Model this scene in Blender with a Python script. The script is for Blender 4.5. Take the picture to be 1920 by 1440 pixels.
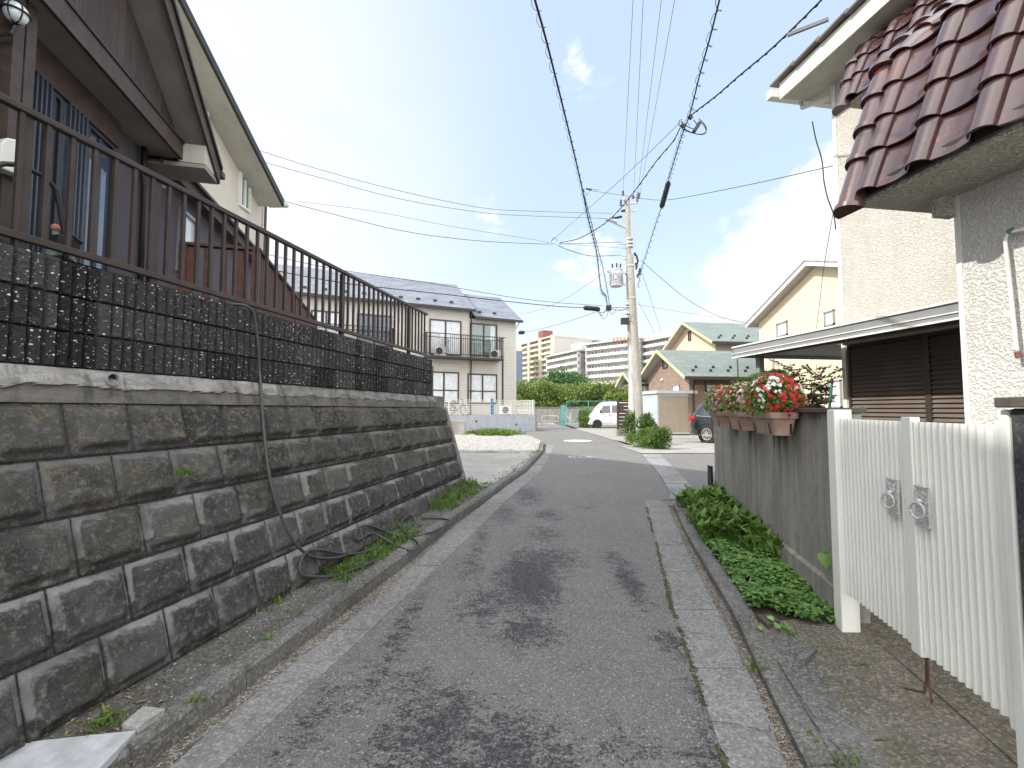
import bpy, bmesh, math, random
from math import sin, cos, pi, radians, sqrt, atan2, exp
from mathutils import Vector, Matrix, noise
random.seed(7)
S = bpy.context.scene
for o in list(bpy.data.objects): bpy.data.objects.remove(o)
# ------------------------------------------------------------ camera, sky, sun, exposure
FPX = 860.0                       # focal length in pixels of the 1920-wide photograph
EYE = 1.5
PITCH = math.atan(48.0 / FPX)
cd = bpy.data.cameras.new('camera'); cam = bpy.data.objects.new('camera', cd); S.collection.objects.link(cam)
cam.location = (0, 0, EYE); cam.rotation_euler = (pi / 2 + PITCH, 0, 0)
cd.sensor_width = 36; cd.lens = 36 * FPX / 1920; cd.clip_start = 0.05; cd.clip_end = 3000
S.camera = cam
SUN_EL, SUN_AZ = radians(41), radians(-106)      # azimuth measured from +Y towards +X
S.view_settings.view_transform = 'Standard'; S.view_settings.look = 'None'
S.view_settings.exposure = 1.36; S.view_settings.gamma = 1
sl = bpy.data.lights.new('sun', 'SUN'); sl.energy = 2.0; sl.angle = radians(0.5); sl.color = (1, .95, .86)
so = bpy.data.objects.new('sun', sl); S.collection.objects.link(so)
sd = Vector((sin(SUN_AZ) * cos(SUN_EL), cos(SUN_AZ) * cos(SUN_EL), sin(SUN_EL)))
so.rotation_euler = (-sd).to_track_quat('-Z', 'Y').to_euler()
W = bpy.data.worlds.new('World'); S.world = W; W.use_nodes = True

class NT:
    def __init__(s, tree): s.t = tree; s.l = tree.links
    def n(s, typ, **kw):
        nd = s.t.nodes.new(typ)
        for k, v in kw.items():
            if k.startswith('_'):
                setattr(nd, k[1:], v)
            else:
                key = k.replace('__', ' ')
                if key.isdigit(): key = int(key)
                elif key[0] == 'i' and key[1:].isdigit(): key = int(key[1:])
                inp = nd.inputs[key]
                if hasattr(v, 'is_output') or isinstance(v, bpy.types.NodeSocket): s.l.new(v, inp)
                else: inp.default_value = v
        return nd
    def math(s, op, a, b=None, c=None, clamp=False):
        nd = s.t.nodes.new('ShaderNodeMath'); nd.operation = op; nd.use_clamp = clamp
        for i, v in enumerate((a, b, c)):
            if v is None: continue
            if isinstance(v, bpy.types.NodeSocket): s.l.new(v, nd.inputs[i])
            else: nd.inputs[i].default_value = v
        return nd.outputs[0]
    def mix(s, f, a, b, mode='MIX'):
        nd = s.t.nodes.new('ShaderNodeMix'); nd.data_type = 'RGBA'; nd.blend_type = mode; nd.clamp_factor = True
        for i, v in ((0, f), (6, a), (7, b)):
            if isinstance(v, bpy.types.NodeSocket): s.l.new(v, nd.inputs[i])
            else: nd.inputs[i].default_value = v if i == 0 else (tuple(v) + (1,) if len(v) == 3 else v)
        return nd.outputs[2]
    def ramp(s, f, stops, interp='LINEAR'):
        nd = s.t.nodes.new('ShaderNodeValToRGB'); nd.color_ramp.interpolation = interp
        el = nd.color_ramp.elements
        while len(el) < len(stops): el.new(0.5)
        for e, (p, c) in zip(el, stops):
            e.position = p; e.color = (c, c, c, 1) if isinstance(c, (int, float)) else tuple(c) + (1,)
        s.l.new(f, nd.inputs[0]); return nd.outputs[0]
    def sm(s, v, lo, hi):
        nd = s.t.nodes.new('ShaderNodeMapRange'); nd.interpolation_type = 'SMOOTHSTEP'
        s.l.new(v, nd.inputs[0]); nd.inputs[1].default_value = lo; nd.inputs[2].default_value = hi
        return nd.outputs[0]
    def obj(s, scale=(1, 1, 1), rot=(0, 0, 0)):
        tc = s.t.nodes.new('ShaderNodeTexCoord'); mp = s.t.nodes.new('ShaderNodeMapping')
        s.l.new(tc.outputs['Object'], mp.inputs[0]); mp.inputs['Scale'].default_value = scale
        mp.inputs['Rotation'].default_value = rot; return mp.outputs[0]
    def noise(s, vec, scale, detail=4, rough=.55, dist=0):
        return s.n('ShaderNodeTexNoise', Vector=vec, Scale=scale, Detail=detail, Roughness=rough, Distortion=dist).outputs[0]
    def vor(s, vec, scale, feature='F1', out=0, rnd=1):
        return s.n('ShaderNodeTexVoronoi', _feature=feature, Vector=vec, Scale=scale, Randomness=rnd).outputs[out]
    def attr(s, name, out='Fac'):
        a = s.t.nodes.new('ShaderNodeAttribute'); a.attribute_name = name; return a.outputs[out]

nt = NT(W.node_tree); W.node_tree.nodes.clear()
sky = nt.n('ShaderNodeTexSky', _sky_type='NISHITA', _sun_disc=False, _sun_elevation=SUN_EL, _sun_rotation=SUN_AZ,
           _altitude=50, _air_density=1.0, _dust_density=1.6, _ozone_density=1.0).outputs[0]
tc = nt.n('ShaderNodeTexCoord').outputs['Generated']
sep = nt.n('ShaderNodeSeparateXYZ', Vector=tc)
cn = nt.noise(nt.n('ShaderNodeMapping', Vector=tc, Scale=(1, 1, 2.0)).outputs[0], 3.2, 8, .55, .3)
cn2 = nt.noise(nt.n('ShaderNodeMapping', Vector=tc, Scale=(1, 1, 1.6), Location=(3, 1, 0)).outputs[0], 9, 6, .6, .2)
def pixdir(px, py):
    d = Vector(((px - 960) / FPX, cos(PITCH) - (720 - py) / FPX * sin(PITCH), sin(PITCH) + (720 - py) / FPX * cos(PITCH)))
    return d
def blob(px, py, r, gain, base):
    d = pixdir(px, py).normalized()
    dp = nt.n('ShaderNodeVectorMath', _operation='DISTANCE', i0=tc, i1=tuple(d)).outputs['Value']
    return nt.math('MULTIPLY', nt.math('SUBTRACT', 1.0, nt.math('DIVIDE', dp, r)), gain)
mask = None
for (px, py, r, g) in ((1540, 545, .24, 1.6), (1440, 590, .15, 1.4), (1620, 450, .20, 1.5), (1385, 575, .08, 1.2), (1100, 520, .12, .42), (1075, 100, .10, .34), (1412, 420, .05, .42), (930, 410, .06, .35)):
    b = blob(px, py, r, g, 0)
    mask = b if mask is None else nt.math('MAXIMUM', mask, b)
cl = nt.math('ADD', nt.math('MAXIMUM', mask, -.3), nt.math('MULTIPLY', nt.math('SUBTRACT', cn2, .5), 1.6))
cl = nt.sm(cl, .22, .55)
# a wide thin veil of bright cloud on the sunny side, unseen brighter cloud added overhead and behind the viewer as fill light
dl = nt.n('ShaderNodeVectorMath', _operation='DOT_PRODUCT', i0=tc, i1=tuple(Vector((-.78, .55, .30)).normalized())).outputs['Value']
veil = nt.math('MULTIPLY', nt.sm(dl, .55, .98), nt.math('ADD', .72, nt.math('MULTIPLY', nt.sm(cn, .2, .7), .28)))
low = nt.math('MULTIPLY', nt.sm(nt.math('MULTIPLY', sep.outputs[2], -1), -.40, .02), .62)
blue = nt.mix(.72, nt.mix(1.0, sky, (1.0, 1.0, 1.0), 'MULTIPLY'), (1.95, 2.35, 2.95))
pale = nt.mix(nt.math('MAXIMUM', nt.math('MULTIPLY', veil, .95), low), blue, (2.92, 2.98, 3.02))
front = nt.mix(cl, pale, (2.95, 3.0, 3.02))
back = nt.math('MULTIPLY', nt.sm(nt.math('ADD', nt.math('MULTIPLY', sep.outputs[1], -1), nt.math('MULTIPLY', sep.outputs[2], .45)), -.02, .5), nt.sm(cn, .2, .6))
skyc = nt.mix(back, front, (8.2, 8.1, 8.0))
bg = nt.n('ShaderNodeBackground', Color=skyc, Strength=.15)
nt.l.new(bg.outputs[0], nt.n('ShaderNodeOutputWorld').inputs[0])
S.cycles.max_bounces = 6; S.cycles.diffuse_bounces = 3; S.cycles.glossy_bounces = 3; S.cycles.transmission_bounces = 4; S.cycles.transparent_max_bounces = 8
S.cycles.use_adaptive_sampling = True; S.cycles.adaptive_threshold = 0.015
S.cycles.use_denoising = True
# ------------------------------------------------------------ pixel -> place helpers (used to measure the photograph)
def at(px, py, y):
    d = pixdir(px, py); t = y / d.y
    return Vector((d.x * t, y, EYE + d.z * t))
def lerp(a, b, t): return a + (b - a) * t
def interp(pts, x):
    if x <= pts[0][0]: return pts[0][1]
    for (a, va), (b, vb) in zip(pts, pts[1:]):
        if x <= b: return lerp(va, vb, (x - a) / (b - a) if b > a else 0)
    return pts[-1][1]
ZP = [(3, 0), (4.5, .035), (6, .09), (8, .165), (10, .185), (14, .18), (20, .15), (33, .17), (60, .2), (100, .4)]
def zg(y): return interp(ZP, y)
def G(px, py, dz=0):
    d = pixdir(px, py); z = dz
    for _ in range(30):
        t = (z - EYE) / d.z; y = d.y * t; z = .5 * z + .5 * (zg(y) + dz)
    return Vector((d.x * t, y, z))
class Fr:
    """vertical-plane frame: local x along d, local y to its left, z up"""
    def __init__(s, x, y, dx, dy, z=0):
        l = sqrt(dx * dx + dy * dy); s.o = Vector((x, y, z)); s.dx, s.dy = dx / l, dy / l
        s.rz = atan2(dy, dx)
    def hit(s, px, py, c=0):
        d = pixdir(px, py); n = Vector((-s.dy, s.dx, 0))
        t = (c + n.dot(s.o - Vector((0, 0, EYE)))) / n.dot(d)
        p = Vector((0, 0, EYE)) + d * t - s.o
        return (p.x * s.dx + p.y * s.dy, p.z)
    def w(s, x, y, z=0): return Vector((s.o.x + x * s.dx - y * s.dy, s.o.y + x * s.dy + y * s.dx, s.o.z + z))
# ------------------------------------------------------------ mesh builder
class MB:
    def __init__(s): s.v = []; s.f = []; s.a = {}; s.mi = []
    def quad(s, a, b, c, d): 
        n = len(s.v); s.v += [tuple(a), tuple(b), tuple(c), tuple(d)]; s.f.append((n, n + 1, n + 2, n + 3))
    def poly(s, pts):
        n = len(s.v); s.v += [tuple(p) for p in pts]; s.f.append(tuple(range(n, n + len(pts))))
    def box(s, x0, x1, y0, y1, z0, z1, M=None, taper=0):
        n = len(s.v); t = taper
        P = [(x0, y0, z0), (x1, y0, z0), (x1, y1, z0), (x0, y1, z0), (x0 + t, y0 + t, z1), (x1 - t, y0 + t, z1), (x1 - t, y1 - t, z1), (x0 + t, y1 - t, z1)]
        if M is not None: P = [tuple(M @ Vector(p)) for p in P]
        s.v += P
        s.f += [tuple(n + i for i in q) for q in ((0, 3, 2, 1), (4, 5, 6, 7), (0, 1, 5, 4), (1, 2, 6, 5), (2, 3, 7, 6), (3, 0, 4, 7))]
        return s
    def bar(s, p, q, w, h=None, up=(0, 0, 1)):
        h = h or w; p = Vector(p); q = Vector(q); d = q - p; L = d.length
        if L < 1e-6: return s
        d /= L; u = Vector(up)
        if abs(d.dot(u)) > .98: u = Vector((0, 1, 0))
        r = d.cross(u).normalized(); u = r.cross(d)
        n = len(s.v)
        for e in (p, q):
            for a, b in ((-1, -1), (1, -1), (1, 1), (-1, 1)): s.v.append(tuple(e + r * (a * w / 2) + u * (b * h / 2)))
        s.f += [tuple(n + i for i in k) for k in ((0, 3, 2, 1), (4, 5, 6, 7), (0, 1, 5, 4), (1, 2, 6, 5), (2, 3, 7, 6), (3, 0, 4, 7))]
        return s
    def tube(s, pts, r, n=8, cap=True, r2=None):
        pts = [Vector(p) for p in pts]; m = len(pts)
        if m < 2: return s
        base = len(s.v); prev = None
        for i, p in enumerate(pts):
            t = (pts[min(i + 1, m - 1)] - pts[max(i - 1, 0)]).normalized()
            if prev is None:
                u = Vector((0, 0, 1)) if abs(t.z) < .9 else Vector((0, 1, 0)); a = t.cross(u).normalized()
            else:
                a = (prev - t * prev.dot(t)).normalized()
            prev = a; b = t.cross(a)
            rr = r if r2 is None else lerp(r, r2, i / (m - 1))
            if isinstance(r, (list, tuple)): rr = r[i]
            for k in range(n):
                an = 2 * pi * k / n; s.v.append(tuple(p + a * (cos(an) * rr) + b * (sin(an) * rr)))
        for i in range(m - 1):
            for k in range(n):
                k2 = (k + 1) % n; s.f.append((base + i * n + k, base + i * n + k2, base + (i + 1) * n + k2, base + (i + 1) * n + k))
        if cap:
            s.f.append(tuple(base + k for k in reversed(range(n)))); s.f.append(tuple(base + (m - 1) * n + k for k in range(n)))
        return s
    def lathe(s, prof, n=16, M=None, cap=True):
        base = len(s.v)
        for (r, z) in prof:
            for k in range(n):
                an = 2 * pi * k / n; p = Vector((r * cos(an), r * sin(an), z)); s.v.append(tuple(M @ p if M else p))
        for i in range(len(prof) - 1):
            for k in range(n):
                k2 = (k + 1) % n; s.f.append((base + i * n + k, base + i * n + k2, base + (i + 1) * n + k2, base + (i + 1) * n + k))
        if cap: s.f.append(tuple(base + k for k in reversed(range(n)))); s.f.append(tuple(base + (len(prof) - 1) * n + k for k in range(n)))
        return s
    def prism(s, poly, axis, a, b):
        """poly: 2-D outline; axis 'y': (x,z) outline extruded along y from a to b, 'x': (y,z), 'z': (x,y)"""
        f = {'y': lambda p, t: (p[0], t, p[1]), 'x': lambda p, t: (t, p[0], p[1]), 'z': lambda p, t: (p[0], p[1], t)}[axis]
        n = len(s.v); m = len(poly)
        s.v += [f(p, a) for p in poly] + [f(p, b) for p in poly]
        s.f.append(tuple(n + i for i in range(m))); s.f.append(tuple(n + m + i for i in reversed(range(m))))
        for i in range(m):
            j = (i + 1) % m; s.f.append((n + i, n + m + i, n + m + j, n + j))
        return s
    def grid(s, fn, nu, nv, attrs=None, flip=False):
        base = len(s.v)
        for j in range(nv + 1):
            for i in range(nu + 1):
                r = fn(i / nu, j / nv)
                if attrs: 
                    p, at_ = r
                    for k in attrs: s.a.setdefault(k, {})[len(s.v)] = at_[k]
                else: p = r
                s.v.append(tuple(p))
        for j in range(nv):
            for i in range(nu):
                a = base + j * (nu + 1) + i; q = (a, a + 1, a + nu + 2, a + nu + 1)
                s.f.append(q[::-1] if flip else q)
        return s
    def leaf(s, p, d, up, L, w, bend=.25, rnd=None, fold=.15):
        """one pointed leaf of two folded halves"""
        d = Vector(d).normalized(); r = d.cross(Vector(up))
        if r.length < 1e-3: r = Vector((1, 0, 0))
        r.normalize(); u = r.cross(d); p = Vector(p); n = len(s.v)
        m = p + d * (L * .5) + u * (L * bend * .3); t = p + d * L - u * (L * bend * .5)
        s.v += [tuple(p), tuple(m + r * w / 2 + u * w * fold), tuple(t), tuple(m - r * w / 2 + u * w * fold), tuple(m)]
        s.f += [(n, n + 1, n + 4), (n + 4, n + 1, n + 2), (n, n + 4, n + 3), (n + 4, n + 2, n + 3)]
        if rnd is not None:
            for k in range(5): s.a.setdefault('rnd', {})[n + k] = rnd
    def build(s, name, mat, parent=None, smooth=False, bevel=0, loc=None, recalc=False, auto=None):
        me = bpy.data.meshes.new(name); me.from_pydata(s.v, [], s.f)
        mats = mat if isinstance(mat, (list, tuple)) else [mat]
        for m_ in mats: me.materials.append(m_)
        for k, d in s.a.items():
            at_ = me.attributes.new(k, 'FLOAT', 'POINT'); vals = [0.0] * len(s.v)
            for i, v in d.items(): vals[i] = v
            at_.data.foreach_set('value', vals)
        if s.mi:
            for i, m_ in s.mi: me.polygons[i].material_index = m_
        me.validate(); me.update()
        if recalc:
            bm = bmesh.new(); bm.from_mesh(me); bmesh.ops.recalc_face_normals(bm, faces=bm.faces); bm.to_mesh(me); bm.free()
        if smooth:
            for p in me.polygons: p.use_smooth = True
            if auto:
                try: me.set_sharp_from_angle(angle=radians(auto))
                except Exception: pass
        o = bpy.data.objects.new(name, me); S.collection.objects.link(o)
        if loc is not None: o.location = loc
        if parent: o.parent = parent
        if bevel:
            b = o.modifiers.new('bevel', 'BEVEL'); b.width = bevel; b.segments = 2; b.limit_method = 'ANGLE'; b.angle_limit = radians(35)
        return o
def box(name, mat, parent, *a, bevel=0, **k): return MB().box(*a, **k).build(name, mat, parent, bevel=bevel)
def thing(name, label, cat, loc=(0, 0, 0), rz=0, group=None):
    o = bpy.data.objects.new(name, None); S.collection.objects.link(o); o.empty_display_size = .2
    o.location = loc; o.rotation_euler = (0, 0, rz); o['label'] = label; o['category'] = cat
    if group: o['group'] = group
    return o
def fthing(name, label, cat, fr, group=None): return thing(name, label, cat, fr.o, fr.rz, group)
def tag(o, label, cat, group=None):
    o['label'] = label; o['category'] = cat
    if group: o['group'] = group
    return o
def struct(o): o['kind'] = 'structure'; return o
def stuff(o, label=None, cat=None):
    o['kind'] = 'stuff'
    if label: o['label'] = label; o['category'] = cat
    return o
def dup(root, loc=None, rz=None, label=None):
    r = root.copy(); S.collection.objects.link(r)
    if loc is not None: r.location = loc
    if rz is not None: r.rotation_euler = (0, 0, rz)
    if label: r['label'] = label
    def rec(a, b):
        for ch in list(a.children):
            c = ch.copy(); S.collection.objects.link(c); c.parent = b; rec(ch, c)
    rec(root, r); return r
# ------------------------------------------------------------ materials
def newmat(name):
    m = bpy.data.materials.new(name); m.use_nodes = True; m.node_tree.nodes.clear(); return m, NT(m.node_tree)
def out(n, col, rough=.7, bump=None, bstr=.3, bdist=.01, metal=0, spec=.5, coat=0, extra=None):
    p = n.n('ShaderNodeBsdfPrincipled')
    for k, v in (('Base Color', col), ('Roughness', rough), ('Metallic', metal), ('Specular IOR Level', spec), ('Coat Weight', coat)):
        if isinstance(v, bpy.types.NodeSocket): n.l.new(v, p.inputs[k])
        else: p.inputs[k].default_value = (tuple(v) + (1,)) if isinstance(v, (tuple, list)) and len(v) == 3 else v
    if coat: p.inputs['Coat Roughness'].default_value = .12
    if extra:
        for k, v in extra.items(): p.inputs[k].default_value = v
    if bump is not None:
        b = n.n('ShaderNodeBump', Height=bump, Strength=bstr, Distance=bdist); n.l.new(b.outputs[0], p.inputs['Normal'])
    n.l.new(p.outputs[0], n.n('ShaderNodeOutputMaterial').inputs[0]); return p
def simple(name, col, rough=.6, metal=0, var=.12, vs=3.0, bump=0, bs=40, coat=0, dirt=0, spec=.5):
    m, n = newmat(name); v = n.obj(); nz = n.noise(v, vs, 5, .6)
    c2 = tuple(c * (1 - 2 * var) for c in col); c1 = tuple(min(1, c * (1 + var)) for c in col)
    c = n.mix(n.sm(nz, .3, .7), c2, c1)
    if dirt:
        d = n.noise(n.obj((9, 9, .8)), 1.5, 6, .65)
        c = n.mix(n.math('MULTIPLY', n.sm(d, .48, .72), dirt), c, tuple(x * .35 for x in col))
    b = n.noise(v, bs, 4, .6) if bump else None
    rr = n.math('ADD', n.math('MULTIPLY', nz, .25), rough - .12)
    out(n, c, rr, b, bump or .1, .004, metal, spec, coat); return m
MT = {}
def asphalt_mat():
    m, n = newmat('asphalt'); v = n.obj()
    ag = n.vor(v, 95, 'F1', 1); agv = n.n('ShaderNodeSeparateColor', Color=ag).outputs[0]
    ed = n.vor(v, 95, 'F1', 0)
    big = n.noise(v, .7, 5, .6); mid = n.noise(v, 6, 6, .6); fine = n.noise(v, 160, 3, .7)
    base = n.mix(n.sm(big, .3, .7), (.155, .151, .146), (.195, .190, .182))
    base = n.mix(n.math('MULTIPLY', n.sm(mid, .35, .65), .35), base, (.12, .119, .119))
    base = n.mix(n.math('MULTIPLY', n.sm(agv, .35, 1), .6), base, (.29, .282, .268))
    base = n.mix(n.math('MULTIPLY', n.sm(fine, .48, .62), .85), base, (.062, .062, .064))
    spk = n.n('ShaderNodeSeparateColor', Color=n.vor(v, 125, 'F1', 1)).outputs[1]
    base = n.mix(n.math('MULTIPLY', n.sm(spk, .95, .97), .6), base, (.42, .41, .38))
    st = n.attr('stain'); sn = n.noise(n.obj((.8, 1.25, 1)), 12, 10, .82, .8); sn2 = n.noise(v, 60, 4, .75)
    s1 = n.math('ADD', n.math('ADD', n.math('MULTIPLY', st, .26), sn), n.math('MULTIPLY', n.math('SUBTRACT', sn2, .5), .70))
    msk = n.sm(s1, .642, .668)
    dark = n.mix(n.sm(agv, .55, .9), (.028, .028, .031), (.085, .084, .085))
    col = n.mix(n.math('MULTIPLY', msk, .92), base, dark)
    pale_nz = n.noise(v, 1.7, 3, .5)  # noise for random paler patches
    col = n.mix(n.math('MULTIPLY', n.sm(pale_nz, .56, .75), .12), col, (.22, .21, .20))
    h = n.math('ADD', n.math('MULTIPLY', n.math('SUBTRACT', 1, ed), .6), n.math('MULTIPLY', fine, .9))
    h = n.math('SUBTRACT', h, n.math('MULTIPLY', msk, .9))
    out(n, col, n.math('SUBTRACT', .92, n.math('MULTIPLY', msk, .22)), h, .55, .006, spec=.35); return m
MT['asphalt'] = asphalt_mat()
def concrete_mat(name, c1, c2, agg=0, grit=.5, moss=0, streak=0, dark=0, jointy=0, bs=60, bstr=.35):
    m, n = newmat(name); v = n.obj()
    a = n.noise(v, 1.3, 6, .62); b = n.noise(v, 14, 5, .65); f = n.noise(v, 130, 3, .7)
    c = n.mix(n.sm(a, .32, .68), c1, c2)
    c = n.mix(n.math('MULTIPLY', n.sm(b, .45, .7), .4), c, tuple(x * .55 for x in c1))
    c = n.mix(n.math('MULTIPLY', n.sm(f, .52, .72), grit), c, tuple(x * .5 for x in c1))
    if agg:
        g = n.n('ShaderNodeSeparateColor', Color=n.vor(v, 85, 'F1', 1)).outputs[0]
        c = n.mix(n.math('MULTIPLY', n.sm(g, .6, .95), agg), c, tuple(min(1, x * 1.9) for x in c2))
        c = n.mix(n.math('MULTIPLY', n.sm(n.math('SUBTRACT', 1, g), .7, .95), agg), c, tuple(x * .3 for x in c2))
    if streak:
        s_ = n.noise(n.obj((7, 7, .35)), 1.6, 8, .7); s2 = n.noise(n.obj((22, 22, .8)), 1.5, 6, .7); s3 = n.noise(n.obj((3.2, 3.2, .5)), 1.1, 5, .6, .5)
        c = n.mix(n.math('MULTIPLY', n.sm(s3, .40, .60), streak * .9), c, tuple(x * .42 for x in c1))
        c = n.mix(n.math('MULTIPLY', n.sm(s_, .46, .66), streak), c, tuple(x * .4 for x in c1))
        c = n.mix(n.math('MULTIPLY', n.sm(s2, .56, .74), .55), c, tuple(min(1, x * 1.6) for x in c2))
        tt = n.attr('topdirt'); c = n.mix(n.math('MULTIPLY', n.sm(n.math('ADD', tt, n.math('MULTIPLY', s_, .8)), .75, 1.1), .9), c, (.028, .027, .026))
    if moss:
        mm = n.noise(v, 3.4, 8, .7); c = n.mix(n.math('MULTIPLY', n.sm(mm, .5, .68), moss), c, (.07, .075, .028))
    h = n.math('ADD', n.math('MULTIPLY', f, .5), n.math('MULTIPLY', b, .8))
    out(n, c, .9, h, bstr, .006, spec=.25); return m
MT['gutter'] = concrete_mat('gutter_concrete', (.18, .178, .17), (.25, .245, .235), agg=.35, grit=.5)
MT['kerb'] = concrete_mat('kerb_concrete', (.115, .112, .105), (.20, .196, .185), agg=.4, grit=.8, moss=.4)
MT['wallc'] = concrete_mat('weathered_concrete', (.33, .315, .28), (.43, .41, .37), grit=.45, streak=.42)
MT['cope'] = concrete_mat('coping_concrete', (.16, .155, .145), (.27, .265, .25), grit=.4, moss=.75)
MT['lightc'] = concrete_mat('light_concrete', (.24, .24, .235), (.33, .33, .325), grit=.3, streak=.25, moss=.2)
MT['paleapron'] = concrete_mat('pale_slab_concrete', (.31, .30, .28), (.40, .39, .365), grit=.25, agg=.2)
MT['apron'] = concrete_mat('exposed_aggregate_concrete', (.14, .125, .10), (.20, .18, .15), agg=.45, grit=.6, moss=.35, bstr=.6)
MT['drive'] = concrete_mat('drive_concrete', (.27, .262, .245), (.35, .34, .32), grit=.2, agg=.15)
MT['pilC'] = concrete_mat('dark_pillar_render', (.05, .05, .053), (.085, .085, .09), grit=.8, agg=.4, bs=90, bstr=1.0)
MT['capc'] = concrete_mat('brown_cap_stone', (.08, .068, .058), (.13, .115, .10), grit=.5, moss=.3)
MT['polec'] = concrete_mat('pole_concrete', (.33, .31, .27), (.44, .42, .37), grit=.15, streak=.15)
MT['dirt'] = concrete_mat('dirt', (.085, .082, .074), (.145, .142, .133), agg=.4, grit=.7, moss=.45, bstr=.9)
MT['debris'] = concrete_mat('gutter_debris', (.12, .105, .085), (.22, .20, .17), agg=.6, grit=.8, bstr=1)
MT['soil'] = concrete_mat('planting_soil', (.05, .042, .03), (.08, .068, .05), agg=.4, grit=.8, bstr=1)
def gravel_mat():
    m, n = newmat('white_gravel'); v = n.obj()
    c = n.n('ShaderNodeSeparateColor', Color=n.vor(v, 26, 'F1', 1)).outputs[0]; d = n.vor(v, 26, 'F1', 0)
    col = n.mix(c, (.34, .33, .31), (.54, .53, .50)); col = n.mix(n.sm(d, .45, .8), col, (.16, .15, .13))
    out(n, col, .9, n.math('SUBTRACT', 1, d), .9, .03); return m
MT['gravel'] = gravel_mat()
def stone_mat():
    m, n = newmat('retaining_block'); v = n.obj()
    r = n.attr('rnd'); e = n.attr('edge'); row = n.attr('row')
    a = n.noise(v, 5, 8, .68); b = n.noise(v, 28, 6, .7); f = n.noise(v, 150, 3, .7); lv = n.noise(n.obj((1, 1, .45)), 9, 8, .72, .4)
    c = n.mix(r, (.050, .0495, .049), (.10, .098, .095))
    c = n.mix(n.math('MULTIPLY', n.sm(a, .42, .66), .75), c, (.028, .027, .026))
    c = n.mix(n.math('MULTIPLY', n.sm(b, .50, .66), .65), c, (.19, .184, .17))
    c = n.mix(n.math('MULTIPLY', n.sm(f, .54, .66), .75), c, (.018, .017, .016))
    c = n.mix(n.math('MULTIPLY', n.sm(n.noise(v, 90, 4, .8), .58, .68), .6), c, (.27, .265, .245))
    # lime bloom round the block margins and on their upper edges
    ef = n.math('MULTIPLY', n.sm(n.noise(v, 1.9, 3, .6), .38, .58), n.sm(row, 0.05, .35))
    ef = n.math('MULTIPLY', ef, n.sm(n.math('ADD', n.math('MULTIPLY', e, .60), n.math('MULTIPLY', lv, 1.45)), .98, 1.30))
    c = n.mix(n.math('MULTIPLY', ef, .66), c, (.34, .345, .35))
    # brown-yellow lichen, mostly on the top course
    l1 = n.noise(v, 40, 5, .62); l2 = n.noise(v, 6, 5, .6)
    li = n.math('MULTIPLY', n.sm(l1, .50, .60), n.sm(l2, .44, .60))
    li = n.math('MULTIPLY', li, n.sm(n.math('SUBTRACT', 1, row), .3, .95))
    c = n.mix(n.math('MULTIPLY', li, .7), c, (.20, .175, .095))
    lw = n.n('ShaderNodeSeparateColor', Color=n.vor(v, 42, 'F1', 1)); ld = n.vor(v, 42, 'F1', 0)
    wsp = n.math('MULTIPLY', n.sm(lw.outputs[0], .86, .9), n.math('SUBTRACT', 1, n.sm(ld, .18, .38)))
    c = n.mix(n.math('MULTIPLY', n.math('MULTIPLY', wsp, n.sm(b, .45, .6)), .5), c, (.26, .245, .20))
    mg = n.noise(v, 2.4, 6, .65); c = n.mix(n.math('MULTIPLY', n.sm(mg, .5, .7), .2), c, (.075, .072, .034))
    h = n.math('ADD', n.math('MULTIPLY', f, .4), n.math('ADD', n.math('MULTIPLY', b, .8), a))
    out(n, c, .92, h, .9, .014, spec=.25); return m
MT['stone'] = stone_mat()
def rib_mat():
    m, n = newmat('split_rib_block'); v = n.obj()
    r = n.attr('rib'); bl = n.attr('rnd')
    b = n.noise(v, 30, 6, .7); f = n.noise(v, 120, 3, .75)
    c = n.mix(bl, (.016, .016, .017), (.072, .071, .075))
    c = n.mix(n.math('MULTIPLY', n.sm(b, .5, .7), .5), c, (.095, .093, .092))
    c = n.mix(n.math('MULTIPLY', n.sm(f, .54, .68), .6), c, (.012, .012, .013))
    big = n.noise(n.obj((1, 1, .3)), 1.8, 5, .6); c = n.mix(n.math('MULTIPLY', n.sm(big, .5, .66), .5), c, (.014, .013, .013))
    vv = n.n('ShaderNodeMapping', Vector=v, Scale=(1, 1, 1.7), Rotation=(0.25, 0, 0)).outputs[0]
    vd = n.n('ShaderNodeTexVoronoi', Vector=vv, Scale=30); w = n.n('ShaderNodeSeparateColor', Color=vd.outputs[1]).outputs[0]
    dist = n.noise(v, 90, 2, .5)
    ch = n.math('MULTIPLY', n.sm(w, .72, .76), n.math('SUBTRACT', 1, n.sm(n.math('ADD', vd.outputs[0], n.math('MULTIPLY', dist, .3)), .34, .42)))
    vd2 = n.n('ShaderNodeTexVoronoi', Vector=vv, Scale=85); w2 = n.n('ShaderNodeSeparateColor', Color=vd2.outputs[1]).outputs[0]
    ch2 = n.math('MULTIPLY', n.sm(w2, .86, .9), n.math('SUBTRACT', 1, n.sm(vd2.outputs[0], .25, .4)))
    ch = n.math('MULTIPLY', n.math('MAXIMUM', ch, n.math('MULTIPLY', ch2, .7)), r)
    c = n.mix(ch, c, (.70, .68, .64))
    h = n.math('ADD', n.math('MULTIPLY', f, .6), n.math('MULTIPLY', b, 1.2))
    out(n, c, .85, h, .8, .012, spec=.3); return m
MT['rib'] = rib_mat()
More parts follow.
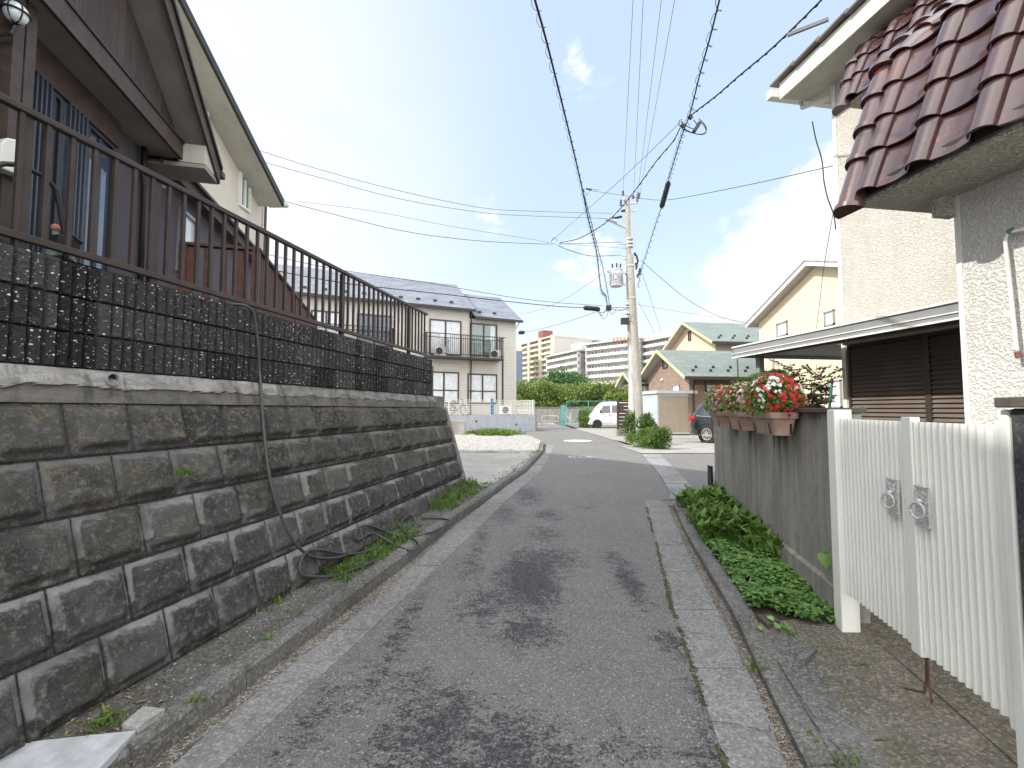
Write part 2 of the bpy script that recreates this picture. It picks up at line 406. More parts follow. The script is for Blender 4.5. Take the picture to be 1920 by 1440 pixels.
def stucco_mat(name, c1, c2, sc=32, bstr=.9, dist=.02, dirt=0):
    m, n = newmat(name); v = n.obj()
    a = n.noise(v, sc * 1.15, 4, .55, .12); b = n.vor(v, sc * 1.1, 'SMOOTH_F1', 0); g = n.noise(v, 1.1, 5, .6)
    h = n.math('ADD', n.sm(a, .38, .6), n.math('MULTIPLY', b, .5))
    c = n.mix(n.sm(g, .3, .7), c1, c2)
    c = n.mix(n.math('MULTIPLY', n.math('SUBTRACT', 1, n.sm(a, .36, .5)), .22), c, tuple(x * .6 for x in c1))
    if dirt:
        s_ = n.noise(n.obj((4, 4, .5)), 1.4, 7, .7); c = n.mix(n.math('MULTIPLY', n.sm(s_, .5, .7), dirt), c, tuple(x * .5 for x in c1))
    out(n, c, .85, h, bstr, dist, spec=.3); return m
MT['stucco'] = stucco_mat('cream_stucco', (.56, .54, .49), (.63, .61, .56), 50, .7, .011, .16)
MT['stucco2'] = stucco_mat('white_stucco', (.61, .60, .57), (.68, .67, .64), 50, .7, .012, .18)
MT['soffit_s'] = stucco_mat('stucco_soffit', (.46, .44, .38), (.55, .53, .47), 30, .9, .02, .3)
MT['purple'] = stucco_mat('mauve_grey_stucco', (.095, .087, .10), (.12, .112, .126), 70, .5, .006)
MT['creamwall'] = simple('cream_render', (.60, .56, .48), .85, var=.04, bump=.15, bs=60, dirt=.12)
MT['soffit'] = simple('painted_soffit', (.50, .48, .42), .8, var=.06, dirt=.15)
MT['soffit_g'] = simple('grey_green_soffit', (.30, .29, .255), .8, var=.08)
MT['whitep'] = simple('white_painted_metal', (.72, .72, .67), .38, var=.02, dirt=.10)
MT['whiteg'] = simple('gate_paint', (.87, .875, .82), .4, var=.03, dirt=.16, vs=1.5)
MT['brownm'] = simple('brown_metal', (.050, .037, .032), .45, var=.12, vs=8, bump=.1)
MT['brownt'] = simple('brown_timber_trim', (.075, .05, .040), .6, var=.18, vs=10, bump=.2)
MT['deck'] = simple('reddish_brown_timber', (.10, .042, .032), .65, var=.2, vs=14, bump=.3)
MT['black'] = simple('black_metal', (.02, .02, .021), .45, var=.1)
MT['rubber'] = simple('black_rubber', (.018, .018, .018), .8)
MT['hose'] = simple('grey_green_hose', (.048, .055, .052), .45, var=.1, vs=20)
MT['alu'] = simple('silver_aluminium', (.30, .31, .32), .38, metal=.2, var=.05)
MT['galv'] = simple('galvanised_steel', (.48, .50, .51), .45, metal=.4, var=.12, vs=4)
MT['steelpole'] = simple('painted_steel_pole', (.52, .54, .55), .5, var=.10, vs=1.5, dirt=.25)
MT['silver'] = simple('cast_silver_metal', (.62, .62, .61), .4, metal=.15, var=.15, vs=90)
MT['darkroof'] = simple('dark_roof_metal', (.03, .027, .026), .5, var=.15)
MT['brass'] = simple('ochre_plastic', (.3, .22, .1), .5)
MT['redplastic'] = simple('red_lens', (.45, .012, .012), .12, coat=.6)
MT['carblack'] = simple('black_car_paint', (.012, .014, .022), .18, coat=1, var=.02)
MT['carwhite'] = simple('white_car_paint', (.78, .79, .80), .25, coat=.7, var=.01)
MT['chrome'] = simple('chrome_trim', (.75, .76, .78), .15, metal=1, var=.02)
MT['wheelm'] = simple('alloy_wheel_metal', (.60, .55, .52), .3, metal=.7, var=.05)
MT['plasticg'] = simple('grey_plastic', (.3, .3, .31), .5)
MT['blue'] = simple('blue_sign_plate', (.03, .17, .42), .4)
MT['terr'] = simple('weathered_terracotta_plastic', (.42, .275, .215), .7, var=.14, vs=6, bump=.1, dirt=.3)
MT['shedp'] = simple('beige_steel_door', (.36, .32, .255), .5, var=.04)
MT['shedw'] = simple('shed_white_steel', (.46, .49, .54), .5, var=.03)
MT['sage'] = simple('pale_sage_trim', (.50, .54, .30), .6, var=.05)
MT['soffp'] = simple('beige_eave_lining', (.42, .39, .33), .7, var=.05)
MT['pink'] = simple('peach_siding', (.66, .51, .37), .8, var=.03)
MT['yellow'] = simple('pale_yellow_siding', (.68, .58, .42), .8, var=.03)
MT['pink_shaded'] = simple('peach_siding_shaded', (.42, .36, .31), .8, var=.04)  # darker copy of the peach siding, front wall shade put into the colour
MT['greywall'] = simple('blue_grey_render', (.42, .45, .50), .8, var=.06, dirt=.15)
MT['greennet'] = simple('green_net_post', (.18, .48, .45), .5)
MT['redbrown'] = simple('maroon_panel', (.22, .07, .06), .7)
MT['bark'] = simple('bark', (.10, .075, .055), .9, var=.3, vs=12, bump=.6)
MT['twig'] = simple('dark_twig', (.035, .028, .02), .8)
MT['stem'] = simple('green_stem', (.10, .16, .05), .7)
MT['greenpost'] = simple('grey_green_post', (.20, .24, .20), .5, var=.1)
MT['marking'] = simple('white_road_paint', (.62, .62, .60), .8, var=.15, vs=9)
MT['iron'] = simple('cast_iron_cover', (.30, .29, .27), .6, metal=.3, var=.2, vs=30, bump=.5)
MT['plate'] = simple('white_fibre_cement', (.50, .515, .53), .8, var=.12, vs=9, bump=.2)
MT['curtain'] = simple('white_curtain', (.66, .68, .70), .9, var=.08, vs=4)
MT['dullsteel'] = simple('dull_steel', (.13, .14, .15), .6)
MT['wood'] = simple('dark_board', (.07, .045, .04), .7, var=.2, vs=12)
MT['slatebrown'] = simple('shutter_brown', (.150, .118, .100), .45, var=.06)
MT['hr_white'] = simple('highrise_white', (.58, .575, .56), .8, var=.03)
MT['hr_cream'] = simple('highrise_cream', (.60, .55, .42), .8, var=.03)
MT['hr_grey'] = simple('highrise_grey', (.50, .48, .44), .8, var=.04)
MT['hr_dark'] = simple('highrise_window_band', (.26, .26, .265), .35, var=.3, vs=.25)
MT['hr_maroon'] = simple('maroon_tank_cladding', (.22, .08, .07), .7)
MT['hr_blue'] = simple('blue_grey_glass', (.10, .14, .20), .25)
MT['orange'] = simple('orange_red_paint', (.62, .22, .16), .6)
def glass_mat(name, tint=(.03, .035, .04), rough=.04):
    m, n = newmat(name); v = n.obj(); g = n.noise(v, 1.5, 2, .5)
    out(n, n.mix(g, tint, tuple(min(1, x * 2.2) for x in tint)), rough, spec=1.0, coat=.3); return m
MT['glass'] = glass_mat('window_glass'); MT['glassb'] = glass_mat('blue_tinted_glass', (.035, .045, .08)); MT['glassl'] = glass_mat('pale_frosted_glass', (.42, .50, .56), .2)  # glassb: blue tint stands in for reflections on the door panes
MT['glassg'] = glass_mat('green_curtained_glass', (.07, .12, .10)); MT['glassw'] = glass_mat('white_curtained_glass', (.36, .38, .40))
def clearglass():
    m, n = newmat('clear_pane'); gl = n.n('ShaderNodeBsdfGlossy', Roughness=.03, Color=(.9, .95, 1, 1)); tr = n.n('ShaderNodeBsdfTransparent', Color=(.86, .9, .92, 1))
    fr = n.n('ShaderNodeFresnel', IOR=1.5).outputs[0]
    f = n.math('ADD', fr, .08); mx = n.n('ShaderNodeMixShader', Fac=f); n.l.new(tr.outputs[0], mx.inputs[1]); n.l.new(gl.outputs[0], mx.inputs[2])
    n.l.new(mx.outputs[0], n.n('ShaderNodeOutputMaterial').inputs[0]); return m
MT['pane'] = clearglass()
def tile_mat():
    m, n = newmat('glazed_roof_tile'); v = n.obj(); a = n.noise(v, 3.5, 6, .65, .4); b = n.noise(n.obj((2, 2, 1)), 14, 6, .7); c0 = n.noise(v, 60, 3, .6)
    r = n.attr('rnd')
    c = n.mix(r, (.048, .022, .022), (.078, .038, .038))
    c = n.mix(n.sm(n.math('ADD', n.math('MULTIPLY', a, .6), n.math('MULTIPLY', b, .4)), .57, .61), c, (.13, .026, .013))
    c = n.mix(n.math('MULTIPLY', n.sm(c0, .6, .75), .3), c, (.05, .02, .02))
    ro = n.math('ADD', .10, n.math('MULTIPLY', b, .25))
    out(n, c, ro, c0, .05, .002, spec=.7, coat=.5); return m
MT['tile'] = tile_mat()
def leaf_mat(name, c1, c2, c3=None, trans=.35):
    m, n = newmat(name); r = n.attr('rnd')
    c = n.ramp(r, [(0, c1), (.6, c2), (1, c3 or c2)])
    g = n.noise(n.obj(), .9, 3, .5); c = n.mix(n.math('MULTIPLY', n.sm(g, .45, .65), .35), c, tuple(x * .6 for x in c1))
    p = n.n('ShaderNodeBsdfPrincipled', Roughness=.5); n.l.new(c, p.inputs['Base Color']); p.inputs['Specular IOR Level'].default_value = .35
    t = n.n('ShaderNodeBsdfTranslucent', Color=n.mix(.5, c, (.25, .35, .03), 'MIX'))
    mx = n.n('ShaderNodeMixShader', Fac=trans); n.l.new(p.outputs[0], mx.inputs[1]); n.l.new(t.outputs[0], mx.inputs[2])
    n.l.new(mx.outputs[0], n.n('ShaderNodeOutputMaterial').inputs[0]); return m
MT['leafd'] = leaf_mat('broad_dark_leaf', (.05, .115, .025), (.125, .24, .045), (.30, .40, .10), .25)
MT['leafg'] = leaf_mat('ground_cover_leaf', (.07, .17, .04), (.18, .35, .085), (.33, .50, .15), .25)
MT['leafy'] = leaf_mat('cherry_leaf', (.10, .16, .04), (.21, .29, .075), (.36, .42, .14), .3)
MT['leaft'] = leaf_mat('dark_tree_leaf', (.05, .12, .055), (.09, .20, .08), (.18, .30, .12), .3)
MT['grass'] = leaf_mat('grass_blade', (.06, .12, .02), (.12, .22, .04), (.22, .33, .08), .3)
MT['nandina'] = leaf_mat('nandina_leaf', (.02, .03, .01), (.05, .05, .02), (.14, .08, .05), .08)
MT['shrub'] = leaf_mat('shrub_leaf', (.04, .085, .02), (.10, .17, .035), (.18, .26, .07), .25)
MT['fl_red'] = simple('red_petal', (.62, .015, .02), .55, var=.2, vs=30)
MT['fl_white'] = simple('white_petal', (.80, .80, .70), .6, var=.08, vs=30)
MT['fl_pink'] = simple('pink_petal', (.75, .38, .38), .6, var=.15, vs=30)
MT['dryleaf'] = leaf_mat('dry_leaf', (.16, .10, .05), (.28, .19, .10), (.42, .33, .2), .1)
def slate_mat(name, c1, c2, sx=1.0, sz=.3, axis='X'):
    m, n = newmat(name); v = n.obj()
    br = n.n('ShaderNodeTexBrick', Vector=v, Color1=tuple(c1) + (1,), Color2=tuple(c2) + (1,), Mortar=tuple(x * .55 for x in c1) + (1,), Scale=1.0)
    br.inputs['Mortar Size'].default_value = .012; br.inputs['Brick Width'].default_value = sx; br.inputs['Row Height'].default_value = sz
    nz = n.noise(v, 5, 5, .6); c = n.mix(n.math('MULTIPLY', n.sm(nz, .4, .7), .35), br.outputs[0], tuple(x * .6 for x in c1))
    out(n, c, .55, br.outputs[1], -.2, .01); return m
MT['slateg'] = slate_mat('grey_roof_slate', (.15, .165, .20), (.235, .25, .285), .6, .22)
MT['slategreen'] = slate_mat('green_roof_slate', (.15, .185, .165), (.20, .23, .21), .9, .25)
def wallbrick(name, c1, c2, cm, bw, rh, ms=.006):
    m, n = newmat(name); tcx = n.n('ShaderNodeTexCoord').outputs['Object']; sp = n.n('ShaderNodeSeparateXYZ', Vector=tcx)
    cb = n.n('ShaderNodeCombineXYZ', X=n.math('ADD', sp.outputs[0], sp.outputs[1]), Y=sp.outputs[2])
    br = n.n('ShaderNodeTexBrick', Vector=cb.outputs[0], Color1=tuple(c1) + (1,), Color2=tuple(c2) + (1,), Mortar=tuple(cm) + (1,), Scale=1.0)
    br.inputs['Mortar Size'].default_value = ms; br.inputs['Brick Width'].default_value = bw; br.inputs['Row Height'].default_value = rh
    nz = n.noise(n.obj(), 2, 5, .6); c = n.mix(n.math('MULTIPLY', n.sm(nz, .4, .7), .2), br.outputs[0], tuple(x * .6 for x in c1))
    out(n, c, .85, br.outputs[1], -.4, .01); return m
MT['brick'] = wallbrick('tan_brick_siding', (.30, .215, .17), (.24, .165, .13), (.20, .16, .13), .5, .15, .012)
MT['brick_shaded'] = wallbrick('tan_brick_siding_shaded', (.22, .155, .125), (.17, .115, .09), (.14, .11, .09), .5, .15, .012)  # darker copy of the tan brick, shade of the front faces in its colour
MT['siding'] = wallbrick('cream_siding', (.54, .515, .47), (.52, .495, .45), (.38, .355, .325), 3.0, .2, .008)
def board_mat():
    m, n = newmat('dark_vertical_boards'); tcx = n.n('ShaderNodeTexCoord').outputs['Object']; sp = n.n('ShaderNodeSeparateXYZ', Vector=tcx)
    w = n.math('FRACT', n.math('MULTIPLY', sp.outputs[0], 9.5)); idx = n.math('FLOOR', n.math('MULTIPLY', sp.outputs[0], 9.5))
    wn = n.n('ShaderNodeTexWhiteNoise', _noise_dimensions='1D', W=idx).outputs[0]
    gr = n.noise(n.obj((30, 30, 1.2)), 2.0, 6, .7)
    c = n.mix(wn, (.052, .038, .034), (.095, .068, .060)); c = n.mix(n.sm(gr, .4, .7), c, (.035, .026, .024))
    c = n.mix(n.math('SUBTRACT', 1, n.sm(w, .0, .08)), c, (.012, .01, .01))
    out(n, c, .7, n.math('ADD', n.sm(w, 0, .08), n.math('MULTIPLY', gr, .3)), .6, .01); return m
MT['boards'] = board_mat()

def coping_mat():
    m, n = newmat('broken_render_coping'); v = n.obj(); t = n.attr('top')
    a = n.noise(n.obj((1, 1, 2.5)), 5, 8, .7, .4); b = n.noise(v, 22, 6, .7); f = n.noise(v, 120, 3, .7); s = n.noise(n.obj((9, 9, .6)), 1.5, 6, .7)
    c = n.mix(n.sm(a, .35, .65), (.10, .095, .085), (.17, .163, .148))
    up = n.mix(n.sm(a, .38, .62), (.24, .235, .225), (.40, .395, .38))
    c = n.mix(t, c, up)
    c = n.mix(n.math('MULTIPLY', n.sm(b, .50, .66), .45), c, (.20, .165, .09))
    c = n.mix(n.math('MULTIPLY', n.sm(s, .50, .68), .6), c, (.045, .043, .040))
    c = n.mix(n.math('MULTIPLY', n.sm(f, .55, .7), .4), c, (.07, .068, .06))
    out(n, c, .92, n.math('ADD', n.math('MULTIPLY', a, 1.5), b), .8, .012, spec=.2); return m
MT['coping'] = coping_mat()
# ------------------------------------------------------------ ground, road, gutters, kerbs
def pl(pix, dz=0, near=-2.5):
    """photo outline -> list of (Y, X) on the ground, extended behind the camera"""
    P = [G(px, py, dz) for px, py in pix]; P = sorted([(p.y, p.x) for p in P])
    (y0, x0), (y1, x1) = P[0], P[1]
    if near is not None and y0 > near: P.insert(0, (near, x0 + (near - y0) * (x1 - x0) / (y1 - y0)))
    return P
AL = pl([(410, 1440), (510, 1353), (640, 1232), (804, 1080), (951, 938), (1009, 890), (1028, 862), (1041, 833)])
GL = pl([(320, 1440), (400, 1367), (573, 1227), (640, 1176), (729, 1107), (835, 1002), (924, 932), (987, 886), (1021, 849), (1024, 833)])
KL = pl([(253, 1440), (367, 1357), (547, 1217), (640, 1147), (769, 1049), (853, 978), (924, 929), (987, 884), (1018, 849), (1020, 832), (1000, 822), (940, 812)])
AR = pl([(1365, 1440), (1340, 1373), (1300, 1250), (1262, 1138), (1235, 1030), (1218, 969), (1211, 943), (1262, 936), (1236, 890), (1215, 865), (1201, 850), (1178, 835), (1155, 826), (1120, 815), (1077, 803)])
GR = pl([(1475, 1440), (1423, 1300), (1359, 1172), (1295, 1048), (1262, 975), (1254, 950)])
KR = pl([(1510, 1440), (1442, 1300), (1377, 1158), (1286, 1002), (1270, 965), (1262, 950)])
KLB = [(y, x - .115) for y, x in KL]
KRB = [(y, x + .13) for y, x in KR]
PV = pl([(1310, 930), (1275, 890), (1238, 853), (1228, 845)], near=None)
def strip(name, xl, xr, y0, y1, dz, mat, dy=.25, nx=6, zf=None, attrs=None, afn=None, parent=None, fl=None):
    n = max(1, int((y1 - y0) / dy)); L = (lambda y: interp(xl, y)) if isinstance(xl, list) else xl; R = (lambda y: interp(xr, y)) if isinstance(xr, list) else xr
    def fn(u, v):
        y = lerp(y0, y1, v); x = lerp(L(y), R(y), u); z = (zf(x, y) if zf else zg(y)) + dz
        if attrs: return (x, y, z), afn(x, y)
        return (x, y, z)
    return MB().grid(fn, nx, n, attrs).build(name, MT[mat] if isinstance(mat, str) else mat, parent, smooth=True)
stains = [(-.02, 2.0, .45, .6, .9), (-.35, 2.25, .35, .5, .9), (.15, 4.1, .33, .85, 1.25), (-.22, 3.6, .3, .5, .8), (.35, 5.4, .35, .5, .7), (-.1, 6.3, .3, .8, .7), (.25, 7.4, .35, 1.0, .8),
          (1.0, 4.0, .14, .55, 1.05), (1.02, 3.05, .14, .25, .9), (.5, 2.1, .28, .35, .6), (.95, 2.0, .3, .5, .75), (-.75, 3.2, .12, 1.3, .8), (-.95, 2.3, .15, .6, .7), (.4, 1.6, .5, .4, .5), (-.15, 1.75, .35, .35, 1.0), (.1, 3.2, .3, .35, .9), (1.05, 2.5, .16, .3, .9), (.9, 1.7, .3, .3, .9), (-.5, 2.15, .25, .3, .8), (.35, 4.6, .4, .5, .9), (-.4, 4.4, .2, .5, .7), (.5, 6.2, .3, .4, .8), (1.0, 4.5, .2, .6, .7),
          (1.1, 6.6, .2, .35, .6), (-.35, 5.2, .12, 1.0, .7), (.3, 2.7, .5, .25, .35), (-.55, 2.6, .2, .3, .7)]
def stain(x, y):
    s = -.45
    for (a, b, rx, ry, g) in stains:
        q = ((x - a) / rx) ** 2 + ((y - b) / ry) ** 2
        if q < 6: s = max(s, -.45 + (g + .35) * exp(-q * .8))
    if y > 12: s = min(s, -.6)
    return {'stain': s}
def AL_x(y): 
    if y < 17.2: return interp(AL, y)
    if y < 26: return interp(KLB, y) - .4
    return -60
def AR_x(y): return interp(AR, y) if y < 32 else lerp(4.4, 3.2, min(1, (y - 32) / 8))
struct(strip('ground', lambda y: -220, lambda y: 220, -30, 330, -.06, 'dirt', dy=4, nx=10))
struct(strip('road', AL_x, AR_x, -2.5, 17.5, 0, 'asphalt', dy=.1, nx=30, attrs=['stain'], afn=stain))
struct(strip('road', AL_x, AR_x, 17.5, 26.0, 0, 'asphalt', dy=.25, nx=8, attrs=['stain'], afn=lambda x, y: {'stain': -1}))
struct(strip('side_street', lambda y: -60, lambda y: interp(AR, y), 26.0, 33.0, 0, 'asphalt', dy=.5, nx=24, attrs=['stain'], afn=lambda x, y: {'stain': -1},
             zf=lambda x, y: zg(y) + max(0, (-x - 1) * .075) * (1 if x > -14 else 1)))
struct(strip('gravel_path', lambda y: -6 if y > 36 else 1.3, lambda y: 4.3 if y < 40 else 4.0, 33.0, 46, 0.004, 'paleapron', dy=1, nx=6))
struct(strip('side_lane', lambda y: interp(AR, y) - .05 if y > 7.15 else interp(GR, 6.8) - .45, lambda y: 40, 6.7, 13.9, -.006, 'asphalt', dy=.3, nx=20, attrs=['stain'], afn=lambda x, y: {'stain': -.8}))
struct(strip('driveway', lambda y: 3.9 if y < 17 else 4.6, lambda y: 30, 13.9, 23.5, .012, 'drive', dy=.5, nx=8))
pk = pl([(1178, 829), (1155, 827), (1120, 816), (1077, 804)], near=None)
struct(strip('parking_ground', lambda y: interp(pk, y) if y < 32 else 4.6, lambda y: 30, pk[0][0], 44, .016, 'drive', dy=.5, nx=8))
# left gutter and kerb
struct(strip('gutter_debris', lambda y: interp(KL, y) - .02, lambda y: interp(GL, y) + .02, -2.5, 17.6, -.028, 'debris', dy=.1, nx=2))
def gutter(name, A, B, y0, y1, slab=.6, dz=.006, gap=.006, mat='gutter'):
    mb = MB(); y = y0; k = 0
    while y < y1:
        ye = min(y + slab, y1); j = random.uniform(-.003, .004); n = 4
        for i in range(n):
            a, b = lerp(y, ye - gap, i / n), lerp(y, ye - gap, (i + 1) / n)
            for (z0, z1, xa, xb) in ((dz, dz, 0, 1),):
                p = [(interp(A, a), a, zg(a) + dz + j), (interp(B, a), a, zg(a) + dz + j), (interp(B, b), b, zg(b) + dz + j), (interp(A, b), b, zg(b) + dz + j)]
                mb.quad(*p)
                mb.quad((p[0][0], p[0][1], p[0][2] - .05), p[0], p[3], (p[3][0], p[3][1], p[3][2] - .05)); mb.quad(p[1], (p[1][0], p[1][1], p[1][2] - .05), (p[2][0], p[2][1], p[2][2] - .05), p[2])
            if i == 0: mb.quad((p[0][0], p[0][1], p[0][2] - .05), (p[1][0], p[1][1], p[1][2] - .05), p[1], p[0])
        y = ye; k += 1
    return struct(mb.build(name, MT[mat]))
gutter('gutter', GL, AL, -1, 17.6)
def kerb(name, P, side, w, h, y0, y1, seg=.6, mat='kerb', hf=None, shift=0):
    """side=-1: the kerb lies to the left of its foot line"""
    y = y0; mb = MB()
    while y < y1:
        ye = min(y + seg, y1); n = 3; j = random.uniform(-.006, .006); jx = random.uniform(-.006, .006)
        prof = [(0, -.05), (0, .75), (.12, 1), (1, 1), (1, -.05)]
        base = len(mb.v)
        for i in range(n + 1):
            yy = lerp(y, ye - .008, i / n); hh = (hf(yy) if hf else h) + j
            for (u, v) in prof: 
                x = interp(P, yy) + jx + side * u * w + (noise.noise(Vector((yy * 9, u * 3, v * 3))) * .006)
                mb.v.append((x, yy, zg(yy) + (v * hh if v > 0 else v) + noise.noise(Vector((yy * 7, u * 5, 3))) * .005))
        for i in range(n):
            for k in range(len(prof) - 1):
                a = base + i * 5 + k; q = (a, a + 1, a + 6, a + 5); mb.f.append(q if side < 0 else q[::-1])
        e = tuple(base + k for k in range(5)); mb.f.append(e if side > 0 else e[::-1]); e = tuple(base + n * 5 + k for k in range(5)); mb.f.append(e[::-1] if side > 0 else e)
        y = ye
    return struct(mb.build(name, MT[mat]))
kerb('kerb', KL, -1, .115, .10, -1, 18.0)
# verge between kerb and retaining wall
WALLX = lambda y, e: .221 * y - (2.85 - .3 * e)        # face of the battered wall, e = depth below eye level
def vz(x, y):
    k = min(1, max(0, (interp(KLB, y) - x) / .9)); r = interp([(1, .09), (2, .07), (7.5, .10), (9, .03)], y)
    return zg(y) + .088 + k * r + noise.noise(Vector((x * 3, y * 3, 0))) * .018
struct(strip('verge_ground', lambda y: WALLX(y, 1.3) - .25, lambda y: interp(KLB, y) + .01, -1, 7.6, 0, 'dirt', dy=.07, nx=16, zf=vz))
struct(strip('concrete_apron', lambda y: -3.2, lambda y: interp(KLB, y) + .01, 7.6, 13.2, .098, 'paleapron', dy=.3, nx=6))
def gz(x, y): return zg(y) + .10 + .045 * noise.noise(Vector((x * 2.2, y * 2.2, 0))) + .02 * noise.noise(Vector((x * 9, y * 9, 0)))
stuff(strip('gravel', lambda y: -7, lambda y: interp(KLB, y) - .02 if y < 25.6 else -.7, 13.2, 25.7, .012, 'gravel', dy=.1, nx=60, zf=gz), 'white gravel spread over the empty corner lot', 'gravel')
# right gutter, debris, kerb, planting bed, aggregate apron to the gate
gutter('gutter', AR[:8], GR, -1, 7.02, slab=.75)
struct(strip('gutter_debris', lambda y: interp(GR, y) - .02, lambda y: interp(KR, y) + .02, -2.5, 6.85, -.018, 'debris', dy=.1, nx=2))
kerb('kerb', KR, 1, .13, .06, -1, 6.6, hf=lambda y: interp([(2.6, .025), (3.3, .06)], y))
gutter('paver_gutter', [(y, interp(AR, y + .01)) for y in [7.06 + .4 * i for i in range(19)]], [(y, max(interp(PV, y), interp(AR, y) + .1)) for y in [7.06 + .4 * i for i in range(19)]], 7.06, 13.6, slab=.6, dz=.014, mat='lightc')
def apz(x, y): return zg(y) + interp([(2.6, .028), (3.4, .055)], y) + min(.11, max(0, (x - interp(KRB, y)) * .10)) + noise.noise(Vector((x * 4, y * 4, 5))) * .006
RW = lambda y: .221 * y + 1.48                          # street face of the right wall and gate
struct(strip('gate_apron', lambda y: interp(KRB, y) - .01, lambda y: 4.4, -1, 3.25, 0, 'apron', dy=.12, nx=24, zf=apz))
struct(strip('kerb_slab', lambda y: interp(KRB, y) - .005, lambda y: interp(KRB, y) + .19 + .02 * noise.noise(Vector((y * 4, 0, 0))), -1, 3.0, .007, 'kerb', dy=.1, nx=3, zf=apz))
def bz(x, y): return zg(y) + .05 + min(.07, max(0, (x - interp(KRB, y)) * .12))
struct(strip('planting_soil', lambda y: interp(KRB, y) - .01, lambda y: RW(y) + .3, 3.2, 6.9, 0, 'soil', dy=.2, nx=6, zf=bz))
struct(strip('yard_ground', lambda y: RW(y) + .1, lambda y: 30, -1, 6.7, .10, 'apron', dy=.5, nx=6))
# markings and covers on the road
mb = MB()
for i in range(1):
    c = G(1083, 826.5); rx, ry = .62, .40
    mb.poly([(c.x + rx * cos(t * pi / 12), c.y + ry * sin(t * pi / 12) * 1.5, zg(c.y) + .005) for t in range(24)])
struct(mb.build('road_marking', MT['marking']))
t = thing('utility_cover', 'small rectangular steel cover with four raised marks set in the road', 'utility cover', (G(1087, 857).x, G(1087, 857).y, zg(13.4) + .001))
box('cover_plate', MT['iron'], t, -.27, .27, -.16, .16, 0, .012)
box('cover_rim', MT['marking'], t, -.30, .30, -.19, .19, -.004, .006)
mb = MB()
for k in range(2):
    x = -.10 + k * .17
    for (a, b, c, d) in ((0, .02, -.05, .05), (.05, .07, -.05, .05), (0, .07, .03, .05), (0, .07, -.01, .01)): mb.box(x + a, x + b, c, d, .012, .016)
mb.build('raised_marks', MT['black'], t)
# ------------------------------------------------------------ retaining wall
wf = Fr(0, 0, .216, .9764)                     # local x runs along the street, local y to the left (into the bank)
SC = sqrt(1 + .221 ** 2)
def yoff(e): return (2.85 - .3 * e) / SC       # local y of the battered face at depth e below eye level
rw = fthing('retaining_wall', 'tall dark concrete block retaining wall with mossy courses below ribbed black blocks', 'retaining wall', wf)
mb = MB(); RH = .285; BW = .335
ends = (.25, 7.28)
for r in range(6):
    z1 = EYE + .038 - r * RH + .0; z0 = z1 - RH
    x = ends[0] - (BW * .5 if r % 2 else 0) - .1
    while x < ends[1] + .02:
        w = BW * random.uniform(.93, 1.07); xa, xb = x + .003, min(x + w - .003, ends[1] + (.0 if r % 2 == 0 else .0)); x += w
        if xb - xa < .08: continue
        rnd = random.random(); bo = random.uniform(.020, .032); pr = .044 + random.uniform(-.010, .012); tilt = random.uniform(-.006, .006)
        nu, nv = 24, 20
        def fn(u, v):
            bd = u in (0, 1) or v in (0, 1)
            if u not in (0, 1): u = lerp(.014, .986, (u - 1 / nu) / (1 - 2 / nu))
            if v not in (0, 1): v = lerp(.016, .984, (v - 1 / nv) / (1 - 2 / nv))
            X = lerp(xa, xb, u); Z = lerp(z0 + .004, z1 - .004, v); W_ = xb - xa; H = RH
            du = min(u, 1 - u) * W_; dv = min(v * H, (1 - v) * H)
            k = min(1, max(0, du - bo) / .016, max(0, v * H - bo - .004) / .034, max(0, (1 - v) * H - bo * .7) / .022); k = max(0, k)
            nzv = noise.noise(Vector((X * 14, Z * 14, rnd * 20))) * .008 + noise.noise(Vector((X * 5, Z * 5, rnd * 20))) * .010 + noise.noise(Vector((X * 40, Z * 40, rnd * 9))) * .0035
            y = yoff(EYE - Z) - pr * k - nzv * (.35 + .65 * k) - tilt * (u - .5)
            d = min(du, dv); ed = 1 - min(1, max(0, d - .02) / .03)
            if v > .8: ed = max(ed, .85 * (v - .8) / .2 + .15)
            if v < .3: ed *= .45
            if bd: y += .018; ed = 0
            return (X, y, Z), {'rnd': rnd, 'edge': ed, 'row': r / 5}
        mb.grid(fn, nu, nv, ['rnd', 'edge', 'row'])
mb.build('stone_blocks', MT['stone'], rw, smooth=True)
# recessed joint backing
mb = MB()
mb.grid(lambda u, v: ((lerp(.15, 7.28, u), yoff(EYE - lerp(-.2, 1.54, v)) + .016, lerp(-.2, 1.54, v)), {'rnd': 0, 'edge': 0, 'row': .5}), 20, 20, ['rnd', 'edge', 'row'])
mb.build('joint_mortar', MT['pilC'], rw)
# concrete coping with broken render edge
z_c0, z_c1 = 1.536, 1.722
mb = MB()
def cop(u, v):
    X = lerp(.15, 6.98, u); Z = lerp(z_c0, z_c1, v)
    br = .46 + .16 * noise.noise(Vector((X * 3, 0, 0))) + .1 * noise.noise(Vector((X * 11, 4, 0)))
    st = .012 if v > br else 0
    if X > 3.2: st *= .5
    return (X, yoff(EYE - Z) - .012 - st + .006 * noise.noise(Vector((X * 9, Z * 20, 2))), Z), {'top': (1 if v > br else 0) * (1 if X < 3.4 else .55)}
mb.grid(cop, 300, 24, ['top'])
yc = yoff(-.2)
mb.quad((.15, yc - .02, z_c1), (6.98, yc - .02, z_c1), (6.98, yc + .4, z_c1), (.15, yc + .4, z_c1))
mb.build('concrete_coping', MT['coping'], rw, smooth=False)
